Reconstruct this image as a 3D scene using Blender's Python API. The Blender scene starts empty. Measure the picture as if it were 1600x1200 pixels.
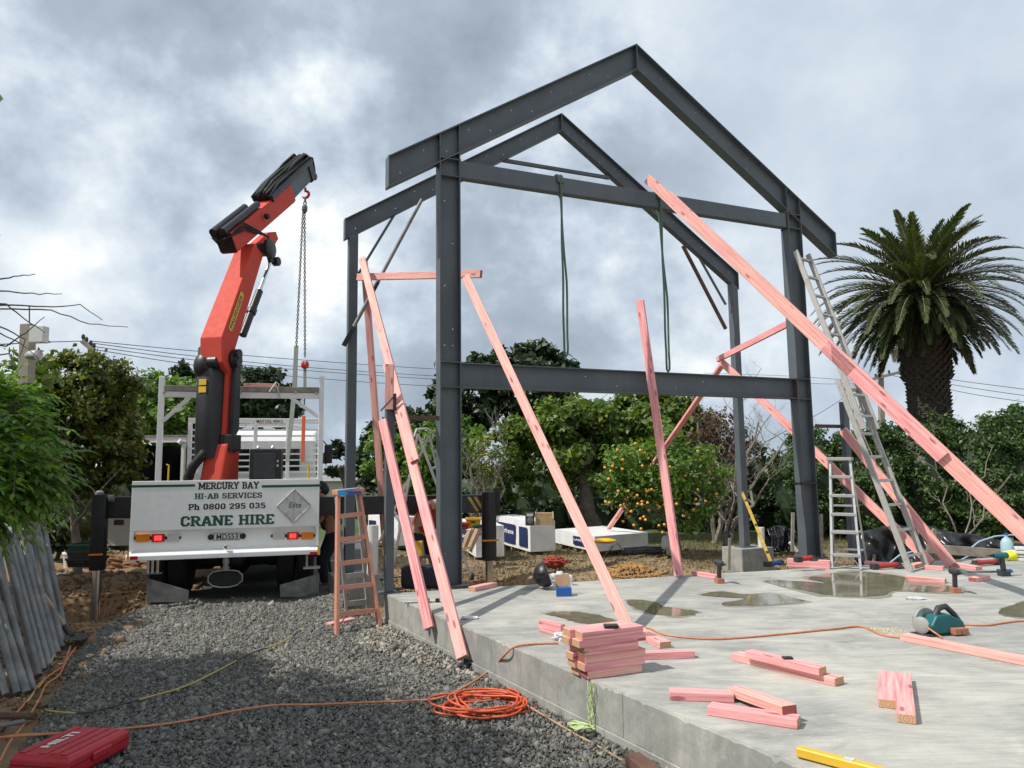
import bpy, bmesh, math, random
import numpy as np
from mathutils import Vector, Matrix, Quaternion

random.seed(7)
SC = bpy.context.scene
COL = SC.collection
R = math.radians

# ------------------------------------------------------------------ camera
CAM_H = 1.6
FPX = 1155.0                      # focal length in pixels of the 1600 px wide photograph
PITCH = math.atan(133 / FPX)
ROLL = 0.0126
fwd = Vector((0, math.cos(PITCH), math.sin(PITCH)))
_rt = Vector((1, 0, 0))
_up = Vector((0, -math.sin(PITCH), math.cos(PITCH)))
cup = _up * math.cos(ROLL) + _rt * math.sin(ROLL)
crt = _rt * math.cos(ROLL) - _up * math.sin(ROLL)
CAM = Vector((0, 0, CAM_H))
cd = bpy.data.cameras.new('camera')
cam = bpy.data.objects.new('camera', cd)
COL.objects.link(cam)
cam.matrix_world = Matrix(((crt.x, cup.x, -fwd.x, 0), (crt.y, cup.y, -fwd.y, 0), (crt.z, cup.z, -fwd.z, CAM_H), (0, 0, 0, 1)))
cd.sensor_width = 36
cd.lens = FPX / 1600 * 36
cd.clip_start = 0.05
cd.clip_end = 3000
SC.camera = cam

# ------------------------------------------------------------------ sky, sun, exposure
SUN_TO = Vector((-0.75, -0.24, 1.0)).normalized()
SUN_EL = math.asin(SUN_TO.z)
SUN_AZ = math.atan2(SUN_TO.x, SUN_TO.y)      # clockwise from +Y
w = bpy.data.worlds.new('World')
SC.world = w
w.use_nodes = True
nt = w.node_tree
nt.nodes.clear()
def N(t, **k):
    n = nt.nodes.new(t)
    for a, b in k.items():
        setattr(n, a, b)
    return n
def Lk(a, b): nt.links.new(a, b)
def wmath(op, a, b=None, clamp=False):
    n = N('ShaderNodeMath', operation=op, use_clamp=clamp)
    for i, s in enumerate((a, b)):
        if s is None: continue
        if isinstance(s, (int, float)): n.inputs[i].default_value = s
        else: Lk(s, n.inputs[i])
    return n.outputs[0]
def wnoise(vec, scale, detail, rough, dist=0.0):
    n = N('ShaderNodeTexNoise')
    n.inputs['Scale'].default_value = scale
    n.inputs['Detail'].default_value = detail
    n.inputs['Roughness'].default_value = rough
    n.inputs['Distortion'].default_value = dist
    Lk(vec, n.inputs['Vector'])
    return n.outputs[0]
def wramp(f, stops):
    n = N('ShaderNodeValToRGB')
    e = n.color_ramp.elements
    while len(e) < len(stops): e.new(0.5)
    for el, (p, c) in zip(e, stops):
        el.position = p
        el.color = (*c, 1)
    Lk(f, n.inputs[0])
    return n.outputs[0]
sky = N('ShaderNodeTexSky', sky_type='NISHITA')
sky.sun_disc = False
sky.sun_elevation = SUN_EL
sky.sun_rotation = SUN_AZ
sky.air_density = 1.0
sky.dust_density = 1.2
tc = N('ShaderNodeTexCoord')
sp = N('ShaderNodeSeparateXYZ')
Lk(tc.outputs['Generated'], sp.inputs[0])
cb = N('ShaderNodeCombineXYZ')
Lk(sp.outputs[0], cb.inputs[0]); Lk(sp.outputs[1], cb.inputs[1])
Lk(wmath('MULTIPLY', sp.outputs[2], 1.2), cb.inputs[2])
mp = N('ShaderNodeMapping')
Lk(cb.outputs[0], mp.inputs[0])
mp.inputs['Location'].default_value = (4.4, 4.4, 8.8)
pv = mp.outputs[0]
mp2 = N('ShaderNodeMapping')
Lk(cb.outputs[0], mp2.inputs[0])
mp2.inputs['Location'].default_value = (4.4 - 0.05, 4.4, 8.8 + 0.10)
big = wnoise(pv, 2.2, 2, 0.4, 0.0)
puff = wnoise(pv, 3.6, 11, 0.57, 0.0)
puff2 = wnoise(mp2.outputs[0], 3.6, 11, 0.57, 0.0)
curl = wnoise(pv, 9.0, 6, 0.5, 0.6)
mask = wramp(wnoise(mp2.outputs[0], 1.4, 1, 0.4, 0.0), [(0.38, (0.25,) * 3), (0.58, (1,) * 3)])
dens = wmath('ADD', wmath('ADD', wmath('MULTIPLY', big, 0.55), wmath('MULTIPLY', puff, 0.35)), wmath('MULTIPLY', curl, 0.10))
lit = wmath('MULTIPLY', wmath('SUBTRACT', puff, puff2), 1.1)
shade = wmath('ADD', wmath('MULTIPLY', wmath('SUBTRACT', wmath('SUBTRACT', dens, lit), 0.46), mask), 0.46)
ccol = wramp(shade, [(0.35, (0.92, 0.95, 0.96)), (0.42, (0.70, 0.77, 0.83)), (0.50, (0.53, 0.61, 0.71)), (0.58, (0.40, 0.475, 0.56)), (0.75, (0.30, 0.355, 0.43))])
cover = wramp(dens, [(0.28, (0.6,) * 3), (0.38, (1,) * 3)])
bgs = N('ShaderNodeBackground'); Lk(sky.outputs[0], bgs.inputs[0]); bgs.inputs[1].default_value = 0.10
bgc = N('ShaderNodeBackground'); Lk(ccol, bgc.inputs[0]); bgc.inputs[1].default_value = 1.0
mx = N('ShaderNodeMixShader')
Lk(cover, mx.inputs[0]); Lk(bgs.outputs[0], mx.inputs[1]); Lk(bgc.outputs[0], mx.inputs[2])
wo = N('ShaderNodeOutputWorld'); Lk(mx.outputs[0], wo.inputs[0])

sl = bpy.data.lights.new('sun', 'SUN')
sl.energy = 4.2
sl.angle = R(0.6)
sl.color = (1.0, 0.95, 0.87)
sun = bpy.data.objects.new('sun', sl)
COL.objects.link(sun)
sun.rotation_euler = (-SUN_TO).to_track_quat('-Z', 'Y').to_euler()
SC.view_settings.view_transform = 'Standard'
SC.view_settings.look = 'None'
SC.view_settings.exposure = 0.15
SC.view_settings.gamma = 1.0
SC.view_settings.use_curve_mapping = False
SC.cycles.max_bounces = 8
SC.cycles.transparent_max_bounces = 8
SC.cycles.use_denoising = True

# ------------------------------------------------------------------ from pixels of the photograph to places in the world
def ray(px, py): return fwd + crt * ((px - 800) / FPX) - cup * ((py - 600) / FPX)
def G(px, py, z=0.0):
    d = ray(px, py)
    return CAM + d * ((z - CAM_H) / d.z)
def PY(px, py, Y):
    d = ray(px, py)
    return CAM + d * (Y / d.y)
def PL(px, py, p, n):
    d = ray(px, py)
    return CAM + d * (n.dot(p - CAM) / n.dot(d))

# ------------------------------------------------------------------ object helpers
ORIG = {}
def tag(o, label=None, cat=None, group=None, kind=None):
    if label: o['label'] = label
    if cat: o['category'] = cat
    if group: o['group'] = group
    if kind: o['kind'] = kind
    return o
def thing(name, label, cat, loc=(0, 0, 0), rotz=None, group=None):
    """An Empty at the thing's base. rotz None: parts are given in world coordinates; else in the thing's own."""
    o = bpy.data.objects.new(name, None)
    COL.objects.link(o)
    o.empty_display_size = 0.1
    o.location = loc
    if rotz is not None:
        o.rotation_euler = (0, 0, rotz)
        ORIG[o.name] = Vector((0, 0, 0))
    else:
        ORIG[o.name] = Vector(loc)
    return tag(o, label, cat, group)
def link_mesh(name, me, mats=None, parent=None, origin=None):
    o = bpy.data.objects.new(name, me)
    COL.objects.link(o)
    if mats is not None:
        for m in (mats if isinstance(mats, (list, tuple)) else [mats]):
            me.materials.append(m)
    if parent is not None:
        o.parent = parent
        ORIG[o.name] = ORIG.get(parent.name, Vector((0, 0, 0)))
    elif origin is not None:
        o.location = origin
        ORIG[o.name] = Vector(origin)
    else:
        ORIG[o.name] = Vector((0, 0, 0))
    return o
def copy_tree(o, parent=None):
    c = o.copy()
    COL.objects.link(c)
    if parent is not None: c.parent = parent
    ORIG[c.name] = ORIG.get(o.name, Vector((0, 0, 0)))
    for ch in list(o.children):
        copy_tree(ch, c)
    return c
def basis(d, up=(0, 0, 1)):
    x = Vector(d).normalized()
    u = Vector(up)
    if abs(x.dot(u.normalized())) > 0.995: u = Vector((0, 1, 0))
    y = u.cross(x).normalized()
    z = x.cross(y).normalized()
    return x, y, z
class MB:
    """Collects shapes; build() links them as one mesh object."""
    def __init__(s): s.v = []; s.f = []; s.m = []
    def add(s, vs, fs, mi=0):
        n = len(s.v)
        s.v += [Vector(p) for p in vs]
        s.f += [tuple(i + n for i in f) for f in fs]
        s.m += [mi] * len(fs)
        return s
    def box(s, x0, x1, y0, y1, z0, z1, mi=0):
        v = [(x, y, z) for z in (z0, z1) for y in (y0, y1) for x in (x0, x1)]
        return s.add(v, [(0, 2, 3, 1), (4, 5, 7, 6), (0, 1, 5, 4), (2, 6, 7, 3), (0, 4, 6, 2), (1, 3, 7, 5)], mi)
    def bar(s, p, q, w, h, up=(0, 0, 1), mi=0, w2=None, h2=None):
        """box from p to q: w across, h along up"""
        p, q = Vector(p), Vector(q)
        x, y, z = basis(q - p, up)
        w2 = w if w2 is None else w2; h2 = h if h2 is None else h2
        v = []
        for c, a, b in ((p, w, h), (q, w2, h2)):
            for j, k in ((-1, -1), (1, -1), (1, 1), (-1, 1)):
                v.append(c + y * (j * a / 2) + z * (k * b / 2))
        return s.add(v, [(3, 2, 1, 0), (4, 5, 6, 7), (0, 1, 5, 4), (1, 2, 6, 5), (2, 3, 7, 6), (3, 0, 4, 7)], mi)
    def tube(s, pts, r, n=8, cap=True, mi=0):
        pts = [Vector(p) for p in pts]
        rs = r if isinstance(r, (list, tuple)) else [r] * len(pts)
        base = len(s.v)
        prev = None
        for i, p in enumerate(pts):
            d = (pts[min(i + 1, len(pts) - 1)] - pts[max(i - 1, 0)])
            if d.length < 1e-9: d = Vector((0, 0, 1))
            d.normalize()
            if prev is None:
                x, y, z = basis(d)
            else:
                y = prev - d * prev.dot(d)
                if y.length < 1e-6: y = basis(d)[1]
                y.normalize()
                z = d.cross(y)
            prev = y
            for k in range(n):
                a = 2 * math.pi * k / n
                s.v.append(p + (y * math.cos(a) + z * math.sin(a)) * rs[i])
        for i in range(len(pts) - 1):
            for k in range(n):
                a, b = base + i * n + k, base + i * n + (k + 1) % n
                s.f.append((a, b, b + n, a + n)); s.m.append(mi)
        if cap:
            s.f.append(tuple(base + k for k in reversed(range(n)))); s.m.append(mi)
            e = base + (len(pts) - 1) * n
            s.f.append(tuple(e + k for k in range(n))); s.m.append(mi)
        return s
    def cyl(s, p, q, r, n=12, r2=None, mi=0): return s.tube([p, q], [r, r if r2 is None else r2], n, True, mi)
    def prism(s, poly, a, b, mi=0):
        """polygon of 3-D points swept by vector b-a"""
        d = Vector(b) - Vector(a)
        n = len(poly)
        v = [Vector(p) for p in poly] + [Vector(p) + d for p in poly]
        f = [tuple(reversed(range(n))), tuple(range(n, 2 * n))] + [(i, (i + 1) % n, (i + 1) % n + n, i + n) for i in range(n)]
        return s.add(v, f, mi)
    def lathe(s, c, prof, n=16, axis=(0, 0, 1), mi=0):
        """prof: list of (radius, height along axis)"""
        x, y, z = basis(axis)
        c = Vector(c)
        base = len(s.v)
        for r, h in prof:
            for k in range(n):
                a = 2 * math.pi * k / n
                s.v.append(c + x * h + (y * math.cos(a) + z * math.sin(a)) * max(r, 1e-4))
        for i in range(len(prof) - 1):
            for k in range(n):
                a, b = base + i * n + k, base + i * n + (k + 1) % n
                s.f.append((a, b, b + n, a + n)); s.m.append(mi)
        s.f.append(tuple(base + k for k in reversed(range(n)))); s.m.append(mi)
        e = base + (len(prof) - 1) * n
        s.f.append(tuple(e + k for k in range(n))); s.m.append(mi)
        return s
    def ellip(s, c, rx, ry, rz, nu=14, nv=9, mi=0, fn=None):
        c = Vector(c); base = len(s.v)
        for i in range(nv + 1):
            t = math.pi * i / nv
            for k in range(nu):
                a = 2 * math.pi * k / nu
                d = Vector((math.sin(t) * math.cos(a), math.sin(t) * math.sin(a), math.cos(t)))
                m = fn(d) if fn else 1.0
                s.v.append(c + Vector((d.x * rx, d.y * ry, d.z * rz)) * m)
        for i in range(nv):
            for k in range(nu):
                a, b = base + i * nu + k, base + i * nu + (k + 1) % nu
                s.f.append((a, a + nu, b + nu, b)); s.m.append(mi)
        return s
    def build(s, name, mat, parent=None, origin=None, bevel=0.0, smooth=None, kind=None, label=None):
        off = ORIG[parent.name] if parent is not None else (Vector(origin) if origin is not None else Vector((0, 0, 0)))
        me = bpy.data.meshes.new(name)
        bm = bmesh.new()
        vs = [bm.verts.new(p - off) for p in s.v]
        for f, mi in zip(s.f, s.m):
            try:
                fc = bm.faces.new([vs[i] for i in f])
                fc.material_index = mi
            except ValueError:
                pass
        bmesh.ops.remove_doubles(bm, verts=bm.verts, dist=1e-6)
        bmesh.ops.recalc_face_normals(bm, faces=bm.faces)
        if bevel > 0:
            ed = [e for e in bm.edges if len(e.link_faces) == 2 and e.calc_face_angle(0) > 0.6]
            bmesh.ops.bevel(bm, geom=ed, offset=bevel, segments=1 if bevel < 0.006 else 2, affect='EDGES', profile=0.6)
        bm.to_mesh(me)
        bm.free()
        if smooth:
            for p in me.polygons: p.use_smooth = True
            me.set_sharp_from_angle(angle=R(smooth))
        o = link_mesh(name, me, mat, parent, origin)
        return tag(o, label=label, kind=kind)
def np_mesh(name, verts, faces, mat, parent=None, origin=None, smooth=False, kind=None):
    verts = np.asarray(verts, dtype=np.float32)
    faces = np.asarray(faces, dtype=np.int32)
    off = ORIG[parent.name] if parent is not None else (Vector(origin) if origin is not None else Vector((0, 0, 0)))
    verts = verts - np.array(off, dtype=np.float32)
    me = bpy.data.meshes.new(name)
    me.vertices.add(len(verts)); me.vertices.foreach_set('co', verts.ravel())
    k = faces.shape[1]
    me.loops.add(faces.size); me.loops.foreach_set('vertex_index', faces.ravel())
    me.polygons.add(len(faces))
    me.polygons.foreach_set('loop_start', np.arange(0, faces.size, k, dtype=np.int32))
    me.update(calc_edges=True)
    me.validate()
    if smooth: me.polygons.foreach_set('use_smooth', np.ones(len(me.polygons), dtype=bool))
    o = link_mesh(name, me, mat, parent, origin)
    return tag(o, kind=kind)
def text_mb(body, width, height, M, thick=0.0, bold=0.0, mb=None, mi=0, shear=0.0):
    """flat lettering fitted into width x height, centred on the origin of matrix M (x right, y up); returns an MB"""
    cu = bpy.data.curves.new('lettering', 'FONT')
    cu.body = body
    cu.offset = bold
    cu.shear = shear
    cu.align_x = 'CENTER'
    cu.resolution_u = 3
    ob = bpy.data.objects.new('lettering', cu)
    COL.objects.link(ob)
    dg = bpy.context.evaluated_depsgraph_get()
    me = bpy.data.meshes.new_from_object(ob.evaluated_get(dg))
    co = np.array([v.co[:] for v in me.vertices])
    fs = [tuple(p.vertices) for p in me.polygons]
    bpy.data.objects.remove(ob); bpy.data.curves.remove(cu); bpy.data.meshes.remove(me)
    lo, hi = co.min(0), co.max(0)
    sx, sy = width / (hi[0] - lo[0]), height / (hi[1] - lo[1])
    mb = mb or MB()
    vs = [M @ Vector(((c[0] - (lo[0] + hi[0]) / 2) * sx, (c[1] - (lo[1] + hi[1]) / 2) * sy, thick)) for c in co]
    return mb.add(vs, fs, mi)

# ------------------------------------------------------------------ materials
def M_(name):
    m = bpy.data.materials.new(name)
    m.use_nodes = True
    t = m.node_tree
    b = t.nodes['Principled BSDF']
    return m, t, b
def nd(t, typ, **k):
    n = t.nodes.new(typ)
    for a, c in k.items(): setattr(n, a, c)
    return n
def setin(n, i, v, t):
    if isinstance(v, bpy.types.NodeSocket): t.links.new(v, n.inputs[i])
    else: n.inputs[i].default_value = v
def mth(t, op, a, b=None, clamp=False):
    n = nd(t, 'ShaderNodeMath', operation=op, use_clamp=clamp)
    setin(n, 0, a, t)
    if b is not None: setin(n, 1, b, t)
    return n.outputs[0]
def noise(t, vec, scale, detail=4, rough=0.55, dist=0.0):
    n = nd(t, 'ShaderNodeTexNoise')
    n.inputs['Scale'].default_value = scale
    n.inputs['Detail'].default_value = detail
    n.inputs['Roughness'].default_value = rough
    n.inputs['Distortion'].default_value = dist
    if vec is not None: t.links.new(vec, n.inputs['Vector'])
    return n.outputs[0]
def ramp(t, f, stops):
    n = nd(t, 'ShaderNodeValToRGB')
    e = n.color_ramp.elements
    while len(e) < len(stops): e.new(0.5)
    for el, (p, c) in zip(e, stops):
        el.position = p
        el.color = (*c, 1) if len(c) == 3 else c
    t.links.new(f, n.inputs[0])
    return n.outputs[0]
def mixc(t, f, a, b, blend='MIX'):
    n = nd(t, 'ShaderNodeMix', data_type='RGBA', blend_type=blend)
    setin(n, 0, f, t)
    setin(n, 6, (*a, 1) if isinstance(a, tuple) else a, t)
    setin(n, 7, (*b, 1) if isinstance(b, tuple) else b, t)
    return n.outputs[2]
def coords(t, kind='Object', scale=(1, 1, 1)):
    c = nd(t, 'ShaderNodeTexCoord')
    m = nd(t, 'ShaderNodeMapping')
    m.inputs['Scale'].default_value = scale
    t.links.new(c.outputs[kind], m.inputs[0])
    return m.outputs[0]
def worldpos(t, scale=(1, 1, 1)):
    g = nd(t, 'ShaderNodeNewGeometry')
    m = nd(t, 'ShaderNodeMapping')
    m.inputs['Scale'].default_value = scale
    t.links.new(g.outputs['Position'], m.inputs[0])
    return m.outputs[0]
def bump(t, b, h, strength=0.3, dist=0.01):
    n = nd(t, 'ShaderNodeBump')
    n.inputs['Strength'].default_value = strength
    n.inputs['Distance'].default_value = dist
    t.links.new(h, n.inputs['Height'])
    t.links.new(n.outputs[0], b.inputs['Normal'])
def simple(name, col, rough=0.5, metal=0.0, var=0.25, scale=6.0, dirt=None, bumpk=0.0, coat=0.0, emis=0.0):
    """painted or plain surface with uneven tone, scuffs and roughness"""
    m, t, b = M_(name)
    v = worldpos(t)
    n1 = noise(t, v, scale, 6, 0.6)
    n2 = noise(t, v, scale * 7, 4, 0.6)
    lo = tuple(c * (1 - var) for c in col); hi = tuple(min(1, c * (1 + var * 0.6)) for c in col)
    c = ramp(t, n1, [(0.3, lo), (0.7, hi)])
    if dirt:
        f = ramp(t, mth(t, 'ADD', mth(t, 'MULTIPLY', n1, 0.5), mth(t, 'MULTIPLY', n2, 0.5)), [(0.52, (0, 0, 0)), (0.68, (1, 1, 1))])
        c = mixc(t, mth(t, 'MULTIPLY', f, dirt[1]), c, dirt[0])
    t.links.new(c, b.inputs['Base Color'])
    t.links.new(mth(t, 'ADD', mth(t, 'MULTIPLY', n2, 0.25), rough - 0.12, True), b.inputs['Roughness'])
    b.inputs['Metallic'].default_value = metal
    if coat: b.inputs['Coat Weight'].default_value = coat
    if bumpk: bump(t, b, n2, bumpk, 0.004)
    if emis:
        b.inputs['Emission Color'].default_value = (*col, 1)
        b.inputs['Emission Strength'].default_value = emis
    return m
MAT = {}
MAT['steel'] = simple('steel_grey_primer', (0.088, 0.106, 0.120), 0.5, 0.0, 0.22, 2.2, ((0.11, 0.115, 0.11), 0.5))
MAT['rusty'] = simple('rusty_steel', (0.10, 0.055, 0.035), 0.75, 0.0, 0.5, 14)
MAT['black'] = simple('black_paint', (0.012, 0.0125, 0.015), 0.42, 0.0, 0.3, 8, ((0.05, 0.045, 0.04), 0.4))
MAT['rubber'] = simple('rubber', (0.016, 0.016, 0.017), 0.8, 0.0, 0.35, 20)
MAT['hosebk'] = simple('hydraulic_hose', (0.010, 0.010, 0.012), 0.7, 0, 0.3, 25)
MAT['white'] = simple('white_truck_paint', (0.82, 0.83, 0.82), 0.35, 0, 0.06, 1.5, ((0.55, 0.54, 0.50), 0.25), coat=0.3)
def streaks(m, col=(0.40, 0.37, 0.31), amt=0.5):
    t = m.node_tree; b = t.nodes['Principled BSDF']
    src = b.inputs['Base Color'].links[0].from_socket
    n = noise(t, worldpos(t, (9, 9, 0.9)), 2.0, 6, 0.65)
    n2 = noise(t, worldpos(t), 2.5, 5, 0.6)
    f = mth(t, 'MULTIPLY', ramp(t, n, [(0.55, (0, 0, 0)), (0.78, (1, 1, 1))]), ramp(t, n2, [(0.4, (0, 0, 0)), (0.7, (amt,) * 3)]))
    t.links.new(mixc(t, f, src, col), b.inputs['Base Color'])
streaks(MAT['white'])
streaks(MAT['steel'], (0.16, 0.16, 0.155), 0.7)
MAT['alloy'] = simple('aluminium', (0.56, 0.56, 0.55), 0.38, 0.75, 0.15, 10, ((0.35, 0.34, 0.32), 0.35))
MAT['dullalloy'] = simple('weathered_aluminium', (0.46, 0.45, 0.42), 0.5, 0.45, 0.2, 12, ((0.30, 0.29, 0.26), 0.5))
MAT['galv'] = simple('galvanised_pipe', (0.19, 0.195, 0.195), 0.62, 0.25, 0.4, 5, ((0.33, 0.32, 0.30), 0.6))
MAT['chrome'] = simple('chrome', (0.62, 0.62, 0.62), 0.2, 1.0, 0.1, 10)
MAT['red'] = simple('crane_red', (0.60, 0.058, 0.034), 0.72, 0, 0.10, 2, ((0.36, 0.07, 0.04), 0.25))
streaks(MAT['red'], (0.30, 0.08, 0.05), 0.3)
MAT['casered'] = simple('red_case_plastic', (0.42, 0.018, 0.030), 0.42, 0, 0.18, 6, ((0.22, 0.10, 0.08), 0.35))
MAT['yellow'] = simple('yellow_plastic', (0.68, 0.42, 0.03), 0.45, 0, 0.12, 8)
MAT['green'] = simple('sign_green', (0.006, 0.085, 0.05), 0.4, 0, 0.1, 8)
MAT['lettblack'] = simple('sign_black', (0.018, 0.018, 0.02), 0.4, 0, 0.1, 8)
MAT['orange'] = simple('orange_lens', (0.75, 0.22, 0.01), 0.25, 0, 0.1, 30)
MAT['clearlens'] = simple('clear_lens', (0.55, 0.55, 0.50), 0.25, 0, 0.1, 40)
MAT['redlens'] = simple('red_lens', (0.5, 0.01, 0.012), 0.25, 0, 0.1, 30)
MAT['redlit'] = simple('lit_brake_lamp', (1.0, 0.05, 0.03), 0.3, 0, 0.1, 30, emis=1.6)
MAT['cord'] = simple('orange_cord', (0.62, 0.16, 0.045), 0.5, 0, 0.18, 30)
MAT['cordlight'] = simple('faded_orange_cord', (0.55, 0.20, 0.09), 0.55, 0, 0.2, 30)
MAT['hotcord'] = simple('bright_orange_hose', (0.60, 0.10, 0.035), 0.45, 0, 0.15, 30)
MAT['teal'] = simple('teal_tool', (0.006, 0.115, 0.125), 0.4, 0, 0.2, 20)
MAT['greytool'] = simple('dark_grey_tool', (0.035, 0.036, 0.038), 0.5, 0, 0.3, 20)
MAT['copper'] = simple('orange_battery', (0.42, 0.17, 0.10), 0.45, 0, 0.2, 20)
MAT['redtool'] = simple('red_tool', (0.40, 0.03, 0.025), 0.45, 0, 0.2, 20)
MAT['blue'] = simple('blue_plastic', (0.01, 0.10, 0.36), 0.45, 0, 0.15, 20)
MAT['skyblue'] = simple('light_blue_plastic', (0.04, 0.34, 0.68), 0.45, 0, 0.1, 20)
MAT['navy'] = simple('navy_print', (0.012, 0.02, 0.09), 0.5, 0, 0.15, 10)
MAT['fibre'] = simple('orange_fibreglass', (0.60, 0.27, 0.18), 0.5, 0, 0.12, 14, ((0.40, 0.20, 0.13), 0.4))
MAT['whiteplastic'] = simple('white_plastic', (0.66, 0.66, 0.63), 0.45, 0, 0.08, 10, ((0.45, 0.42, 0.36), 0.35))
MAT['card'] = simple('cardboard', (0.42, 0.27, 0.15), 0.85, 0, 0.15, 14)
MAT['ply'] = simple('plywood', (0.48, 0.34, 0.19), 0.75, 0, 0.2, 10)
MAT['grass_string'] = simple('lime_string', (0.50, 0.62, 0.28), 0.7, 0, 0.2, 30)
MAT['sling'] = simple('green_sling', (0.10, 0.16, 0.12), 0.8, 0, 0.25, 40)
MAT['slinggrey'] = simple('faded_sling', (0.22, 0.25, 0.22), 0.85, 0, 0.25, 40)
MAT['mustard'] = simple('worn_yellow', (0.42, 0.28, 0.04), 0.55, 0, 0.3, 14)
MAT['oldwood'] = simple('weathered_wood', (0.27, 0.245, 0.205), 0.85, 0, 0.35, 9)
MAT['brownwood'] = simple('stained_timber', (0.12, 0.065, 0.045), 0.8, 0, 0.35, 9)
MAT['handle'] = simple('wooden_handle', (0.36, 0.25, 0.16), 0.6, 0, 0.25, 9)
MAT['poly'] = simple('black_polythene', (0.014, 0.014, 0.016), 0.28, 0, 0.3, 5)
MAT['glassdark'] = simple('dark_cab_glass', (0.012, 0.015, 0.018), 0.08, 0, 0.1, 3)
MAT['mudflap'] = simple('mudflap_rubber', (0.24, 0.24, 0.225), 0.75, 0, 0.35, 8, ((0.42, 0.40, 0.35), 0.6))
MAT['cream'] = simple('cream_fascia', (0.60, 0.58, 0.52), 0.6, 0, 0.1, 3)
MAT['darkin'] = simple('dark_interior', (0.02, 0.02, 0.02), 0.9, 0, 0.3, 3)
MAT['conpost'] = simple('concrete_pole', (0.34, 0.31, 0.26), 0.9, 0, 0.2, 6)
MAT['wire'] = simple('power_wire', (0.05, 0.055, 0.06), 0.6, 0, 0.1, 1)
MAT['twig'] = simple('dry_twig', (0.16, 0.13, 0.10), 0.9, 0, 0.3, 9)
MAT['bark'] = simple('grey_bark', (0.12, 0.10, 0.08), 0.95, 0, 0.5, 7, bumpk=0.6)
MAT['palebark'] = simple('pale_bark', (0.22, 0.19, 0.16), 0.95, 0, 0.5, 9, bumpk=0.6)
MAT['skin'] = simple('skin', (0.50, 0.27, 0.19), 0.55, 0, 0.1, 12)
MAT['redshirt'] = simple('red_shirt', (0.30, 0.045, 0.03), 0.9, 0, 0.25, 14, bumpk=0.3)
MAT['darkcloth'] = simple('dark_cloth', (0.016, 0.018, 0.026), 0.92, 0, 0.3, 14, bumpk=0.3)
MAT['pinkshirt'] = simple('faded_pink_shirt', (0.16, 0.075, 0.07), 0.9, 0, 0.2, 14)
MAT['hair'] = simple('dark_hair', (0.02, 0.015, 0.012), 0.7, 0, 0.3, 30)
MAT['fruit'] = simple('orange_fruit', (0.78, 0.38, 0.06), 0.5, 0, 0.25, 9)
MAT['water'] = simple('bottle_water', (0.35, 0.50, 0.58), 0.12, 0, 0.1, 10)
def plastic_bag():
    m, t, b = M_('clear_plastic_bag')
    b.inputs['Base Color'].default_value = (0.75, 0.76, 0.78, 1)
    b.inputs['Roughness'].default_value = 0.25
    b.inputs['Alpha'].default_value = 0.72
    return m
MAT['bag'] = plastic_bag()
def pink_timber():
    m, t, b = M_('pink_treated_pine')
    oi = nd(t, 'ShaderNodeObjectInfo')
    tcn = nd(t, 'ShaderNodeTexCoord')
    off = nd(t, 'ShaderNodeVectorMath', operation='ADD')
    t.links.new(tcn.outputs['Object'], off.inputs[0])
    sc3 = nd(t, 'ShaderNodeVectorMath', operation='SCALE')
    t.links.new(oi.outputs['Random'], sc3.inputs['Scale'])
    sc3.inputs[0].default_value = (17, 9, 5)
    t.links.new(sc3.outputs[0], off.inputs[1])
    mp_ = nd(t, 'ShaderNodeMapping'); mp_.inputs['Scale'].default_value = (1.3, 38, 38)
    t.links.new(off.outputs[0], mp_.inputs[0])
    grain = noise(t, mp_.outputs[0], 1.6, 5, 0.6, 0.6)
    mp2_ = nd(t, 'ShaderNodeMapping'); mp2_.inputs['Scale'].default_value = (1.1, 5, 5)
    t.links.new(off.outputs[0], mp2_.inputs[0])
    patch = noise(t, mp2_.outputs[0], 1.3, 4, 0.6)
    pink = ramp(t, grain, [(0.30, (0.50, 0.15, 0.16)), (0.47, (0.72, 0.29, 0.295)), (0.68, (0.84, 0.45, 0.43))])
    tan = ramp(t, grain, [(0.3, (0.66, 0.34, 0.25)), (0.7, (0.82, 0.53, 0.41))])
    f = ramp(t, mth(t, 'ADD', patch, mth(t, 'MULTIPLY', mth(t, 'SUBTRACT', oi.outputs['Random'], 0.5), 0.5)), [(0.46, (0, 0, 0)), (0.66, (1, 1, 1))])
    c = mixc(t, mth(t, 'MULTIPLY', f, 0.5), pink, tan)
    mp3_ = nd(t, 'ShaderNodeMapping'); mp3_.inputs['Scale'].default_value = (3.4, 13, 13)
    t.links.new(off.outputs[0], mp3_.inputs[0])
    vor = nd(t, 'ShaderNodeTexVoronoi'); vor.inputs['Scale'].default_value = 1.0
    t.links.new(mp3_.outputs[0], vor.inputs['Vector'])
    knot = ramp(t, vor.outputs['Distance'], [(0.11, (1, 1, 1)), (0.18, (0, 0, 0))])
    c = mixc(t, mth(t, 'MULTIPLY', knot, 0.75), c, (0.22, 0.05, 0.04))
    t.links.new(c, b.inputs['Base Color'])
    b.inputs['Roughness'].default_value = 0.75
    bump(t, b, grain, 0.25, 0.002)
    return m
MAT['pink'] = pink_timber()
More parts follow.
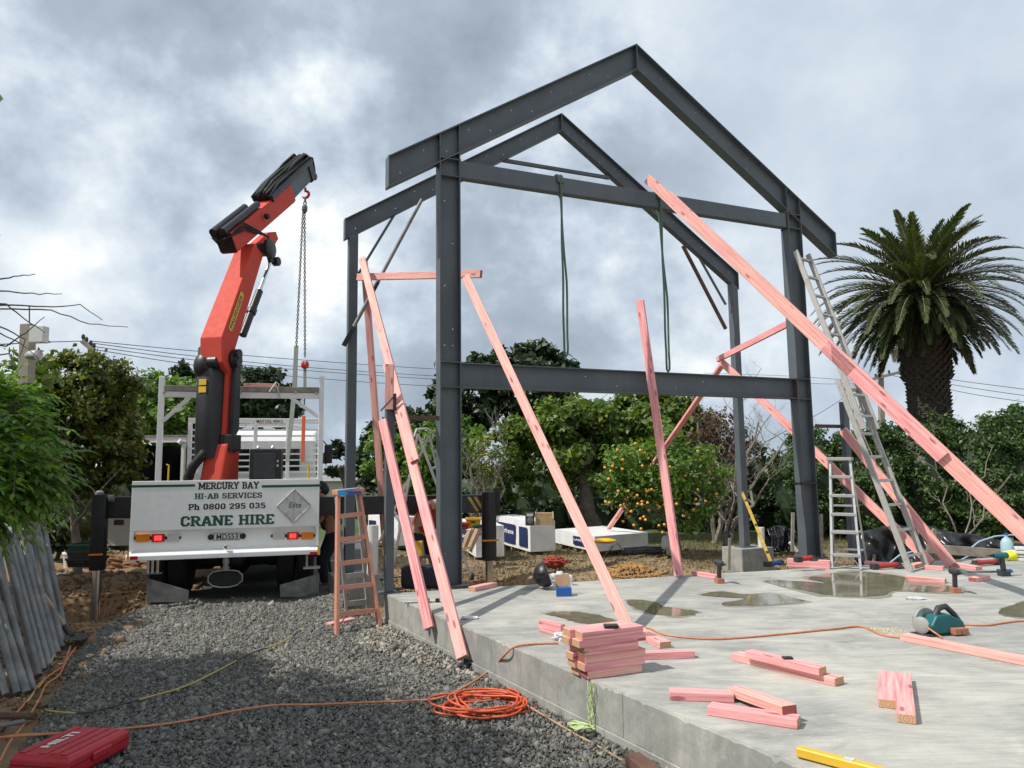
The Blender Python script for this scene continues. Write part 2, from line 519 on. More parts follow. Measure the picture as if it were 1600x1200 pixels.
def end_grain():
    m, t, b = M_('sawn_end_grain')
    oi = nd(t, 'ShaderNodeObjectInfo')
    v = coords(t, 'Object', (1, 1, 1))
    wv = nd(t, 'ShaderNodeTexWave', wave_type='RINGS')
    wv.inputs['Scale'].default_value = 22; wv.inputs['Distortion'].default_value = 3
    t.links.new(v, wv.inputs['Vector'])
    c = ramp(t, wv.outputs[0], [(0.0, (0.42, 0.24, 0.13)), (1.0, (0.58, 0.37, 0.22))])
    c2 = mixc(t, mth(t, 'GREATER_THAN', oi.outputs['Random'], 0.7), c, (0.30, 0.10, 0.08))
    t.links.new(c2, b.inputs['Base Color']); b.inputs['Roughness'].default_value = 0.85
    return m
MAT['endgrain'] = end_grain()
def concrete(name, wet=False, edge=False):
    m, t, b = M_(name)
    v = worldpos(t)
    n1 = noise(t, v, 0.7, 6, 0.62, 0.4)
    n2 = noise(t, worldpos(t, (0.9, 2.2, 2)), 1.7, 8, 0.68, 1.4)
    n3 = noise(t, v, 60, 3, 0.6)
    n4 = noise(t, v, 7, 6, 0.6)
    mix_ = mth(t, 'ADD', mth(t, 'MULTIPLY', n1, 0.45), mth(t, 'MULTIPLY', n2, 0.55))
    c = ramp(t, mix_, [(0.36, (0.19, 0.195, 0.19)), (0.46, (0.305, 0.31, 0.29)), (0.54, (0.42, 0.415, 0.375)), (0.64, (0.54, 0.52, 0.455))])
    if edge:
        st = noise(t, worldpos(t, (5, 5, 0.5)), 2.0, 5, 0.6)
        c = mixc(t, ramp(t, st, [(0.4, (0, 0, 0)), (0.7, (1, 1, 1))]), mixc(t, 0.5, c, (0.18, 0.18, 0.165)), c)
    gm = nd(t, 'ShaderNodeNewGeometry'); mr_ = nd(t, 'ShaderNodeMapping')
    mr_.inputs['Rotation'].default_value = (0, 0, R(32)); mr_.inputs['Scale'].default_value = (1.6, 24, 6)
    t.links.new(gm.outputs['Position'], mr_.inputs[0])
    scr = noise(t, mr_.outputs[0], 1.6, 6, 0.7, 0.5)
    c = mixc(t, ramp(t, scr, [(0.40, (0, 0, 0)), (0.72, (0.5,) * 3)]), c, (0.23, 0.23, 0.215))
    c = mixc(t, ramp(t, noise(t, v, 26, 5, 0.7), [(0.58, (0, 0, 0)), (0.72, (0.4,) * 3)]), c, (0.60, 0.58, 0.52))
    st2 = ramp(t, n4, [(0.60, (0, 0, 0)), (0.75, (1, 1, 1))])
    c = mixc(t, mth(t, 'MULTIPLY', st2, 0.35), c, (0.30, 0.25, 0.17))
    c = mixc(t, mth(t, 'MULTIPLY', n3, 0.25), c, (0.22, 0.215, 0.20))
    t.links.new(c, b.inputs['Base Color'])
    b.inputs['Roughness'].default_value = 0.82
    bump(t, b, mth(t, 'ADD', n3, mth(t, 'MULTIPLY', n4, 2.0)), 0.25, 0.004)
    return m
MAT['concrete'] = concrete('floated_concrete')
MAT['concedge'] = concrete('formed_concrete_edge', edge=True)
def puddle_mat():
    m, t, b = M_('wet_concrete_puddle')
    n1 = noise(t, worldpos(t), 5, 5, 0.6)
    t.links.new(ramp(t, n1, [(0.3, (0.12, 0.11, 0.08)), (0.7, (0.21, 0.19, 0.14))]), b.inputs['Base Color'])
    b.inputs['Roughness'].default_value = 0.06
    b.inputs['IOR'].default_value = 1.33
    bump(t, b, noise(t, worldpos(t), 9, 2, 0.5), 0.02, 0.002)
    return m
MAT['puddle'] = puddle_mat()
MAT['damp'] = simple('damp_concrete', (0.24, 0.225, 0.18), 0.6, 0, 0.2, 5)
MAT['sawdust'] = simple('sawdust', (0.70, 0.60, 0.32), 0.95, 0, 0.15, 9)
def stone_mat():
    m, t, b = M_('crushed_rock')
    g = nd(t, 'ShaderNodeNewGeometry')
    rnd = g.outputs['Random Per Island']
    c = ramp(t, rnd, [(0.0, (0.08, 0.08, 0.074)), (0.45, (0.14, 0.138, 0.125)), (0.8, (0.205, 0.20, 0.178)), (0.96, (0.30, 0.285, 0.245)), (1.0, (0.40, 0.32, 0.20))])
    n = noise(t, worldpos(t), 40, 4, 0.6)
    big_ = noise(t, worldpos(t), 0.9, 3, 0.5)
    c = mixc(t, ramp(t, big_, [(0.45, (0, 0, 0)), (0.7, (0.55,) * 3)]), c, (0.16, 0.155, 0.14))
    c = mixc(t, mth(t, 'MULTIPLY', n, 0.4), c, (0.10, 0.10, 0.094))
    t.links.new(c, b.inputs['Base Color'])
    b.inputs['Roughness'].default_value = 0.8
    return m
MAT['stone'] = stone_mat()
def leaf_mat(name, cols, trans=0.3, rough=0.5, dead=None):
    m, t, b = M_(name)
    g = nd(t, 'ShaderNodeNewGeometry')
    rnd = g.outputs['Random Per Island']
    c = ramp(t, rnd, [(i / max(1, len(cols) - 1), c_) for i, c_ in enumerate(cols)])
    n = noise(t, worldpos(t), 1.1, 3, 0.5)
    c = mixc(t, ramp(t, n, [(0.35, (0.0,) * 3), (0.7, (0.6,) * 3)]), c, tuple(x * 0.55 for x in cols[0]))
    t.links.new(c, b.inputs['Base Color'])
    b.inputs['Roughness'].default_value = rough
    tr = nd(t, 'ShaderNodeBsdfTranslucent')
    t.links.new(mixc(t, 1.0, c, (1.2, 1.25, 0.5), 'MULTIPLY'), tr.inputs[0])
    ms = nd(t, 'ShaderNodeMixShader'); ms.inputs[0].default_value = trans
    t.links.new(b.outputs[0], ms.inputs[1]); t.links.new(tr.outputs[0], ms.inputs[2])
    t.links.new(ms.outputs[0], t.nodes['Material Output'].inputs[0])
    return m
MAT['leaf_fresh'] = leaf_mat('fresh_green_leaf', [(0.061, 0.159, 0.024), (0.122, 0.281, 0.037), (0.195, 0.366, 0.049), (0.305, 0.403, 0.073)], 0.45)
MAT['leaf_olive'] = leaf_mat('olive_leaf', [(0.05, 0.09, 0.02), (0.085, 0.14, 0.03), (0.13, 0.18, 0.035), (0.19, 0.21, 0.04), (0.34, 0.25, 0.05)], 0.3, 0.4)
MAT['leaf_mid'] = leaf_mat('mid_green_leaf', [(0.055, 0.11, 0.022), (0.11, 0.19, 0.032), (0.18, 0.26, 0.045), (0.26, 0.31, 0.06)], 0.38)
MAT['leaf_light'] = leaf_mat('light_green_leaf', [(0.085, 0.171, 0.030), (0.159, 0.281, 0.049), (0.244, 0.366, 0.073)], 0.35)
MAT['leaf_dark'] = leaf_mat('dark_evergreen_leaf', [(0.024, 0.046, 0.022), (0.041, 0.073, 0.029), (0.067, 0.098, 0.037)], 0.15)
MAT['leaf_hedge'] = leaf_mat('hedge_leaf', [(0.037, 0.079, 0.022), (0.067, 0.128, 0.029), (0.104, 0.171, 0.039)], 0.25)
MAT['leaf_red'] = leaf_mat('bronze_leaf', [(0.122, 0.061, 0.055), (0.171, 0.091, 0.073), (0.098, 0.110, 0.049)], 0.25)
MAT['frond'] = leaf_mat('palm_leaflet', [(0.045, 0.07, 0.025), (0.075, 0.105, 0.033), (0.12, 0.145, 0.05)], 0.25, 0.4)
MAT['frondold'] = leaf_mat('old_palm_leaflet', [(0.05, 0.05, 0.025), (0.09, 0.085, 0.045), (0.16, 0.14, 0.09)], 0.15, 0.5)
MAT['palmbark'] = simple('palm_trunk', (0.075, 0.058, 0.045), 0.95, 0, 0.5, 12, bumpk=0.5)
MAT['drygrass'] = leaf_mat('dry_grass', [(0.22, 0.16, 0.07), (0.16, 0.13, 0.05), (0.10, 0.12, 0.04)], 0.3)
def ground_mat():
    m, t, b = M_('site_soil')
    v = worldpos(t)
    g = nd(t, 'ShaderNodeNewGeometry')
    s = nd(t, 'ShaderNodeSeparateXYZ'); t.links.new(g.outputs['Position'], s.inputs[0])
    n1 = noise(t, v, 0.8, 6, 0.6, 0.3)
    n2 = noise(t, v, 9, 6, 0.65)
    soil = ramp(t, mth(t, 'ADD', mth(t, 'MULTIPLY', n1, 0.6), mth(t, 'MULTIPLY', n2, 0.4)), [(0.33, (0.11, 0.078, 0.046)), (0.5, (0.22, 0.155, 0.09)), (0.62, (0.32, 0.23, 0.125)), (0.74, (0.40, 0.30, 0.18))])
    clay = ramp(t, n2, [(0.3, (0.12, 0.055, 0.022)), (0.7, (0.27, 0.135, 0.055))])
    # orange clay where the ground was cut open beside the truck and the slab
    cl = mth(t, 'MULTIPLY', mth(t, 'LESS_THAN', s.outputs[0], 0.5), mth(t, 'LESS_THAN', s.outputs[1], 13.0))
    c = mixc(t, mth(t, 'MULTIPLY', cl, ramp(t, n1, [(0.42, (0, 0, 0)), (0.6, (0.8,) * 3)])), soil, clay)
    far = nd(t, 'ShaderNodeMapRange'); far.inputs[1].default_value = 14.0; far.inputs[2].default_value = 18.0
    t.links.new(s.outputs[1], far.inputs[0])
    gr = ramp(t, n2, [(0.3, (0.035, 0.06, 0.018)), (0.7, (0.09, 0.11, 0.035))])
    c = mixc(t, far.outputs[0], c, gr)
    t.links.new(c, b.inputs['Base Color'])
    b.inputs['Roughness'].default_value = 0.95
    bump(t, b, n2, 0.8, 0.03)
    return m
MAT['ground'] = ground_mat()
def bed_mat():
    m, t, b = M_('gravel_bed')
    n = noise(t, worldpos(t), 45, 4, 0.7)
    t.links.new(ramp(t, n, [(0.35, (0.05, 0.05, 0.048)), (0.55, (0.12, 0.12, 0.112)), (0.72, (0.20, 0.195, 0.175))]), b.inputs['Base Color'])
    b.inputs['Roughness'].default_value = 0.9
    bump(t, b, n, 1.0, 0.02)
    return m
MAT['bed'] = bed_mat()

# ================================================================== ground, gravel, slab
HS = 0.34                                     # top of the concrete slab above the gravel
def sstep(a, b, x):
    t = np.clip((x - a) / (b - a), 0, 1)
    return t * t * (3 - 2 * t)
SA = G(600, 927, HS); SA.z = 0
SB = G(1600, 868, HS); SB.z = 0
SF = G(1249, 1199, HS); SF.z = 0
dl = (SF - SA).normalized()                   # along the slab's left edge, towards the camera
dr = (SB - SA).normalized()                   # along its rear edge
nl = Vector((dl.y, -dl.x, 0))
if nl.dot(dr) > 0: nl = -nl                   # outward normal of the left edge
nr = Vector((-dr.y, dr.x, 0))                 # outward normal of the rear edge (away from the camera)
def ghash(x, y, s):
    return np.sin(x * 1.7 * s + 0.6 * np.sin(y * 1.3 * s)) * np.cos(y * 1.9 * s + 0.8 * np.sin(x * 1.1 * s))
def ground_h(x, y):
    x = np.asarray(x, float); y = np.asarray(y, float)
    # the ground behind the slab lies lower than the drive
    back = sstep(8.6, 9.6, y) * sstep(-2.35, -1.7, x + 0.24 * (y - 9.3)) * (1 - sstep(24, 34, y))
    h = -0.12 * back
    # hole cut beside the truck for the stabiliser foot
    d = np.hypot((x + 5.38) / 1.0, (y - 9.3) / 0.9)
    pit = 1 - sstep(0.55, 1.15, d)
    rough_ = 0.035 * ghash(x, y, 1.3) + 0.02 * ghash(x + 3, y - 1, 3.1) + 0.012 * ghash(x - 2, y, 7.3)
    drive = sstep(-4.9, -4.3, x + 0.1 * (y - 8)) * (1 - sstep(-2.5, -1.9, x + 0.24 * (y - 9.3)) * sstep(8.2, 9.2, y))
    h = h + rough_ * (1 - 0.85 * drive) + 0.10 * (1 - sstep(-6.6, -5.0, x)) * (1 - sstep(3, 5, np.abs(y - 9)))
    h = h * (1 - pit) - 0.36 * pit
    return h - 0.03
def axis(dense0, dense1, step, far):
    a = list(np.arange(dense0, dense1 + 1e-6, step))
    s, x = step, dense1
    while x < far: s *= 1.35; x += s; a.append(x)
    s, x = step, dense0
    pre = []
    while x > -far: s *= 1.35; x -= s; pre.append(x)
    return np.array(pre[::-1] + a)
gx, gy = axis(-8, 12, 0.11, 900), axis(1, 20, 0.11, 900)
GX, GY = np.meshgrid(gx, gy)
GZ = ground_h(GX, GY)
nx, ny = len(gx), len(gy)
idx = np.arange(nx * ny).reshape(ny, nx)
fq = np.stack([idx[:-1, :-1], idx[:-1, 1:], idx[1:, 1:], idx[1:, :-1]], -1).reshape(-1, 4)
g_ = np_mesh('ground', np.stack([GX, GY, GZ], -1).reshape(-1, 3), fq, MAT['ground'], smooth=True, kind='structure')

def in_poly(x, y, poly):
    inside = np.zeros(len(x), bool)
    n = len(poly)
    for i in range(n):
        x0, y0 = poly[i][:2]; x1, y1 = poly[(i + 1) % n][:2]
        c = ((y0 > y) != (y1 > y)) & (x < (x1 - x0) * (y - y0) / (y1 - y0 + 1e-12) + x0)
        inside ^= c
    return inside
left_px = [(20, 1199), (70, 1110), (108, 1035), (150, 985), (205, 958), (238, 940)]
drive = [tuple(G(*p)[:2]) for p in left_px] + [(-4.75, 11.0), (-5.5, 17.0), (-3.0, 17.0), (-2.1, 9.5), (-2.0, 8.75), (-1.62, 8.35), (-1.40, 7.9)]
e0 = SA + dl * 0.0; e1 = SA + dl * 11.5
drive += [tuple((e0 - nl * 0.1)[:2]), tuple((e1 - nl * 0.1)[:2]), (-3.0, -4.0), (-3.2, 2.0)]
def mound(x, y):
    # loose stone banked a little against the slab
    d = (x - SA.x) * nl.x + (y - SA.y) * nl.y
    return 0.05 * np.exp(-np.maximum(d, 0) / 0.25) + 0.012 * ghash(x, y, 2.3) - 0.022 * (np.exp(-((x + 0.24 * (y - 9.3) + 2.75) / 0.22) ** 2) + np.exp(-((x + 0.24 * (y - 9.3) + 4.3) / 0.22) ** 2))
bx_, by_ = np.meshgrid(np.arange(-6, 5.5, 0.07), np.arange(-4, 17.1, 0.07))
sel = in_poly(bx_.ravel(), by_.ravel(), drive).reshape(bx_.shape)
bz = mound(bx_, by_) - 0.004
ids = np.arange(bx_.size).reshape(bx_.shape)
cell = sel[:-1, :-1] & sel[1:, :-1] & sel[:-1, 1:] & sel[1:, 1:]
fq = np.stack([ids[:-1, :-1], ids[:-1, 1:], ids[1:, 1:], ids[1:, :-1]], -1)[cell]
used, inv = np.unique(fq, return_inverse=True)
np_mesh('gravel_drive', np.stack([bx_, by_, bz], -1).reshape(-1, 3)[used], inv.reshape(-1, 4), MAT['bed'], smooth=True, kind='structure')

def stones(n, poly, sizes, seed, name, zfun, ymin, ymax, view=True, mat='stone', xr=(-6, 5)):
    rg = np.random.default_rng(seed)
    k = n * 6
    x = rg.uniform(xr[0], xr[1], k); y = rg.uniform(ymin, ymax, k)
    ok = in_poly(x, y, poly)
    if view: ok &= (np.abs(x / np.maximum(y, 0.1)) < 0.78) & (y > 2.6)
    x, y = x[ok][:n], y[ok][:n]
    n = len(x)
    # angular broken stone: a skewed block of twelve triangles
    ico = np.array([(x, y, z) for z in (-1, 1) for y in (-1, 1) for x in (-1, 1)]) * 0.62
    fc = np.array([(0, 2, 1), (1, 2, 3), (4, 5, 6), (5, 7, 6), (0, 1, 4), (1, 5, 4), (2, 6, 3), (3, 6, 7), (0, 4, 2), (2, 4, 6), (1, 3, 5), (3, 7, 5)])
    s = rg.lognormal(0, 0.5, n) * sizes
    v = ico[None] * (1 + rg.uniform(-0.42, 0.42, (n, 8, 3)))
    v = v * np.stack([s * rg.uniform(0.8, 1.35, n), s * rg.uniform(0.7, 1.1, n), s * rg.uniform(0.32, 0.62, n)], -1)[:, None]
    q = rg.normal(size=(n, 4)) * np.array([1, 0.6, 0.6, 1.0]); q /= np.linalg.norm(q, axis=1, keepdims=True)
    w_, a, b, c = q.T
    Rm = np.stack([np.stack([1 - 2 * (b * b + c * c), 2 * (a * b - w_ * c), 2 * (a * c + w_ * b)], -1), np.stack([2 * (a * b + w_ * c), 1 - 2 * (a * a + c * c), 2 * (b * c - w_ * a)], -1), np.stack([2 * (a * c - w_ * b), 2 * (b * c + w_ * a), 1 - 2 * (a * a + b * b)], -1)], 1)
    v = np.einsum('nij,nkj->nki', Rm, v)
    z = zfun(x, y) + s * 0.08 + rg.uniform(0, 0.008, n)
    v += np.stack([x, y, z], -1)[:, None]
    f = (fc[None] + (np.arange(n) * 8)[:, None, None]).reshape(-1, 3)
    return np_mesh(name, v.reshape(-1, 3), f, MAT[mat], kind='stuff')
st = stones(122000, drive, 0.0086, 3, 'gravel', mound, 2.7, 9.6)
tag(st, 'dark grey crushed rock gravel covering the drive', 'gravel')

# the slab
def slab():
    z0, z1 = -0.5, HS
    far = SA + dr * 13.0
    pts = [SA - nl * 0.014, SA + dl * 12.0 - nl * 0.014, Vector((13.5, -3.0, 0)), far]
    mb = MB()
    mb.prism([Vector((p.x, p.y, z0)) for p in pts], (0, 0, z0), (0, 0, z1))
    s = mb.build('concrete_slab', [MAT['concrete']], kind='structure', bevel=0.004)
    # formed edge: one cast face per length of formwork, joints between, a footing step below
    cuts = [0.0, 1.02, 2.42, 4.02, 5.62, 7.22, 12.0]
    rg = random.Random(5)
    for a, b in zip(cuts, cuts[1:]):
        m = MB()
        p, q = SA + dl * (a + 0.002), SA + dl * (b - 0.002)
        nseg = max(2, int((b - a) / 0.03))
        top, rows = [], []
        for i in range(nseg + 1):
            c = p.lerp(q, i / nseg)
            chip = rg.uniform(0, 0.0035) if rg.random() < 0.88 else rg.uniform(0.005, 0.014)
            rows.append([c - nl * 0.016 + Vector((0, 0, HS + 0.0005)), c - nl * (0.004 + chip) + Vector((0, 0, HS + 0.0005)), c + Vector((0, 0, HS - 0.004 - chip * 1.6)), c + Vector((0, 0, 0.10)), c - nl * 0.016 + Vector((0, 0, 0.10))])
        vs = [v for r in rows for v in r]
        fs = []
        for i in range(nseg):
            for j in range(4):
                k = i * 5 + j
                fs.append((k, k + 5, k + 6, k + 1))
        fs += [(0, 1, 2, 3, 4), tuple(nseg * 5 + j for j in (4, 3, 2, 1, 0))]
        m.add(vs, fs)
        m.build('edge_panel', MAT['concedge'], s)
    m = MB()
    poly = [SA - nl * 0.02 - dl * 0.0, SA + nl * 0.012, SA + dl * 12 + nl * 0.012, SA + dl * 12 - nl * 0.02]
    m.prism([Vector((p.x, p.y, -0.2)) for p in poly], (0, 0, -0.2), (0, 0, 0.097))
    m.build('footing', MAT['concedge'], s, bevel=0.003)
    return s
slab()

def blob(pts, z, name, label, n_sub=5, seed=0, jit=0.02):
    """flat irregular sheet whose outline runs through the given world points"""
    rg = random.Random(seed)
    out = []
    k = len(pts)
    for i in range(k):
        p0, p1, p2, p3 = pts[i - 1], pts[i], pts[(i + 1) % k], pts[(i + 2) % k]
        for j in range(n_sub):
            t = j / n_sub
            c = 0.5 * ((2 * p1) + (p2 - p0) * t + (2 * p0 - 5 * p1 + 4 * p2 - p3) * t * t + (3 * p1 - p0 - 3 * p2 + p3) * t ** 3)
            out.append(Vector((c.x + rg.uniform(-jit, jit), c.y + rg.uniform(-jit, jit), z)))
    m = MB().add(out, [tuple(range(len(out)))])
    c = sum(out, Vector()) / len(out)
    o = m.build(name, MAT['puddle'], origin=c)
    bmx = bmesh.new(); bmx.from_mesh(o.data); bmesh.ops.triangulate(bmx, faces=bmx.faces)
    for f in bmx.faces:
        if f.normal.z < 0: f.normal_flip()
    bmx.to_mesh(o.data); bmx.free()
    rim = []
    for i, p in enumerate(out):
        d = p - c; k = 1.05 + 0.05 * math.sin(i * 0.7 + seed) + rg.uniform(0, 0.03)
        rim.append(Vector((c.x + d.x * k, c.y + d.y * (k + 0.06), z - 0.002)))
    q = MB().add(rim, [tuple(range(len(rim)))]).build('damp_margin', MAT['damp'], o)
    bmx = bmesh.new(); bmx.from_mesh(q.data); bmesh.ops.triangulate(bmx, faces=bmx.faces)
    for f in bmx.faces:
        if f.normal.z < 0: f.normal_flip()
    bmx.to_mesh(q.data); bmx.free()
    return tag(o, label, 'puddle', 'puddles on the slab')
PZ = HS + 0.004
def gp(l): return [G(x, y, PZ) for x, y in l]
blob(gp([(855, 959), (880, 955), (925, 959), (962, 968), (965, 976), (945, 980), (930, 977), (905, 972), (880, 966)]), PZ, 'puddle', 'brown puddle beside the foot of the leaning brace and timber stack', seed=1)
blob(gp([(979, 939), (1010, 938), (1040, 947), (1075, 952), (1090, 957), (1062, 963), (1030, 960), (1000, 954)]), PZ, 'puddle', 'narrow puddle crossed by the shadow of the pink brace', seed=2)
blob(gp([(1096, 929), (1125, 924), (1162, 928), (1200, 927), (1240, 934), (1257, 940), (1200, 945), (1140, 946), (1128, 942), (1165, 935), (1130, 933)]), PZ, 'puddle', 'forked puddle in the middle of the slab', seed=3, jit=0.012)
blob(gp([(1195, 908), (1235, 907), (1290, 911), (1262, 903), (1300, 896), (1345, 893), (1400, 899), (1435, 907), (1480, 915), (1498, 921), (1460, 925), (1405, 923), (1370, 931), (1310, 931), (1250, 922)]), PZ, 'puddle', 'largest puddle in front of the aluminium stepladder', seed=4)
blob(gp([(1560, 958), (1580, 945), (1625, 936), (1640, 950), (1610, 962), (1580, 963)]), PZ, 'puddle', 'puddle at the edge of the picture beyond the teal saw', seed=5)

# ================================================================== steel portal frames
LB = G(702, 916, HS); RBp = G(1266, 872, HS)
U = (RBp - LB).normalized()
V = Vector((-U.y, U.x, 0))
FROT = math.atan2(U.y, U.x)
def FL(x, y, z): return LB + U * x + V * y + Vector((0, 0, z))     # frame coordinates to world
def onframe(px, py, off): return PL(px, py, LB + V * off, V)
def web_with_holes(mb, poly, holes, y, t, r=0.0065):
    """flat plate in the XZ plane with real round holes"""
    bm = bmesh.new()
    edges = []
    def loop(pts):
        vs = [bm.verts.new((p[0], 0, p[1])) for p in pts]
        for i in range(len(vs)): edges.append(bm.edges.new((vs[i], vs[(i + 1) % len(vs)])))
    loop(poly)
    rings = []
    for hx, hz in holes:
        ring = [(hx + r * math.cos(k * math.pi / 4), hz + r * math.sin(k * math.pi / 4)) for k in range(8)]
        rings.append(ring); loop(ring)
    bmesh.ops.triangle_fill(bm, use_beauty=True, use_dissolve=False, edges=edges)
    bm.verts.index_update()
    vs = [v.co.copy() for v in bm.verts]
    fs = [tuple(v.index for v in f.verts) for f in bm.faces]
    bm.free()
    mb.add([v + Vector((0, y - t / 2, 0)) for v in vs], fs)
    mb.add([v + Vector((0, y + t / 2, 0)) for v in vs], [tuple(reversed(f)) for f in fs])
    for ring in rings:
        n = len(ring)
        mb.add([(p[0], y - t / 2, p[1]) for p in ring] + [(p[0], y + t / 2, p[1]) for p in ring], [(i, (i + 1) % n, (i + 1) % n + n, i + n) for i in range(n)])
def plate(mb, poly, y0, y1): mb.prism([Vector((p[0], y0, p[1])) for p in poly], (0, y0, 0), (0, y1, 0))
def portal(name, label, y, xe0, xe1, xa, za, sl_, vd, bf, xc0, xc1, coldepth, colfl, zc0, tie, mid):
    root = thing(name, label, 'steel frame', LB, FROT, 'steel portal frames')
    zt = lambda x: za - (sl_[0] if x < xa else sl_[1]) * abs(x - xa)
    tf = 0.013; tfv = tf / math.cos(math.atan(sl_[0]))
    for (xa0, xa1) in ((xe0, xa), (xa, xe1)):
        m = MB()
        x0, x1 = xa0, xa1
        T0, T1 = zt(x0), zt(x1)
        plate(m, [(x0, T0), (x1, T1), (x1, T1 - tfv), (x0, T0 - tfv)], y - bf / 2, y + bf / 2)
        plate(m, [(x0, T0 - vd + tfv), (x1, T1 - vd + tfv), (x1, T1 - vd), (x0, T0 - vd)], y - bf / 2, y + bf / 2)
        L = abs(x1 - x0)
        hs_ = []
        k = int(L / 0.26)
        for i in range(k):
            xx = x0 + (x1 - x0) * (i + 0.5) / k
            hs_.append((xx, zt(xx) - vd * (0.3 if i % 2 else 0.68)))
        web_with_holes(m, [(x0, T0 - tfv), (x1, T1 - tfv), (x1, T1 - vd + tfv), (x0, T0 - vd + tfv)], hs_, y, 0.008)
        m.build('rafter', MAT['steel'], root)
        # end plate on the overhanging tip
        xe = xe0 if xa0 == xe0 else xe1
        sg = -1 if xe == xe0 else 1
        m = MB().box(min(xe, xe + sg * 0.012), max(xe, xe + sg * 0.012), y - bf / 2, y + bf / 2, zt(xe) - vd, zt(xe))
        m.build('end_plate', MAT['steel'], root)
    m = MB().box(xa - 0.007, xa + 0.007, y - bf / 2 - 0.003, y + bf / 2 + 0.003, zt(xa) - vd + 0.005, zt(xa) - 0.004)
    m.build('ridge_plate', MAT['steel'], root)
    zb = lambda x: zt(x) - vd
    for xc in (xc0, xc1):
        m = MB()
        if colfl:
            h = coldepth / 2
            for sx in (-1, 1):
                xo, xi = xc + sx * h, xc + sx * (h - 0.013)
                plate(m, [(xo, zc0 + 0.02), (xi, zc0 + 0.02), (xi, zb(xi) - 0.001), (xo, zb(xo) - 0.001)], y - colfl / 2, y + colfl / 2)
            hs_ = []
            for i in range(9):
                z = 0.35 + i * 0.5
                if abs(z - 2.32) > 0.2 and z < 4.5: hs_ += [(xc + (0.05 if i % 2 else -0.045), z)]
            hs_ += [(xc - 0.05, 2.66), (xc + 0.05, 2.66)]
            web_with_holes(m, [(xc - h + 0.013, zc0 + 0.02), (xc + h - 0.013, zc0 + 0.02), (xc + h - 0.013, zb(xc + h - 0.013)), (xc - h + 0.013, zb(xc - h + 0.013))], hs_, y, 0.008)
            c = m.build('column', MAT['steel'], root)
            MB().box(xc - 0.19, xc + 0.19, y - 0.13, y + 0.13, zc0 + 0.001, zc0 + 0.02).build('base_plate', MAT['steel'], c, bevel=0.002)
            for bx0 in (-0.16, 0.16):
                for by0 in (-0.09, 0.09):
                    MB().cyl((xc + bx0, y + by0, zc0 + 0.02), (xc + bx0, y + by0, zc0 + 0.06), 0.013, 6).build('anchor_bolt', MAT['galv'], c)
            for zz_ in ([tie[0], tie[1]] if tie else []) + ([mid[0], mid[1]] if mid else []):
                MB().box(xc - h + 0.0135, xc + h - 0.0135, y - colfl / 2 + 0.004, y + colfl / 2 - 0.004, zz_ - 0.005, zz_ + 0.005).build('stiffener', MAT['steel'], c)
            for sx in (-1, 1):
                xx = xc + sx * (h - 0.0065)
                MB().box(xx - 0.005, xx + 0.005, y - bf / 2 + 0.004, y + bf / 2 - 0.004, zb(xx) + tfv + 0.002, zt(xx) - tfv - 0.002).build('stiffener', MAT['steel'], root)
        else:
            h = coldepth / 2
            plate(m, [(xc - h, zc0 + 0.015), (xc + h, zc0 + 0.015), (xc + h, zb(xc + h)), (xc - h, zb(xc - h))], y - h, y + h)
            c = m.build('column', MAT['steel'], root, bevel=0.008)
            MB().box(xc - 0.13, xc + 0.13, y - 0.12, y + 0.12, zc0 + 0.001, zc0 + 0.015).build('base_plate', MAT['steel'], c)
    if tie:
        MB().box(xc0 + coldepth / 2 + 0.012, xc1 - coldepth / 2 - 0.012, y - 0.055, y + 0.055, tie[0], tie[1]).build('tie_beam', MAT['steel'], root, bevel=0.012)
        for xx in (xc0 + coldepth / 2 + 0.006, xc1 - coldepth / 2 - 0.006):
            MB().box(xx - 0.0055, xx + 0.0055, y - 0.065, y + 0.065, tie[0] - 0.015, tie[1] + 0.015).build('cleat', MAT['rusty'] if xx > 2 else MAT['steel'], root)
    if mid:
        m = MB()
        x0, x1 = xc0 + coldepth / 2 + 0.012, xc1 - coldepth / 2 - 0.012
        plate(m, [(x0, mid[1]), (x1, mid[1]), (x1, mid[1] - 0.012), (x0, mid[1] - 0.012)], y - 0.07, y + 0.07)
        plate(m, [(x0, mid[0]), (x1, mid[0]), (x1, mid[0] + 0.012), (x0, mid[0] + 0.012)], y - 0.07, y + 0.07)
        hs_ = [(x0 + 0.3 + i * 0.44, (mid[0] + mid[1]) / 2 + (0.05 if i % 2 else -0.05)) for i in range(10)]
        web_with_holes(m, [(x0, mid[0] + 0.012), (x1, mid[0] + 0.012), (x1, mid[1] - 0.012), (x0, mid[1] - 0.012)], hs_, y, 0.008)
        m.build('floor_beam', MAT['steel'], root)
        MB().box(x1 + 0.001, x1 + 0.011, y - 0.075, y + 0.075, mid[0] - 0.01, mid[1] + 0.01).build('cleat', MAT['rusty'], root)
    return root, zt
F1, zt1 = portal('portal_frame', 'tall charcoal steel gable frame with floor beam on the slab edge, nearest of two', 0.0, -0.71, 5.96, 2.61, 6.85, (0.628, 0.652), 0.36, 0.15, 0.0, 5.19, 0.25, 0.15, 0.0, (4.635, 4.84), (2.18, 2.462))
MB().box(5.19 - 0.13, 5.19 + 0.13, -0.08, 0.08, 1.0, 1.03).build('strap', MAT['black'], F1)
F2, zt2 = portal('portal_frame', 'slimmer charcoal steel gable frame standing on concrete plinths behind the first', 2.1, -0.79, 5.95, 2.58, 6.865, (0.638, 0.674), 0.295, 0.12, -0.68, 5.87, 0.125, 0, -0.07, None, None)
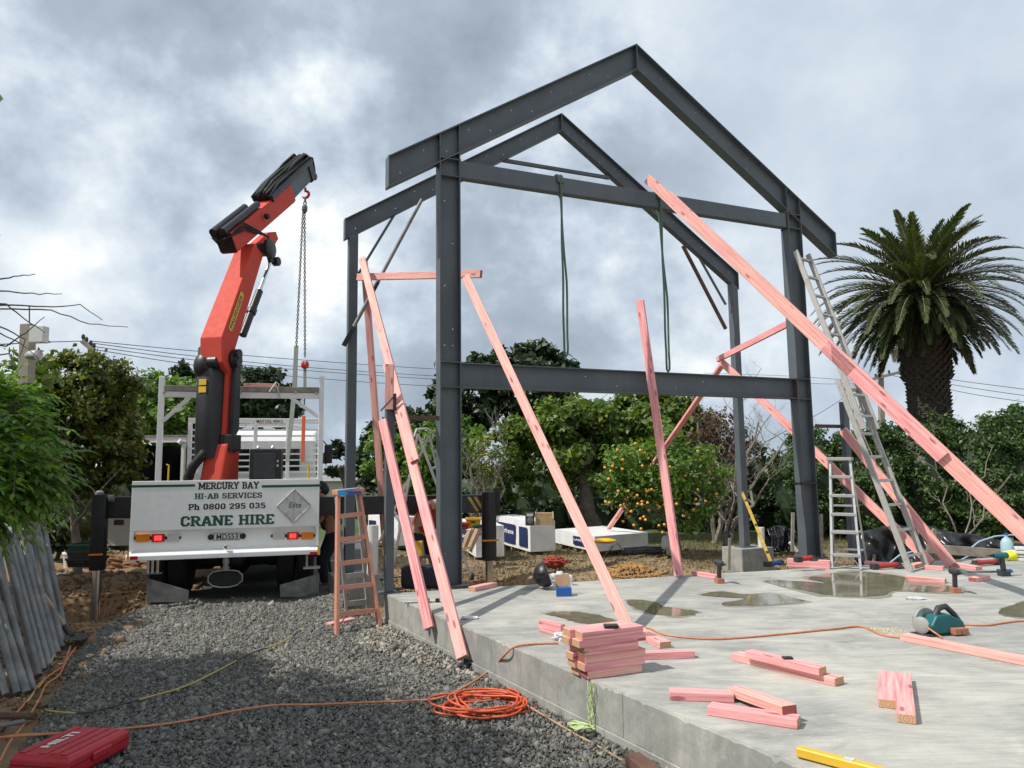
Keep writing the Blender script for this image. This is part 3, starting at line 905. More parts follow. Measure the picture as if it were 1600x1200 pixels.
# small members of the rear frame
def fl_local(px, py, off):
    q = onframe(px, py, off) - LB
    return Vector((q.dot(U), q.dot(V), q.z))
MB().bar(fl_local(783, 250, 2.1), fl_local(952, 278, 2.1), 0.05, 0.05).build('collar_tie', MAT['steel'], F2)
MB().bar(fl_local(617, 334, 2.1), fl_local(560, 428, 2.1), 0.035, 0.035).build('knee_brace', MAT['steel'], F2)
MB().bar(fl_local(1094, 405, 2.1), fl_local(1134, 476, 2.1), 0.03, 0.03).build('knee_brace', MAT['steel'], F2)
MB().bar(fl_local(1067, 384, 2.04), fl_local(1134, 514, 2.04), 0.045, 0.045).build('knee_brace', MAT['rusty'], F2)
# loose pole crossing the rear frame
a, b = onframe(659, 312, 1.95), onframe(537, 540, 1.95)
pr = thing('steel_prop', 'thin grey steel prop hanging from the rear rafter past the slim column', 'prop', b)
MB().cyl(a, b.lerp(a, 0.1), 0.026, 10).build('tube', MAT['galv'], pr, smooth=40)
MB().cyl(b.lerp(a, 0.36), b.lerp(a, 0.42), 0.032, 10).build('collar', MAT['black'], pr, smooth=40)
MB().bar(b.lerp(a, 0.12), b, 0.05, 0.06).build('clamp', MAT['black'], pr)

# plinths under the rear frame
for xc, lab in ((-0.68, 'grey concrete plinth with a white pipe stub behind the orange ladder'), (5.87, 'grey concrete plinth with a pipe stub at the back edge of the slab')):
    c = FL(xc + (0.05 if xc > 0 else 0.1), 2.1, 0)
    p = thing('concrete_plinth', lab, 'plinth', (c.x, c.y, -0.2), FROT, 'plinths under the rear frame')
    MB().box(-0.33, 0.33, -0.25, 0.25, 0.0, 0.468).build('block', MAT['concedge'], p, bevel=0.012)
    MB().cyl((0.18, -0.14, 0.468), (0.18, -0.14, 0.468 + (0.62 if xc < 0 else 0.32)), 0.075 if xc < 0 else 0.055, 16).build('pipe_stub', MAT['whiteplastic'], p, smooth=40)

# short wall posts beside the portal
def short_post(x, y, ztop, lab, barx, bz):
    c = FL(x, y, 0)
    p = thing('steel_post', lab, 'post', (c.x, c.y, HS), FROT, 'short steel wall posts')
    MB().box(-0.045, 0.045, -0.045, 0.045, 0.012, ztop).build('shaft', MAT['steel'], p, bevel=0.006)
    MB().box(-0.10, 0.10, -0.09, 0.09, 0.001, 0.012).build('base_plate', MAT['steel'], p)
    MB().bar((0.05 if barx > 0 else -0.05, 0.02, bz), (barx, 0.02, bz), 0.012, 0.05).build('tie_bar', MAT['rusty'], p)
    return p
_pz = lambda px, py, x: PY(px, py, FL(x, -0.11, 0).y).z - HS
short_post(-0.70, -0.11, _pz(605, 636, -0.7), 'short steel post at the slab corner beside the orange ladder', 0.56, _pz(640, 653, -0.4))
short_post(5.87, -0.11, _pz(1309, 628, 5.87), 'short steel post behind the long ladder at the far slab corner', -0.54, _pz(1290, 666, 5.6))

# slings hanging from the tie beam
def sling(px0, x1, y0, y1, lab):
    c = onframe(px0, y0, 0)
    xl = (c - LB).dot(U)
    zb_ = (onframe(x1, y1, -0.08) - LB).z
    s = thing('lifting_sling', lab, 'sling', FL(xl, 0, zb_), FROT, 'lifting slings on the tie beam')
    o = 4.735 - zb_
    m = MB()
    loop = []
    for i in range(15):
        a_ = math.pi * (i / 14)
        loop.append(Vector((0, -0.075 * math.cos(a_), o + 0.02 + 0.105 * math.sin(a_) ** 0.6)))
    front = [Vector((0.004 * math.sin(k * 0.9), -0.077, o - (o - 0.25) * k / 14)) for k in range(1, 15)]
    back = [Vector((0.060 + 0.004 * math.sin(k * 0.7 + 1), 0.075 - 0.13 * min(1, k / 9), o - (o - 0.25) * k / 14)) for k in range(1, 15)]
    bottom = [Vector((0.004, -0.07, 0.12)), Vector((0.008, -0.066, 0.03)), Vector((0.03, -0.06, 0.0)), Vector((0.054, -0.058, 0.03)), Vector((0.060, -0.056, 0.12))]
    m.tube(list(reversed(front)) + loop + back, 0.014, 8)
    m.tube([front[-1]] + bottom + [back[-1]], 0.014, 8)
    m.build('web', MAT['sling'], s, smooth=60)
    m = MB()
    for k in range(2):
        m.tube([(0.02 - 0.05 * k, -0.075 * math.cos(math.pi * i / 10), o + 0.022 + 0.11 * math.sin(math.pi * i / 10) ** 0.5) for i in range(11)], 0.018, 8)
    m.build('choke', MAT['sling'], s, smooth=60)
sling(872, 876, 292, 556, 'green lifting sling hanging from the tie beam, the one nearer the thick column')
sling(1027, 1029, 318, 580, 'green lifting sling hanging close to the long pink brace')

# ================================================================== timber
def timber(p, q, w, h, label, up=(0, 0, 1), group=None, name='timber', off=(0, 0, 0), parent=None, cat='timber'):
    """length along local x; w across, h along up"""
    p, q = Vector(p), Vector(q)
    x, y, z = basis(q - p, up)
    L = (q - p).length
    mb = MB()
    i = 0.002
    v = []
    for xx in (0, L):
        for (a, b) in ((-1, -1), (1, -1), (1, 1), (-1, 1)):
            v.append((xx, a * w / 2, b * h / 2))
    mb.add(v, [(0, 1, 5, 4), (1, 2, 6, 5), (2, 3, 7, 6), (3, 0, 4, 7)], 0)
    mb.add(v, [(3, 2, 1, 0), (4, 5, 6, 7)], 1)
    o = mb.build(name, [MAT['pink'], MAT['endgrain']], bevel=0.0025)
    o.matrix_world = Matrix(((x.x, y.x, z.x, p.x), (x.y, y.y, z.y, p.y), (x.z, y.z, z.z, p.z), (0, 0, 0, 1)))
    if parent is not None: o.parent = parent; return o
    return tag(o, label, cat, group)
def proj(p):
    q = Vector(p) - CAM
    k = q.dot(fwd)
    return 800 + FPX * q.dot(crt) / k, 600 - FPX * q.dot(cup) / k
def extend(p, q, axis_, val):
    """point on the line p->q whose picture coordinate equals val"""
    lo, hi = 0.3, 4.0
    f = lambda k: proj(p.lerp(q, k))[axis_] - val
    s0 = f(lo)
    for _ in range(50):
        mid_ = (lo + hi) / 2
        if (f(mid_) > 0) == (s0 > 0): lo = mid_
        else: hi = mid_
    return p.lerp(q, lo)
BR = 'pink timber braces on the steel frames'
TOCAM = Vector((0.1, -1, 0.1))
b0 = G(984, 990, HS) + Vector((0, 0, 0.02)); t0 = onframe(727, 432, -0.14)
timber(b0, t0, 0.045, 0.092, 'pink timber brace from the thick column down to the stack of short timbers', up=(1, -0.35, 0), group=BR, name='timber_brace')
# rail between the left columns
timber(onframe(559, 433, 1.98), onframe(752, 428, 0.13), 0.045, 0.092, 'level pink rail nailed between the slim and the thick column', up=(0, 0, 1), group=BR, name='timber_rail')
# long spliced brace falling to the slab edge
low = PL(723, 1028, SA + nl * 0.07, nl); top = onframe(563, 406, 1.9)
s_ax = (top - low).normalized(); side = s_ax.cross(TOCAM).normalized()
timber(low, low.lerp(top, 0.62), 0.045, 0.092, 'pink brace reaching furthest down in front of the slab edge', up=(1, -0.3, 0.2), group=BR, name='timber_brace')
o2 = Vector((0.035, -0.055, 0))
timber(low.lerp(top, 0.36) + o2, top + o2, 0.045, 0.092, 'upper length of the spliced pink brace rising to the slim column', up=(1, -0.3, 0.2), group=BR, name='timber_brace')
low2 = PL(671, 982, SA + nl * 0.06, nl); top2 = FL(-0.70, -0.11, 0) + Vector((-0.02, -0.09, 0)); top2 = PY(598, 657, top2.y)
timber(low2, top2, 0.045, 0.088, 'pink brace leaning from the slab face to the short corner post', up=(1, -0.3, 0.2), group=BR, name='timber_brace')
for p_, lb_ in ((low2, 'steel peg under the shorter corner brace'), (low, 'steel peg under the longest corner brace')):
    d_ = (p_ - Vector((0, 0, 0.17)))
    tag(MB().tube([p_ + Vector((0, 0, 0.03)), p_ - Vector((0, 0, 0.03)), p_ - Vector((0, 0, 0.07))], [0.012, 0.012, 0.003], 6).build('peg', MAT['galv'], origin=p_), lb_, 'peg')
timber(onframe(569, 409, 2.02), PY(603, 868, 10.9), 0.045, 0.09, 'shaded reddish brace dropping behind the corner post', up=(1, -0.4, 0), group=BR, name='timber_brace')
cp = FL(-0.70, -0.17, 0)
timber(PY(608, 640, cp.y), PY(609, 569, cp.y), 0.045, 0.09, 'short upright pink block clamped on top of the corner post', up=(1, 0, 0), group=BR, name='timber_block')
cl = thing('clamp', 'dark bar clamp gripping the block on the corner post', 'clamp', PY(608, 630, cp.y - 0.05))
c0 = PY(608, 630, cp.y - 0.05)
MB().tube([c0 + Vector((-0.09, 0, -0.08)), c0 + Vector((0.02, 0, 0.04)), c0 + Vector((0.07, 0, 0.10))], 0.010, 6).build('screw', MAT['black'], cl)
MB().bar(c0 + Vector((0.06, 0, 0.10)), c0 + Vector((0.06, 0, -0.07)), 0.03, 0.02).build('jaw', MAT['black'], cl)
# post leaning on the floor beam
pb = G(1061, 902, HS) + Vector((0, 0, 0.015)); pc_ = onframe(1017, 590, -0.13)
pt_ = extend(pb, pc_, 1, 470)
timber(pb, pt_, 0.062, 0.095, 'pink timber post leaning on the floor beam in mid slab', up=(1, -0.5, 0), group=BR, name='timber_post')
# big double brace
bt = onframe(1012, 279, -0.16)
bb = G(1752, 978, HS)
up8 = Vector((0.55, -0.6, 0.75))
ax8 = (bb - bt).normalized(); xa8, ya8, za8 = basis(bb - bt, up8)
timber(bt.lerp(bb, 0.0), bt.lerp(bb, 0.56), 0.045, 0.12, 'upper length of the big pink brace that crosses the tie beam', up=up8, group=BR, name='timber_brace')
timber(bt.lerp(bb, 0.06) + ya8 * 0.047, bb + ya8 * 0.047, 0.047, 0.14, 'thickest pink brace running down out of the picture past the palm', up=up8, group=BR, name='timber_brace')
timber(bt.lerp(bb, 0.5), bt.lerp(bb, 0.735), 0.045, 0.12, 'splice length on the big pink brace, its sawn end showing', up=up8, group=BR, name='timber_brace')
# right hand side
timber(onframe(1121, 562, 1.98), onframe(1231, 506, 0.14), 0.045, 0.092, 'sloping pink rail between the slim and the taped column', up=(0, 0, 1), group=BR, name='timber_rail')
timber(onframe(1131, 566, 2.02), PY(951, 826, 16.2), 0.05, 0.10, 'dark pink brace running back to the citrus tree', up=(1, -0.4, 0.5), group=BR, name='timber_brace')
timber(onframe(1128, 566, 1.9), G(1456, 884, HS) + Vector((0, 0, 0.03)), 0.045, 0.11, 'pink brace passing behind the thick column down to the long ladder feet', up=(0.5, -0.6, 0.6), group=BR, name='timber_brace')
pr_c = FL(5.87, -0.16, 0)
timber(PY(1317, 672, pr_c.y - 0.05), G(1488, 887, HS) + Vector((0, 0, 0.03)), 0.045, 0.12, 'pink brace from the far short post to the slab edge', up=(0.5, -0.6, 0.6), group=BR, name='timber_brace')

# short lengths lying on the slab: two ground points under the centre line, width, height, lift
TS = 'timber offcuts lying on the slab'
def lying(a, b, w, h, label, lift=0.0, dz=0.0):
    p, q = G(*a, HS + lift), G(*b, HS + lift + dz)
    p.z += h / 2 + 0.001; q.z += h / 2 + 0.001
    return timber(p, q, w, h, label, group=TS, name='timber_offcut')
lying((845, 986), (880, 995), 0.045, 0.09, 'offcut on edge beside the clear plastic bag')
lying((880, 993), (908, 1004), 0.07, 0.045, 'flat offcut running in behind the timber stack')
lying((986, 983), (1020, 1004), 0.09, 0.045, 'offcut under the orange cord behind the stack')
lying((1006, 997), (1040, 1013), 0.09, 0.045, 'offcut with a pale screw on its end behind the stack')
lying((1000, 1030), (1084, 1027), 0.06, 0.045, 'offcut poking out beside the timber stack')
lying((1150, 1030), (1312, 1071), 0.09, 0.045, 'long offcut under a shorter one in mid slab')
lying((1170, 1027), (1286, 1055), 0.075, 0.045, 'shorter offcut with a black tool on top', lift=0.046)
lying((1046, 1091), (1146, 1095), 0.09, 0.045, 'offcut at the back of the crossed trio')
lying((1148, 1086), (1234, 1117), 0.09, 0.045, 'offcut lying across the crossed trio', lift=0.012, dz=0.03)
lying((1109, 1114), (1249, 1136), 0.09, 0.045, 'front offcut of the crossed trio with a knot hole')
lying((1386, 1061), (1387, 1107), 0.085, 0.045, 'shorter of the two offcuts side by side')
lying((1411, 1064), (1417, 1131), 0.085, 0.045, 'longer of the two offcuts side by side')
lying((1412, 1000), (1640, 1046), 0.09, 0.045, 'longest bright pink timber beside the teal saw')
lying((1084, 898), (1122, 905), 0.07, 0.045, 'small offcut touching the lone driver')
lying((1231, 885), (1298, 889), 0.07, 0.10, 'stout offcut with tools on it at the column foot')
lying((1416, 906), (1478, 911), 0.09, 0.045, 'offcut mirrored in the largest puddle')
lying((1520, 909), (1541, 905), 0.09, 0.045, 'stubby offcut beside the long shadow')
lying((1352, 882), (1405, 886), 0.08, 0.045, 'offcut behind the red cutter')
lying((1445, 889), (1475, 891), 0.08, 0.045, 'stub of timber at the foot of the long ladder')
lying((1493, 885), (1530, 891), 0.09, 0.045, 'offcut beside the blue handled saw')
lying((1425, 888), (1440, 884), 0.07, 0.045, 'small block between the long ladder rails')
lying((737, 924), (772, 916), 0.09, 0.045, 'dark red offcut at the thick column base')
# the stack
c1, c2 = G(921, 1062, HS), G(1005, 1050, HS)
sd = (c2 - c1).normalized(); sn = Vector((-sd.y, sd.x, 0))
rg = random.Random(3)
shift = [(-0.005, 0.0), (-0.03, 0.02), (-0.03, 0.02), (-0.02, -0.015), (-0.06, 0.035), (-0.055, 0.0)]
lay = ['bottom', 'second from bottom', 'third from bottom', 'third from top', 'second from top', 'topmost']
for i, (s0, s1) in enumerate(shift):
    z = HS + 0.0235 + i * 0.0465
    for j, y in enumerate((0.045, 0.140)):
        jj = rg.uniform(-0.012, 0.012) - 0.02 * j
        p = c1 + sd * (s0 + jj) + sn * y; q = c2 + sd * (s1 + jj) + sn * y
        p.z = q.z = z
        timber(p, q, 0.092, 0.0455, 'short timber in the neat stack, %s layer, %s row' % (lay[i], 'front' if j == 0 else 'back'), group='short timbers stacked on the slab edge', name='stacked_timber')
stz = HS + 6 * 0.0465

# ================================================================== truck
TROT = R(14.0)
TF = Vector((-math.sin(TROT), math.cos(TROT), 0))      # forward
TR = Vector((math.cos(TROT), math.sin(TROT), 0))       # to the right
_l = PY(198, 876, 9.05); _l.z = 0
_r = PL(500, 867, _l, TF); _r.z = 0
T0 = (_l + _r) / 2
def tl(px, py, y=0.0):
    """photograph pixel to truck coordinates on the cross plane y metres ahead of the tailgate"""
    q = PL(px, py, T0 + TF * y, TF) - T0
    return Vector((q.dot(TR), y, q.z))
def TW(x, y, z): return T0 + TR * x + TF * y + Vector((0, 0, z))
TX = Matrix(((1, 0, 0, 0), (0, 0, 1, 0), (0, 1, 0, 0), (0, 0, 0, 1)))
def tplane(px0, px1, py0, py1, y):
    a, b = tl(px0, py1, y), tl(px1, py0, y)
    c = (a + b) / 2
    # x right, y up, normal towards the rear
    M = Matrix(((1, 0, 0, c.x), (0, 0, 1, y), (0, 1, 0, c.z), (0, 0, 0, 1)))
    return b.x - a.x, b.z - a.z, M
truck = thing('crane_truck', 'white flatbed crane truck parked with its lettered tailgate to the gravel', 'truck', T0, TROT)
W = (_r - _l).length / 2
zl0, zl1 = 0.565, 0.665      # lip
zb1 = tl(350, 826).z         # underside of the lettered board
zt_ = tl(350, 750).z         # top of the tailgate
tg = MB()
tg.box(-W + 0.02, W - 0.02, 0.0, 0.045, zb1, zt_)
tgo = tg.build('tailgate', MAT['white'], truck, bevel=0.006)
m = MB().box(-W + 0.025, W - 0.025, 0.075, 0.10, zl1 - 0.03, zb1 + 0.02)
m.box(-W + 0.02, -W + 0.055, 0.0, 0.10, zl1, zb1 - 0.002); m.box(W - 0.055, W - 0.02, 0.0, 0.10, zl1, zb1 - 0.002)
m.build('light_board', MAT['white'], truck, bevel=0.003)
lip = MB()
lip.prism([Vector((-W, 0.10, zl1)), Vector((-W, -0.06, zl1 - 0.03)), Vector((-W, -0.075, zl1 - 0.045)), Vector((-W, -0.075, zl0)), Vector((-W, 0.10, zl0))], (-W, 0, 0), (W, 0, 0))
lip.build('rear_bumper', MAT['white'], truck, bevel=0.004)
GLYPH = {'M': (1.02, [[(.15, 0), (.15, 1)], [(.87, 0), (.87, 1)], [(.18, .95), (.51, .2)], [(.51, .2), (.84, .95)]], [(.15, 0), (.87, 0), (.12, 1), (.9, 1)]),
'E': (.74, [[(.2, 0), (.2, 1)], [(.06, .91), (.68, .91)], [(.2, .5), (.54, .5)], [(.06, .09), (.68, .09)], [(.63, .91), (.63, .74)], [(.63, .09), (.63, .27)]], []),
'R': (.84, [[(.2, 0), (.2, 1)], [(.06, .91), (.53, .91), (.66, .8), (.66, .6), (.53, .49), (.2, .49)], [(.46, .45), (.7, .06)]], [(.2, 0), (.76, 0)]),
'C': (.78, [[(.66, .68), (.66, .8), (.54, .91), (.3, .91), (.16, .76), (.16, .24), (.3, .09), (.54, .09), (.66, .2), (.66, .32)]], []),
'U': (.86, [[(.19, 1), (.19, .24), (.31, .09), (.55, .09), (.67, .24), (.67, 1)]], [(.19, 1), (.67, 1)]),
'Y': (.86, [[(.13, 1), (.43, .46)], [(.73, 1), (.43, .46)], [(.43, .5), (.43, 0)]], [(.14, 1), (.72, 1), (.43, 0)]),
'B': (.8, [[(.2, 0), (.2, 1)], [(.06, .91), (.5, .91), (.62, .8), (.62, .63), (.5, .52), (.2, .52)], [(.5, .52), (.65, .4), (.65, .2), (.52, .09), (.06, .09)]], []),
'A': (.88, [[(.13, 0), (.42, .95)], [(.46, .95), (.75, 0)], [(.25, .3), (.63, .3)]], [(.14, 0), (.74, 0)]),
'H': (.88, [[(.2, 0), (.2, 1)], [(.68, 0), (.68, 1)], [(.2, .5), (.68, .5)]], [(.2, 0), (.68, 0), (.2, 1), (.68, 1)]),
'I': (.44, [[(.22, 0), (.22, 1)]], [(.22, 0), (.22, 1)]), '-': (.5, [[(.1, .44), (.4, .44)]], []),
'S': (.78, [[(.62, .7), (.62, .8), (.5, .91), (.28, .91), (.16, .8), (.16, .66), (.27, .55), (.52, .46), (.63, .35), (.63, .2), (.5, .09), (.26, .09), (.15, .19), (.15, .31)]], []),
'V': (.88, [[(.13, 1), (.42, .05)], [(.46, .05), (.75, 1)]], [(.14, 1), (.74, 1)]),
'P': (.78, [[(.2, 0), (.2, 1)], [(.06, .91), (.53, .91), (.66, .78), (.66, .56), (.53, .43), (.2, .43)]], [(.2, 0)]),
'h': (.8, [[(.2, 0), (.2, 1)], [(.2, .52), (.32, .64), (.48, .64), (.6, .52), (.6, 0)]], [(.2, 0), (.6, 0), (.14, 1)]),
'N': (.9, [[(.18, 0), (.18, 1)], [(.72, 0), (.72, 1)], [(.18, .97), (.72, .03)]], [(.18, 0), (.12, 1), (.74, 1)]),
'0': (.8, [[(.17, .25), (.3, .09), (.5, .09), (.63, .25), (.63, .75), (.5, .91), (.3, .91), (.17, .75), (.17, .25)]], []),
'8': (.8, [[(.3, .52), (.18, .64), (.18, .8), (.3, .91), (.5, .91), (.62, .8), (.62, .64), (.5, .52), (.3, .52), (.16, .39), (.16, .2), (.3, .09), (.5, .09), (.64, .2), (.64, .39), (.5, .52)]], []),
'2': (.8, [[(.17, .7), (.17, .8), (.3, .91), (.5, .91), (.63, .8), (.63, .62), (.17, .12)], [(.1, .09), (.66, .09)], [(.63, .09), (.63, .24)]], []),
'9': (.8, [[(.62, .55), (.5, .44), (.3, .44), (.17, .56), (.17, .78), (.3, .91), (.5, .91), (.63, .78), (.63, .25), (.5, .09), (.28, .09), (.17, .2)]], []),
'5': (.8, [[(.64, .91), (.2, .91), (.2, .54), (.5, .57), (.63, .44), (.63, .22), (.5, .09), (.28, .09), (.16, .2)]], []),
'3': (.8, [[(.17, .78), (.29, .91), (.5, .91), (.62, .8), (.62, .63), (.5, .52), (.33, .52)], [(.5, .52), (.64, .4), (.64, .2), (.5, .09), (.28, .09), (.16, .22)]], [])}
def slab_letters(body, px0, px1, py0, py1, mat):
    """heavy slab serif capitals, one small mesh a letter"""
    w_, h_, M = tplane(px0, px1, py0, py1, 0.0)
    adv = sum(GLYPH[ch][0] if ch != ' ' else 0.42 for ch in body)
    sx = w_ / adv
    x = -w_ / 2
    T = 0.20
    for ch in body:
        if ch == ' ': x += 0.42 * sx; continue
        gw, strokes, serifs = GLYPH[ch]
        m = MB(); k = 0
        def q(a, b): return M @ Vector((x + a * sx, (b - 0.5) * h_, -0.0012 - 0.00004 * k))
        for pl in strokes:
            for (a, b) in zip(pl, pl[1:]):
                d = Vector((b[0] - a[0], b[1] - a[1])); L = d.length; d /= L
                e = 0.05 if len(pl) > 2 else 0.0
                t2 = T / 2 * (1.12 if abs(d.y) > 0.7 else 0.86)
                n = Vector((-d.y, d.x)) * t2
                A, B = Vector(a) - d * e, Vector(b) + d * e
                m.add([q(A.x + n.x, A.y + n.y), q(A.x - n.x, A.y - n.y), q(B.x - n.x, B.y - n.y), q(B.x + n.x, B.y + n.y)], [(0, 1, 2, 3)]); k += 1
        for (a, b) in serifs:
            y0, y1 = (0, 0.15) if b == 0 else (0.85, 1.0)
            m.add([q(a - 0.19, y0), q(a + 0.19, y0), q(a + 0.19, y1), q(a - 0.19, y1)], [(0, 1, 2, 3)]); k += 1
        m.build('letter', mat, tgo)
        x += gw * sx
def letter(name, body, px0, px1, py0, py1, mat, bold=0.02, y=0.0, th=0.0025, par=tgo, shear=0.0):
    w_, h_, M = tplane(px0, px1, py0, py1, y - th)
    return text_mb(body, w_, h_, M, 0.0, bold, shear=shear).build(name, mat, par)
slab_letters('MERCURY BAY', 310, 405, 752.5, 765, MAT['lettblack'])
slab_letters('HI-AB SERVICES', 304, 410, 769, 780, MAT['green'])
slab_letters('Ph 0800 295 035', 294, 415.5, 785, 797, MAT['lettblack'])
slab_letters('CRANE HIRE', 281, 429, 803, 823, MAT['green'])
for a, b in ((206, 305), (409, 501.5)):
    p, q = tl(a, 762), tl(b, 756.5)
    MB().box(p.x, q.x, -0.0025, -0.001, p.z, q.z).build('stripe', MAT['green'], tgo)
# diamond sign holder
c = tl(459.5, 790); dsz = 0.205
dm = MB().prism([c + Vector((0, -0.004, dsz)), c + Vector((dsz, -0.004, 0)), c + Vector((0, -0.004, -dsz)), c + Vector((-dsz, -0.004, 0))], (0, 0, 0), (0, -0.008, 0))
dmo = dm.build('diamond_sign', MAT['whiteplastic'], truck, bevel=0.003)
m = MB()
k_ = [c + Vector((0, -0.018, dsz)), c + Vector((dsz, -0.018, 0)), c + Vector((0, -0.018, -dsz)), c + Vector((-dsz, -0.018, 0))]
for i in range(4): m.cyl(k_[i], k_[(i + 1) % 4], 0.008, 6)
m.build('frame', MAT['dullalloy'], dmo)
m = MB()
for i in range(4):
    p = k_[i].lerp(k_[(i + 1) % 4], 0.5)
    d_ = (c - p).normalized(); d_.y = 0
    m.bar(p - d_ * 0.02 + Vector((0, -0.006, 0)), p + d_ * 0.05 + Vector((0, -0.004, 0)), 0.012, 0.008)
m.bar(c + Vector((0, -0.015, dsz - 0.02)), c + Vector((0, -0.015, -dsz + 0.02)), 0.008, 0.004, up=(0, 1, 0))
m.build('clip', MAT['dullalloy'], dmo)
letter('lettering', 'Elite', 451, 471, 784.5, 793.5, MAT['lettblack'], 0.0, -0.013, par=dmo, shear=0.25)
# lamps and number plate on the light board
LY = 0.075
def lamp(px0, px1, py0, py1, mat, label=None, lit=False):
    p, q = tl(px0, py1, LY), tl(px1, py0, LY)
    l = MB().box(p.x, q.x, LY - 0.022, LY - 0.0005, p.z, q.z).build('tail_lamp', mat, truck, bevel=0.006, label=label)
    if lit:
        w_ = (q.x - p.x)
        m = MB()
        n = 4
        for i in range(n):
            m.box(p.x + w_ * (0.22 + 0.145 * i), p.x + w_ * (0.22 + 0.145 * i + 0.115), LY - 0.026, LY - 0.0225, p.z + (q.z - p.z) * 0.2, q.z - (q.z - p.z) * 0.2)
        m.build('led', MAT['redlit'], l)
    m = MB()
    for x in (p.x - 0.004, q.x + 0.004): m.cyl((x, LY - 0.012, (p.z + q.z) / 2), (x, LY - 0.0005, (p.z + q.z) / 2), 0.020, 10)
    m.build('bracket', MAT['black'], l)
for x0, x1, mt, lab, li in ((212, 234.5, 'orange', 'amber turn signal', 0), (237, 258, 'redlens', 'lit red brake lamp', 1), (261.5, 280.5, 'clearlens', 'clear reversing lamp', 0)):
    lamp(x0, x1, 834, 847, MAT[mt], lab, li)
for x0, x1, mt, lab, li in ((426, 445, 'clearlens', 'clear reversing lamp', 0), (448.5, 467, 'redlens', 'lit red brake lamp', 1), (471, 490, 'orange', 'amber turn signal', 0)):
    lamp(x0, x1, 831, 843, MAT[mt], lab, li)
p, q = tl(333.5, 845, LY), tl(376, 831.5, LY)
npl = MB().box(p.x, q.x, LY - 0.012, LY - 0.001, p.z, q.z).build('number_plate', MAT['whiteplastic'], truck, bevel=0.002)
letter('lettering', 'MDS53', 338, 372, 833.5, 843.5, MAT['lettblack'], 0.012, LY - 0.0125, par=npl)
m = MB()
for z in (p.z + 0.004, q.z - 0.009): m.box(p.x + 0.002, q.x - 0.002, LY - 0.0135, LY - 0.012, z, z + 0.005)
for x in (p.x + 0.002, q.x - 0.007): m.box(x, x + 0.005, LY - 0.0138, LY - 0.012, p.z + 0.004, q.z - 0.004)
m.build('border', MAT['lettblack'], npl)
m = MB()
for x in (p.x - 0.03, q.x + 0.03): m.cyl((x, LY - 0.03, (p.z + q.z) / 2), (x, LY - 0.001, (p.z + q.z) / 2), 0.036, 12)
m.build('plate_lamp', MAT['black'], truck)
for a, b, c_, d in ((198, 202, 860, 876), (496, 500, 853, 867)):
    p, q = tl(a, d, -0.076), tl(b, c_, -0.076)
    MB().box(p.x, q.x, -0.0785, -0.0755, p.z, q.z).build('reflector', MAT['yellow'], truck, label='yellow corner reflector')
for a, b, c_, d in ((203, 215, 869, 875), (484, 496, 862, 867)):
    p, q = tl(a, d, -0.076), tl(b, c_, -0.076)
    MB().box(p.x, q.x, -0.0785, -0.0755, p.z, q.z).build('reflector', MAT['redlens'], truck, label='red corner reflector')
c = tl(353, 855, -0.05)
MB().lathe(c + Vector((0, 0, -0.03)), [(0.012, 0), (0.02, 0.01), (0.034, 0.03), (0.034, 0.05), (0.028, 0.056)], 14).build('tow_socket', MAT['chrome'], truck, smooth=40)
# lower fittings
m = MB()
for x in (232, 239, 247): a = tl(x, 874, 0.02); m.cyl(Vector((a.x, 0.02, zl0 + 0.002)), Vector((a.x, 0.02, zl0 - 0.15)), 0.018, 10)
a, b = tl(224, 894, 0.02), tl(254, 894, 0.02)
m.box(a.x, b.x, -0.02, 0.12, zl0 - 0.17, zl0 - 0.15)
m.build('step', MAT['chrome'], truck, smooth=40)
a, b = tl(474, 888, 0.05), tl(500, 885, 0.05)
MB().box(a.x, b.x, 0.0, 0.14, a.z - 0.005, a.z + 0.015).cyl(Vector((a.x + 0.04, 0.05, zl0 + 0.002)), Vector((a.x + 0.04, 0.05, a.z)), 0.014, 8).build('step', MAT['dullalloy'], truck)
c = tl(352, 904, 0.1)
sx, sz = 0.20, 0.10
octo = [(-1, 0.35), (-0.75, 0.85), (-0.3, 1), (0.3, 1), (0.75, 0.85), (1, 0.35), (1, -0.35), (0.7, -0.85), (0.25, -1.05), (-0.25, -1.05), (-0.7, -0.85), (-1, -0.35)]
m = MB().prism([c + Vector((x * sx, 0, z * sz)) for x, z in octo], (0, 0, 0), (0, 0.03, 0))
mo = m.build('spare_lamp_plate', MAT['glassdark'], truck, bevel=0.004)
m = MB()
pts = [c + Vector((x * sx, -0.004, z * sz)) for x, z in octo]
m.tube(pts + [pts[0], pts[1]], 0.008, 6); m.build('rim', MAT['dullalloy'], mo)
MB().lathe(c + Vector((0, 0.02, sz)), [(0.04, 0), (0.05, 0.03), (0.03, 0.06), (0.045, 0.1), (0.03, 0.16)], 12).build('bracket', MAT['dullalloy'], truck, smooth=40)
for poly in ([(228, 903), (295, 923), (294, 941), (229, 941)], [(437, 914), (499, 896), (498, 933), (438, 933)]):
    pp = [tl(x, y, 0.28) for x, y in poly]
    MB().prism(pp, (0, 0, 0), (0, 0.012, 0)).build('mudflap', MAT['mudflap'], truck, bevel=0.002)
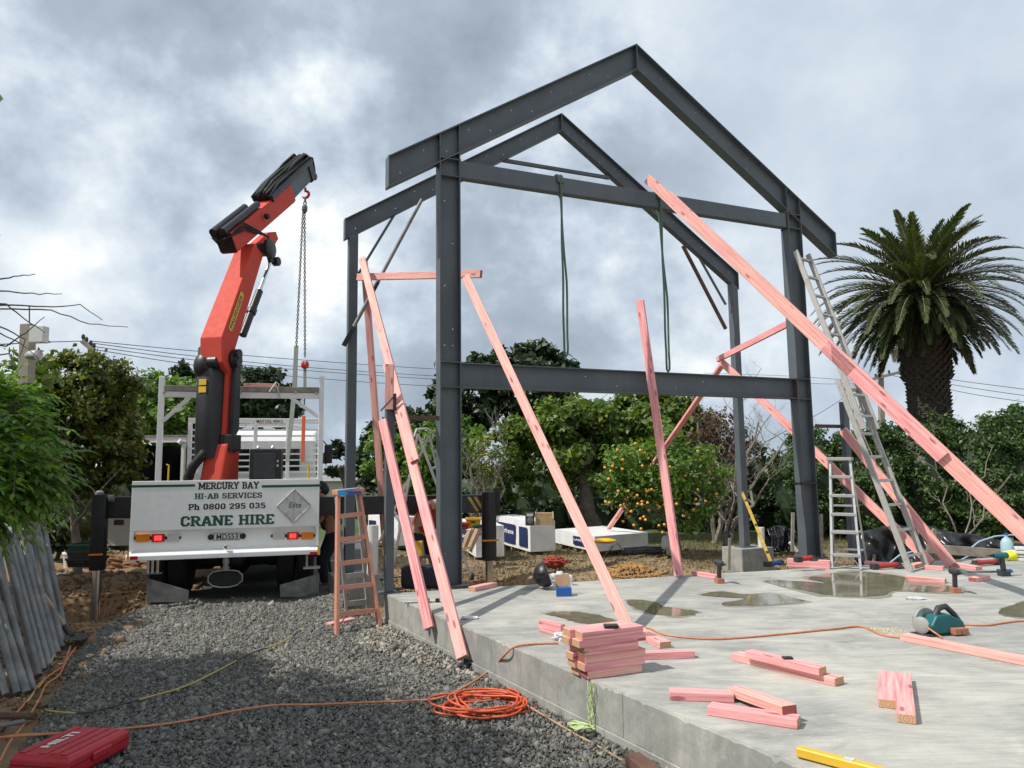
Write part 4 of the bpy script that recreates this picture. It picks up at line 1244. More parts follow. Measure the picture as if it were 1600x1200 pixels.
# chassis, tray, wheels
m = MB()
for x in (-0.42, 0.42): m.box(x - 0.04, x + 0.04, 0.1, 5.6, 0.62, 0.86)
for y in (0.3, 1.6, 2.9): m.box(-0.42, 0.42, y - 0.05, y + 0.05, 0.66, 0.82)
m.build('chassis', MAT['black'], truck)
m = MB().box(-W + 0.03, W - 0.03, 0.12, 3.55, 0.98, 1.06)
m.box(-W + 0.03, -W + 0.06, 0.12, 3.55, 1.06, 1.30); m.box(W - 0.06, W - 0.03, 0.12, 3.55, 1.06, 1.30)
m.box(-W + 0.03, W - 0.03, 0.105, 0.118, 0.6, 1.0)
m.build('tray', MAT['dullalloy'], truck)
MB().box(-0.34, 0.34, 1.2, 3.0, 0.45, 0.66).build('tank', MAT['black'], truck, bevel=0.03)
MB().box(-1.0, -0.38, 1.7, 3.2, 0.22, 0.6).build('added_fuel_tank', MAT['black'], truck, bevel=0.04)  # this and the underbody parts below are added to darken beneath the truck
MB().box(0.38, 1.0, 1.7, 3.2, 0.24, 0.6).build('added_locker', MAT['black'], truck, bevel=0.03)
MB().ellip((0, 1.0, 0.43), 0.22, 0.24, 0.22, 14, 9).build('added_differential', MAT['black'], truck, smooth=60)
MB().box(-0.5, 0.5, 3.7, 5.0, 0.18, 0.75).build('added_engine', MAT['black'], truck, bevel=0.05)
def wheel(x, y, rad, wd, dual):
    for k in range(2 if dual else 1):
        xx = x + (k * (wd + 0.03) * (-1 if x > 0 else 1))
        m = MB().lathe((xx - wd / 2, y, rad), [(rad * 0.62, 0), (rad * 0.93, 0.0), (rad, 0.035), (rad, wd - 0.035), (rad * 0.93, wd), (rad * 0.62, wd)], 28, axis=(1, 0, 0))
        wo_ = m.build('wheel', MAT['rubber'], truck, smooth=35)
        m = MB().lathe((xx - wd / 2 + 0.03, y, rad), [(rad * 0.3, 0.02), (rad * 0.6, 0.0), (rad * 0.62, 0.02), (rad * 0.62, wd - 0.08), (rad * 0.3, wd - 0.09)], 20, axis=(1, 0, 0))
        m.build('rim', MAT['dullalloy'], wo_, smooth=35)
for sx_ in (-1, 1):
    wheel(sx_ * 0.92, 1.0, 0.43, 0.22, True)
    wheel(sx_ * 0.92, 4.75, 0.43, 0.24, False)
m = MB()
for sx_ in (-1, 1):
    x0, x1 = sorted((sx_ * 0.52, sx_ * 1.08))
    m.box(x0, x1, 0.45, 1.55, 0.90, 0.93)
m.build('mudguard', MAT['black'], truck)
MB().cyl((-0.9, 1.0, 0.43), (0.9, 1.0, 0.43), 0.09, 10).build('axle', MAT['black'], truck)
# cab
m = MB()
ck = 4.05
prof = [(3.68, 0.75), (3.68, 2.14), (3.78, 2.30), (4.1, 2.36), (4.9, 2.33), (5.15, 2.2), (5.5, 1.55), (5.58, 0.75)]
m.prism([Vector((-1.0, y, z)) for y, z in prof], (-1.0, 0, 0), (1.0, 0, 0))
cab = m.build('cab', MAT['white'], truck, bevel=0.05)
for a, b in ((-0.78, -0.12), (0.02, 0.72)): MB().box(a, b, 3.665, 3.679, 1.62, 2.02).build('rear_window', MAT['glassdark'], cab, bevel=0.0)
for sx_ in (-1, 1): MB().box(*sorted((sx_ * 1.001, sx_ * 1.008)), 3.95, 5.0, 1.55, 2.1).build('side_window', MAT['glassdark'], cab)
m = MB()
for y in (3.85, 4.3): m.tube([(-0.85, y, 2.36), (-0.5, y, 2.43), (0.5, y, 2.43), (0.85, y, 2.36)], 0.014, 6)
m.build('roof_bar', MAT['dullalloy'], cab)
c = tl(513, 708, 5.0)
mr = MB().box(c.x - 0.075, c.x + 0.075, c.y - 0.04, c.y + 0.04, c.z - 0.20, c.z + 0.17).build('mirror', MAT['black'], truck, bevel=0.03)
MB().tube([c + Vector((0, 0.03, 0.12)), c + Vector((-0.12, 0.05, 0.26)), c + Vector((-0.35, 0.1, 0.2))], 0.014, 6).build('arm', MAT['black'], mr)
# slatted headboard behind the cab
YH = 3.45
hb = MB()
zt0, zt1 = tl(450, 662, YH).z, tl(450, 654, YH).z
hx0, hx1 = -1.08, 1.08
hb.box(hx0, hx1, YH - 0.03, YH + 0.03, zt0, zt1)
zb0 = 1.30
hb.box(hx0, hx1, YH - 0.03, YH + 0.03, zb0, zb0 + 0.12)
for x in (hx0, tl(396, 700, YH).x, tl(447, 700, YH).x, hx1 - 0.05): hb.box(x, x + 0.06, YH - 0.032, YH + 0.032, zb0 + 0.12, zt0)
hbo = hb.build('headboard', MAT['white'], truck, bevel=0.004)
for i in range(9):
    z = zb0 + 0.18 + (zt0 - zb0 - 0.2) * i / 9
    MB().box(hx0 + 0.01, hx1 - 0.01, YH - 0.012, YH + 0.012, z, z + 0.028).build('slat', MAT['white'], hbo)
letter('lettering', 'MAX UDL 400KG', 401, 442, 656, 660.5, MAT['lettblack'], 0.01, YH - 0.031, par=hbo)
MB().box(-W + 0.04, W - 0.04, YH - 0.9, YH - 0.87, 1.06, 1.42).build('bulkhead', MAT['dullalloy'], truck, bevel=0.004)
# ladder rack
YR = 1.45
pl_, pr_ = tl(249, 700, YR).x, tl(501, 700, YR).x
zrt = tl(499, 588, YR).z
rk = MB()
for x, pxx in ((pl_, 250), (pr_, 500)): rk.box(x - 0.035, x + 0.035, YR - 0.035, YR + 0.035, 1.06, tl(pxx, 588, YR).z)
z0_, z1_ = tl(375, 624, YR).z, tl(375, 613, YR).z
rk.box(pl_ + 0.036, pr_ - 0.036, YR - 0.03, YR + 0.03, z0_ + 0.02, z1_)
rk.bar(Vector((pl_ + 0.03, YR, tl(250, 658, YR).z)), Vector((tl(297, 620, YR).x, YR, z0_ + 0.03)), 0.05, 0.05)
rk.bar(Vector((pr_ - 0.03, YR, tl(500, 652, YR).z)), Vector((tl(455, 620, YR).x, YR, z0_ + 0.03)), 0.05, 0.05)
rko = rk.build('ladder_rack', MAT['white'], truck, bevel=0.004)
MB().box(pl_ + 0.037, pr_ - 0.037, YR - 0.04, YR + 0.04, z1_ + 0.003, z1_ + 0.085).build('bearer', MAT['oldwood'], rko, bevel=0.004)
for px_ in (375, 428, 462, 256, 494):
    c = tl(px_, 612, YR - 0.05); MB().lathe((c.x, YR - 0.052, z1_ + 0.01 + 0.02 * math.sin(px_)), [(0.0, 0), (0.02, 0.002), (0.02, 0.02)], 10, axis=(0, 1, 0)).build('bolt', MAT['dullalloy'], rko)
c = tl(428, 608, YR - 0.06)
MB().tube([c + Vector((-0.06, 0, -0.04)), c + Vector((-0.01, 0, 0.04)), c + Vector((0.03, 0, 0.1)), c + Vector((0.07, 0, 0.07)), c + Vector((0.05, 0, 0.0)), c + Vector((0.09, 0, -0.13))], 0.012, 6).build('hook', MAT['dullalloy'], rko)
a, b = tl(382, 598, YR + 0.2), tl(433, 598, YR + 0.2)
timber(TW(a.x, YR + 0.15, z1_ + 0.12), TW(b.x, YR + 0.15, z1_ + 0.12), 0.14, 0.05, 'pink plank resting on the truck rack', name='timber_plank')
for px_ in (263, 482):
    a = tl(px_, 745, 0.3)
    MB().tube([(a.x, 0.3, 1.06), (a.x, 0.3, tl(px_, 727, 0.3).z), (a.x - 0.03, 0.3, tl(px_, 727, 0.3).z + 0.01)], 0.011, 8).build('pin', MAT['yellow'], truck)
# black control box
p, q = tl(389, 748, 0.5), tl(440, 701, 0.5)
cbx = MB().box(p.x, q.x, 0.5, 0.95, 1.07, q.z).build('control_box', MAT['black'], truck, bevel=0.02)
MB().box(p.x + 0.06, q.x - 0.07, 0.482, 0.499, p.z + 0.0, q.z - 0.06).build('door', MAT['greytool'], cbx, bevel=0.006)
m = MB()
for z in (0.18, 0.24): m.box(q.x - 0.055, q.x - 0.035, 0.49, 0.4995, q.z - z, q.z - z + 0.03)
for x in (p.x + 0.1, q.x - 0.12): m.lathe((x, 0.6, q.z + 0.001), [(0.025, 0), (0.025, 0.02), (0.01, 0.045)], 10)
m.build('latch', MAT['alloy'], cbx)

# ================================================================== loader crane on the truck
CR0 = TW(*[(tl(345, 700, 0.85).x), 0.85, 0]) if False else None
_c = tl(344, 720, 0.80)
CB = TW(_c.x, 0.80, 1.06)                       # foot of the crane column
CD = Vector((0.20, 0.98, 0)).normalized()        # horizontal direction the boom points to
CS = Vector((CD.y, -CD.x, 0))                    # to the right of the boom
CZ = Vector((0, 0, 1))
crane = thing('loader_crane', 'red folding loader crane with black hoses mounted on the truck bed', 'crane', CB)
def cp_(px, py, off=0.0):
    return PL(px, py, CB + CS * off, CS)
def inpl(r, z, s=0.0): return CB + CD * r + CZ * z + CS * s
P0, P1 = cp_(341, 540), cp_(392, 392)            # main boom axis ends
J0, J1 = cp_(353, 381), cp_(447, 303)            # red jib ends
def boom_box(p, q, w, h, w2=None, h2=None, up=None, cut=0.0):
    m = MB()
    ax = (q - p).normalized()
    n = CS.cross(ax).normalized()
    if n.z < 0: n = -n
    # chamfered box section
    vs = []
    for c, ww, hh in ((p, w, h), (q, w2 or w, h2 or h)):
        b = 0.12 * ww
        sec = [(-ww / 2, -hh / 2 + b), (-ww / 2 + b, -hh / 2), (ww / 2 - b, -hh / 2), (ww / 2, -hh / 2 + b), (ww / 2, hh / 2), (-ww / 2, hh / 2)]
        vs += [c + CS * a + n * b_ for a, b_ in sec]
    m.add(vs, [tuple(reversed(range(6))), tuple(range(6, 12))] + [(i, (i + 1) % 6, (i + 1) % 6 + 6, i + 6) for i in range(6)])
    return m, ax, n
# slewing base and column
m = MB()
bz0, bz1 = 0.0, cp_(344, 694).z - CB.z
m.prism([inpl(-0.24, 0, -0.20), inpl(0.25, 0, -0.20), inpl(0.25, 0.34, -0.20), inpl(0.12, bz1, -0.10), inpl(-0.18, bz1, -0.10), inpl(-0.24, 0.34, -0.16)], (0, 0, 0), CS * 0.32)
base = m.build('base', MAT['red'], crane, bevel=0.03)
m = MB().lathe(inpl(0, 0.20, 0.0), [(0.27, 0), (0.29, 0.03), (0.29, 0.10), (0.24, 0.13)], 24)
m.build('slew_ring', MAT['black'], base, smooth=40)
m = MB().prism([inpl(-0.235, 0.32, -0.06), inpl(-0.235, 0.32, 0.04), inpl(-0.235, 0.42, 0.04), inpl(-0.235, 0.42, -0.06)], (0, 0, 0), CD * 0.005)
m.build('warning_label', MAT['yellow'], base)
zc1 = P0.z - CB.z - 0.05
m = MB()
m.prism([inpl(-0.14, bz1 * 0.8, 0.02), inpl(0.12, bz1 * 0.8, 0.02), inpl(0.10, zc1, 0.02), inpl(-0.10, zc1, 0.02)], (0, 0, 0), CS * 0.13)
m.build('column', MAT['red'], crane, bevel=0.012)
m = MB().lathe(inpl(-0.08, bz1 * 0.93, -0.10), [(0.19, -0.12), (0.20, 0.05), (0.20, zc1 - bz1 + 0.08), (0.15, zc1 - bz1 + 0.14)], 18)
cov = m.build('slew_cylinder_cover', MAT['black'], crane, smooth=40)
zz0 = cp_(316, 596).z
for dz in (0.0, -0.10):
    q_ = cp_(316, 594) ; 
    m = MB().prism([inpl(-0.285, q_.z - CB.z + dz - 0.04, -0.17), inpl(-0.285, q_.z - CB.z + dz - 0.04, -0.06), inpl(-0.285, q_.z - CB.z + dz + 0.04, -0.06), inpl(-0.285, q_.z - CB.z + dz + 0.04, -0.17)], (0, 0, 0), CD * 0.004)
    m.build('warning_label', MAT['yellow'], cov)
m = MB().prism([inpl(-0.10, bz1, 0.185), inpl(0.06, bz1 + 0.2, 0.185), inpl(0.06, zc1, 0.185), inpl(-0.06, zc1, 0.185), inpl(-0.10, bz1 + 0.35, 0.185)], (0, 0, 0), CS * 0.05)
m.build('lift_cylinder', MAT['black'], crane, bevel=0.01)
m = MB().prism([inpl(-0.16, bz1 - 0.1, 0.11), inpl(0.06, bz1 - 0.1, 0.11), inpl(0.06, bz1 + 0.12, 0.11), inpl(-0.16, bz1 + 0.12, 0.11)], (0, 0, 0), CS * 0.16)
m.build('valve_block', MAT['black'], crane, bevel=0.01)
hp = [PY(x, y, CB.y - dy) for x, y, dy in ((328, 672, 0.1), (326, 695, 0.16), (316, 712, 0.22), (302, 728, 0.22), (294, 746, 0.2), (293, 765, 0.2))]
pts = []
for i in range(len(hp) - 1):
    for k in range(10): pts.append(hp[i].lerp(hp[i + 1], k / 10))
m = MB().tube(pts, [0.058 + (0.006 if i % 2 else 0) for i in range(len(pts))], 12)
m.build('hose_sleeve', MAT['hosebk'], crane, smooth=70)
# knuckle at the column head
pv_ = P0 + CD * 0.0 - CZ * 0.16
m = MB().lathe(inpl(-0.03, pv_.z - CB.z, -0.27), [(0.12, 0), (0.17, 0.03), (0.17, 0.18), (0.15, 0.22)], 18, axis=CS)
m.lathe(inpl(0.0, pv_.z - CB.z - 0.02, -0.06), [(0.11, 0), (0.14, 0.03), (0.14, 0.26), (0.1, 0.29)], 18, axis=CS)
m.build('head_pivot', MAT['black'], crane, smooth=40)
m = MB()
la, lb_ = inpl(-0.06, pv_.z - CB.z - 0.08, 0.24), cp_(371, 553, 0.24)
m.bar(la, lb_, 0.05, 0.10, up=CZ, h2=0.07); m.lathe(la - CS * 0.04, [(0.06, 0), (0.06, 0.08)], 14, axis=CS); m.lathe(lb_ - CS * 0.04, [(0.065, 0), (0.065, 0.08)], 14, axis=CS)
m.build('link_arm', MAT['black'], crane, smooth=40)
m = MB().ellip(PY(322, 572, CB.y - 0.12), 0.16, 0.17, 0.20, 18, 12)
m.build('slew_motor', MAT['black'], crane, smooth=60)
MB().lathe(PY(335, 566, CB.y - 0.22) - CS * 0.08, [(0.07, 0), (0.09, 0.02), (0.09, 0.14), (0.07, 0.16)], 16, axis=CS).build('motor_housing', MAT['black'], crane, smooth=40)
# main boom
m, ax, n = boom_box(P0, P1, 0.32, 0.38, 0.28, 0.30)
mb_o = m.build('main_boom', MAT['red'], crane, bevel=0.008)
lw = P0 - ax * 0.0
m = MB().prism([P0 + n * 0.19 - CS * 0.163, P0 - n * 0.19 - CS * 0.163, P0 - n * 0.14 - ax * 0.05 - CZ * 0.34 - CS * 0.163, P0 + n * 0.16 - CZ * 0.32 - CS * 0.163], (0, 0, 0), CS * 0.326)
m.build('boom_foot', MAT['red'], mb_o, bevel=0.01)
sM = Matrix.Identity(4)
cc = P0.lerp(P1, 0.30) + CS * 0.162 + n * 0.08
for i in range(3): sM[i][0] = ax[i]; sM[i][1] = n[i]; sM[i][2] = CS[i]; sM[i][3] = (cc + CS * 0.004)[i]
m = MB()
pts = []
for (sx_, a0) in ((1, -90), (-1, 90)):
    for k in range(7):
        t_ = R(a0 + 180 * k / 6)
        pts.append(cc + ax * (sx_ * 0.28 + 0.05 * math.cos(t_)) + n * 0.05 * math.sin(t_))
m.prism(pts, (0, 0, 0), CS * 0.003)
m.build('name_badge', MAT['yellow'], mb_o)
text_mb('PALFINGER', 0.56, 0.062, sM, 0.0, 0.02).build('lettering', MAT['lettblack'], mb_o)
# ram under the main boom
ra, rb_ = cp_(372, 538), cp_(421, 408)
m = MB().cyl(ra.lerp(rb_, 0.1) + CS * 0.02, ra.lerp(rb_, 0.62) + CS * 0.02, 0.055, 12).cyl(ra.lerp(rb_, 0.35) + CS * 0.02, ra.lerp(rb_, 0.40) + CS * 0.02, 0.07, 12)
ram = m.build('boom_ram', MAT['black'], crane, smooth=40)
MB().cyl(ra.lerp(rb_, 0.62) + CS * 0.02, rb_ + CS * 0.02, 0.028, 10).build('rod', MAT['chrome'], ram, smooth=40)
# elbow plates
e0_ = cp_(404, 390)
m = MB()
m.lathe(e0_ + CS * 0.15, [(0.13, 0), (0.15, 0.01), (0.15, 0.06), (0.13, 0.07)], 16, axis=CS)
m.cyl(e0_ - CS * 0.2, e0_ + CS * 0.2, 0.09, 12)
m.bar(e0_ + CS * 0.17, cp_(424, 410, 0.17), 0.05, 0.16, up=CD, h2=0.10)
m.lathe(cp_(427, 409, 0.13), [(0.06, 0), (0.07, 0.01), (0.07, 0.09), (0.06, 0.1)], 14, axis=CS)
m.build('elbow', MAT['black'], crane, smooth=40)
# jib: red outer box, dark inner sections
jm, jax, jn = boom_box(J0, J1, 0.27, 0.30)
jib = jm.build('jib', MAT['red'], crane, bevel=0.008)
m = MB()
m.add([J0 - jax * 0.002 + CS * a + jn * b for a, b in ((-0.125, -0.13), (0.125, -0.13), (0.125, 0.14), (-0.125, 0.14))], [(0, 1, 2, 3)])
m.build('end_shade_sheet', MAT['darkin'], jib)  # flat dark sheet painted for the shade inside the hollow jib
m = MB().prism([e0_ - CS * 0.12 + jn * 0.1, e0_ - CS * 0.12 - jn * 0.12 + jax * 0.0, e0_ - CS * 0.12 + jax * 0.45 - jn * 0.02, e0_ - CS * 0.12 + jax * 0.45 + jn * 0.1], (0, 0, 0), CS * 0.24)
m.build('gusset', MAT['red'], jib, bevel=0.006)
J2 = cp_(479, 268)
m, _, _ = boom_box(J1 - jax * 0.3, J2, 0.23, 0.26)
ext = m.build('extension_boom', MAT['steel'], crane, bevel=0.006)
m, _, _ = boom_box(J2 - jax * 0.14, J2 + jax * 0.04, 0.28, 0.32)
m.lathe(J2 + jax * 0.02 - CS * 0.14 - jn * 0.1, [(0.05, 0), (0.07, 0.01), (0.07, 0.26), (0.05, 0.28)], 14, axis=CS)
m.build('boom_head', MAT['black'], ext, bevel=0.006)
# rams and hoses along the top of the jib
MB().cyl(J0 + jn * 0.21 - CS * 0.07 - jax * 0.1, J0 + jn * 0.21 - CS * 0.07 + jax * 0.9, 0.055, 10).build('extension_ram', MAT['black'], jib, smooth=40)
MB().cyl(J0 + jn * 0.21 + CS * 0.08 - jax * 0.1, J0 + jn * 0.21 + CS * 0.08 + jax * 1.0, 0.05, 10).build('extension_ram', MAT['black'], jib, smooth=40)
for k, s_ in enumerate((-0.12, 0.0, 0.11)):
    MB().cyl(J1 + jn * (0.18 + 0.04 * (k % 2)) + CS * s_ - jax * 0.75, J2 + jn * (0.18 + 0.04 * (k % 2)) + CS * s_, 0.06, 10).build('extension_ram', MAT['black'], jib, smooth=40)
rg = random.Random(11)
m = MB()
for k in range(9):
    s_ = -0.14 + 0.035 * k
    h0 = 0.22 + rg.uniform(-0.02, 0.06)
    pts = [J1 - jax * 0.72 + jn * 0.12 + CS * s_, J1 - jax * 0.80 + jn * h0 + CS * s_]
    for t_ in (0.2, 0.45, 0.7, 0.95): pts.append((J1 - jax * 0.74).lerp(J2, t_) + jn * (h0 + 0.05 + rg.uniform(-0.02, 0.02)) + CS * (s_ + rg.uniform(-0.01, 0.01)))
    pts += [J2 + jax * 0.06 + jn * 0.2 + CS * s_, J2 + jax * 0.10 + jn * 0.05 + CS * s_ * 0.8, J2 + jax * 0.05 - jn * 0.08 + CS * s_ * 0.8]
    sm = []
    for i in range(len(pts) - 1):
        for j in range(4): sm.append(pts[i].lerp(pts[i + 1], j / 4))
    m.tube(sm, 0.021, 6)
m.build('jib_hose', MAT['hosebk'], jib, smooth=60)
m = MB()
for k in range(3):
    pts = [J0 - jax * 0.05 + jn * (0.12 + 0.04 * k) - CS * 0.14, J0 - jax * 0.12 + jn * (0.02 + 0.03 * k) - CS * 0.02, J0 - jax * 0.08 + jn * 0.12 + CS * 0.12, J0 + jax * 0.35 + jn * (0.06 + 0.05 * k) + CS * 0.16, e0_ + CS * 0.16 + jn * 0.16 + jax * 0.1, e0_ + CS * 0.2 - jn * 0.02 + jax * 0.05, e0_ + CS * 0.18 - jn * 0.16]
    sm = []
    for i in range(len(pts) - 1):
        for j in range(4): sm.append(pts[i].lerp(pts[i + 1], j / 4))
    m.tube(sm, 0.013, 6)
m.lathe(cp_(414, 338, 0.16), [(0.03, 0), (0.05, 0.02), (0.04, 0.06)], 10, axis=CS)
m.build('elbow_hose', MAT['hosebk'], jib, smooth=60)
# stabilisers: beam through the truck, a leg at each end
OY = 0.62
zo = tl(600, 787, OY).z
xl_, xr_ = tl(163, 790, OY).x, tl(760, 790, OY).x
def T3(x, y, z): return TW(x, y, z)
m = MB().bar(T3(xl_ + 0.02, OY, tl(185, 792, OY).z), T3(0, OY, zo + 0.0), 0.24, 0.27)
m.bar(T3(0, OY, zo), T3(xr_ - 0.05, OY, tl(740, 787, OY).z), 0.22, 0.25)
ob = m.build('outrigger_beam', MAT['black'], crane, bevel=0.006)
m = MB()
for px_ in (736, 741.5):
    a = tl(px_, 793, OY - 0.118); b = tl(px_ + 8, 776, OY - 0.118)
    A, B = T3(a.x - 0.02, OY - 0.1125, a.z), T3(b.x - 0.02, OY - 0.1125, b.z)
for i in range(2):
    x = xr_ - 0.30 + i * 0.09
    zq = tl(740, 787, OY).z
    m.add([T3(x, OY - 0.1125, zq + 0.1), T3(x + 0.045, OY - 0.1125, zq + 0.1), T3(x + 0.17, OY - 0.1125, zq - 0.1), T3(x + 0.125, OY - 0.1125, zq - 0.1)], [(0, 1, 2, 3)])
m.build('hazard_stripe', MAT['mustard'], ob)
for x, zf, zt0_, lab in ((xl_, -0.34, tl(163, 772, OY).z, 'left'), (xr_, -0.42, tl(765, 768, OY).z, 'right')):
    zr = tl(160, 888, OY).z if lab == 'left' else tl(762, 873, OY).z
    m = MB().box(-0.08, 0.08, -0.08, 0.08, zr, zt0_)
    m2 = MB()
    m2.v = [T3(x + p.x, OY + p.y - 0.16, p.z) for p in m.v]; m2.f = m.f; m2.m = m.m
    if lab == 'right':
        m2 = MB().cyl(T3(x, OY - 0.16, zr), T3(x, OY - 0.16, zt0_), 0.105, 16)
        m2.bar(T3(x + 0.13, OY - 0.1, zo - 0.2), T3(x + 0.13, OY - 0.1, zt0_ + 0.05), 0.09, 0.10)
    lg = m2.build('outrigger_leg', MAT['black'], crane, bevel=0.012 if lab == 'left' else 0, smooth=30)
    MB().cyl(T3(x, OY - 0.16, zf + 0.06), T3(x, OY - 0.16, zr), 0.055, 14).build('ram', MAT['chrome'], lg, smooth=40)
    MB().lathe(T3(x, OY - 0.16, zf + 0.028), [(0.16, 0), (0.16, 0.015), (0.07, 0.03), (0.06, 0.06)], 18).build('foot', MAT['greytool'], lg, smooth=30)
    if lab == 'left':
        MB().bar(T3(x - 0.0, OY - 0.27, tl(160, 863, OY).z), T3(x + 0.0, OY - 0.262, tl(160, 863, OY).z), 0.16, 0.022).build('reflector', MAT['orange'], lg)
        m = MB().lathe(T3(x - 0.02, OY - 0.16, zt0_), [(0.05, 0), (0.05, 0.03), (0.02, 0.05)], 10)
        m.cyl(T3(x + 0.1, OY - 0.2, zt0_ - 0.05), T3(x + 0.16, OY - 0.2, zt0_ - 0.05), 0.045, 10)
        m.build('fitting', MAT['galv'], lg, smooth=40)
        c = T3(x, OY - 0.16, zf)
        pd = MB().box(c.x - 0.36, c.x + 0.40, c.y - 0.34, c.y + 0.34, zf - 0.03, zf + 0.027).build('outrigger_pad', MAT['rubber'], origin=c, bevel=0.01)
        tag(pd, 'square black pad under the stabiliser leg in the cut earth', 'pad')
    else:
        MB().bar(T3(x - 0.115, OY - 0.27, zr + 0.28), T3(x + 0.115, OY - 0.27, zr + 0.28), 0.012, 0.022).build('reflector', MAT['orange'], lg)
# hook, chain and slings
def chain_mesh(m, p, q, link=0.052, r=0.0075):
    L = (q - p).length
    k = int(L / (link * 0.74))
    d = (q - p).normalized()
    x, y, z = basis(d)
    for i in range(k):
        c = p.lerp(q, (i + 0.5) / k)
        a = y if i % 2 else z
        pts = []
        for j in range(8):
            t_ = 2 * math.pi * j / 8
            pts.append(c + d * (math.cos(t_) * link * 0.5) + a * (math.sin(t_) * link * 0.30))
        pts += [pts[0], pts[1]]
        m.tube(pts, r, 4, False)
hk = J2 + jax * 0.02 - jn * 0.17
hkz = cp_(477, 304)
ch = thing('lifting_chain', 'two leg lifting chain and slings hanging from the crane hook', 'chain', hkz)
m = MB()
pts = [hkz + CZ * (0.10 * math.cos(t_ * 0.5)) + CS * (0.06 * math.sin(t_ * 0.5)) for t_ in range(-5, 6)]
m.tube([hkz + CZ * 0.12, hkz + CZ * 0.06] + [hkz + CZ * (0.06 * math.cos(a_)) + CS * (0.07 * math.sin(a_)) for a_ in [0.6, 1.2, 1.8, 2.4, 3.0, 3.6, 4.2]], [0.02, 0.022] + [0.024] * 5 + [0.018, 0.008], 8)
m.build('hook', MAT['red'], ch, smooth=50)
ring = cp_(476, 326)
m = MB()
chain_mesh(m, hkz - CZ * 0.06, ring, 0.075, 0.012)
m.lathe(ring, [(0.03, -0.07), (0.05, -0.03), (0.05, 0.03), (0.03, 0.07)], 10)
m.build('top_link', MAT['galv'], ch)
e1, e2 = cp_(476.5, 558), cp_(463, 540)
m = MB(); chain_mesh(m, ring - CZ * 0.05, e1 + CZ * 0.0); m.build('chain_leg', MAT['galv'], ch)
m = MB(); chain_mesh(m, ring - CZ * 0.05 - CS * 0.03, e2); m.build('chain_leg', MAT['galv'], ch)
c = cp_(476.5, 570)
MB().lathe(c - CS * 0.05, [(0.05, 0), (0.065, 0.01), (0.065, 0.035), (0.045, 0.05), (0.065, 0.065), (0.065, 0.09), (0.05, 0.1)], 16, axis=CS).build('chain_shortener', MAT['red'], ch, smooth=40)
MB().bar(c - CZ * 0.06, cp_(476.5, 620), 0.01, 0.05, up=CS).build('strap', MAT['slinggrey'], ch)
MB().bar(e2, cp_(460, 610), 0.01, 0.07, up=CS, h2=0.085).build('strap', MAT['slinggrey'], ch)
MB().bar(cp_(460, 610), cp_(449, 722), 0.01, 0.085, up=CS, h2=0.06).build('strap', MAT['slinggrey'], ch)
m = MB().cyl(cp_(476, 620), cp_(474.5, 648), 0.012, 6); m.build('wire_rope', MAT['wire'], ch)
MB().bar(cp_(474.5, 650), cp_(473, 722), 0.02, 0.055, up=CS).build('strap', MAT['hotcord'], ch, label='bright red strap')

# ================================================================== vegetation
def leaf_cloud(rg, centres, radii, n, size, droop=0.0, aspect=0.5, shell=0.55, clumps=60, csize=0.28, up_bias=0.5, sides=4):
    """many small leaf faces gathered in clumps through ellipsoids; returns verts, quads"""
    centres = np.array(centres, float); radii = np.array(radii, float)
    vol = radii.prod(1); pk = vol / vol.sum()
    e = rg.choice(len(centres), clumps, p=pk)
    d = rg.normal(size=(clumps, 3)); d /= np.linalg.norm(d, axis=1, keepdims=True)
    rr = shell + (1 - shell) * rg.random(clumps) ** 0.6
    lump = 1 + 0.22 * np.sin(d[:, 0] * 5 + d[:, 2] * 4 + e) * np.cos(d[:, 1] * 6)
    cc = centres[e] + d * radii[e] * (rr * lump)[:, None]
    wgt = rg.uniform(0.5, 1.5, clumps); wgt /= wgt.sum()
    ci = rg.choice(clumps, n, p=wgt)
    mr = (radii[e].mean(1) * csize)[ci]
    off = rg.normal(size=(n, 3)) * (mr * 0.55)[:, None] * np.array([1, 1, 0.75])
    pos = cc[ci] + off
    nrm = rg.normal(size=(n, 3)) * 0.9 + np.array([0, 0, up_bias]) + d[ci] * 0.6
    nrm /= np.linalg.norm(nrm, axis=1, keepdims=True)
    ax = np.cross(nrm, rg.normal(size=(n, 3))); ax[:, 2] -= droop
    ax /= np.linalg.norm(ax, axis=1, keepdims=True) + 1e-9
    sd_ = np.cross(nrm, ax); sd_ /= np.linalg.norm(sd_, axis=1, keepdims=True) + 1e-9
    s = size * rg.uniform(0.6, 1.4, n)[:, None]
    v = np.stack([pos - ax * s * 0.5, pos + sd_ * s * aspect * 0.5 + ax * s * 0.02 + nrm * s * 0.08, pos + ax * s * 0.5, pos - sd_ * s * aspect * 0.5 + ax * s * 0.02 + nrm * s * 0.08], 1).reshape(-1, 3)
    f = np.arange(n * 4).reshape(-1, 4)
    return v, f
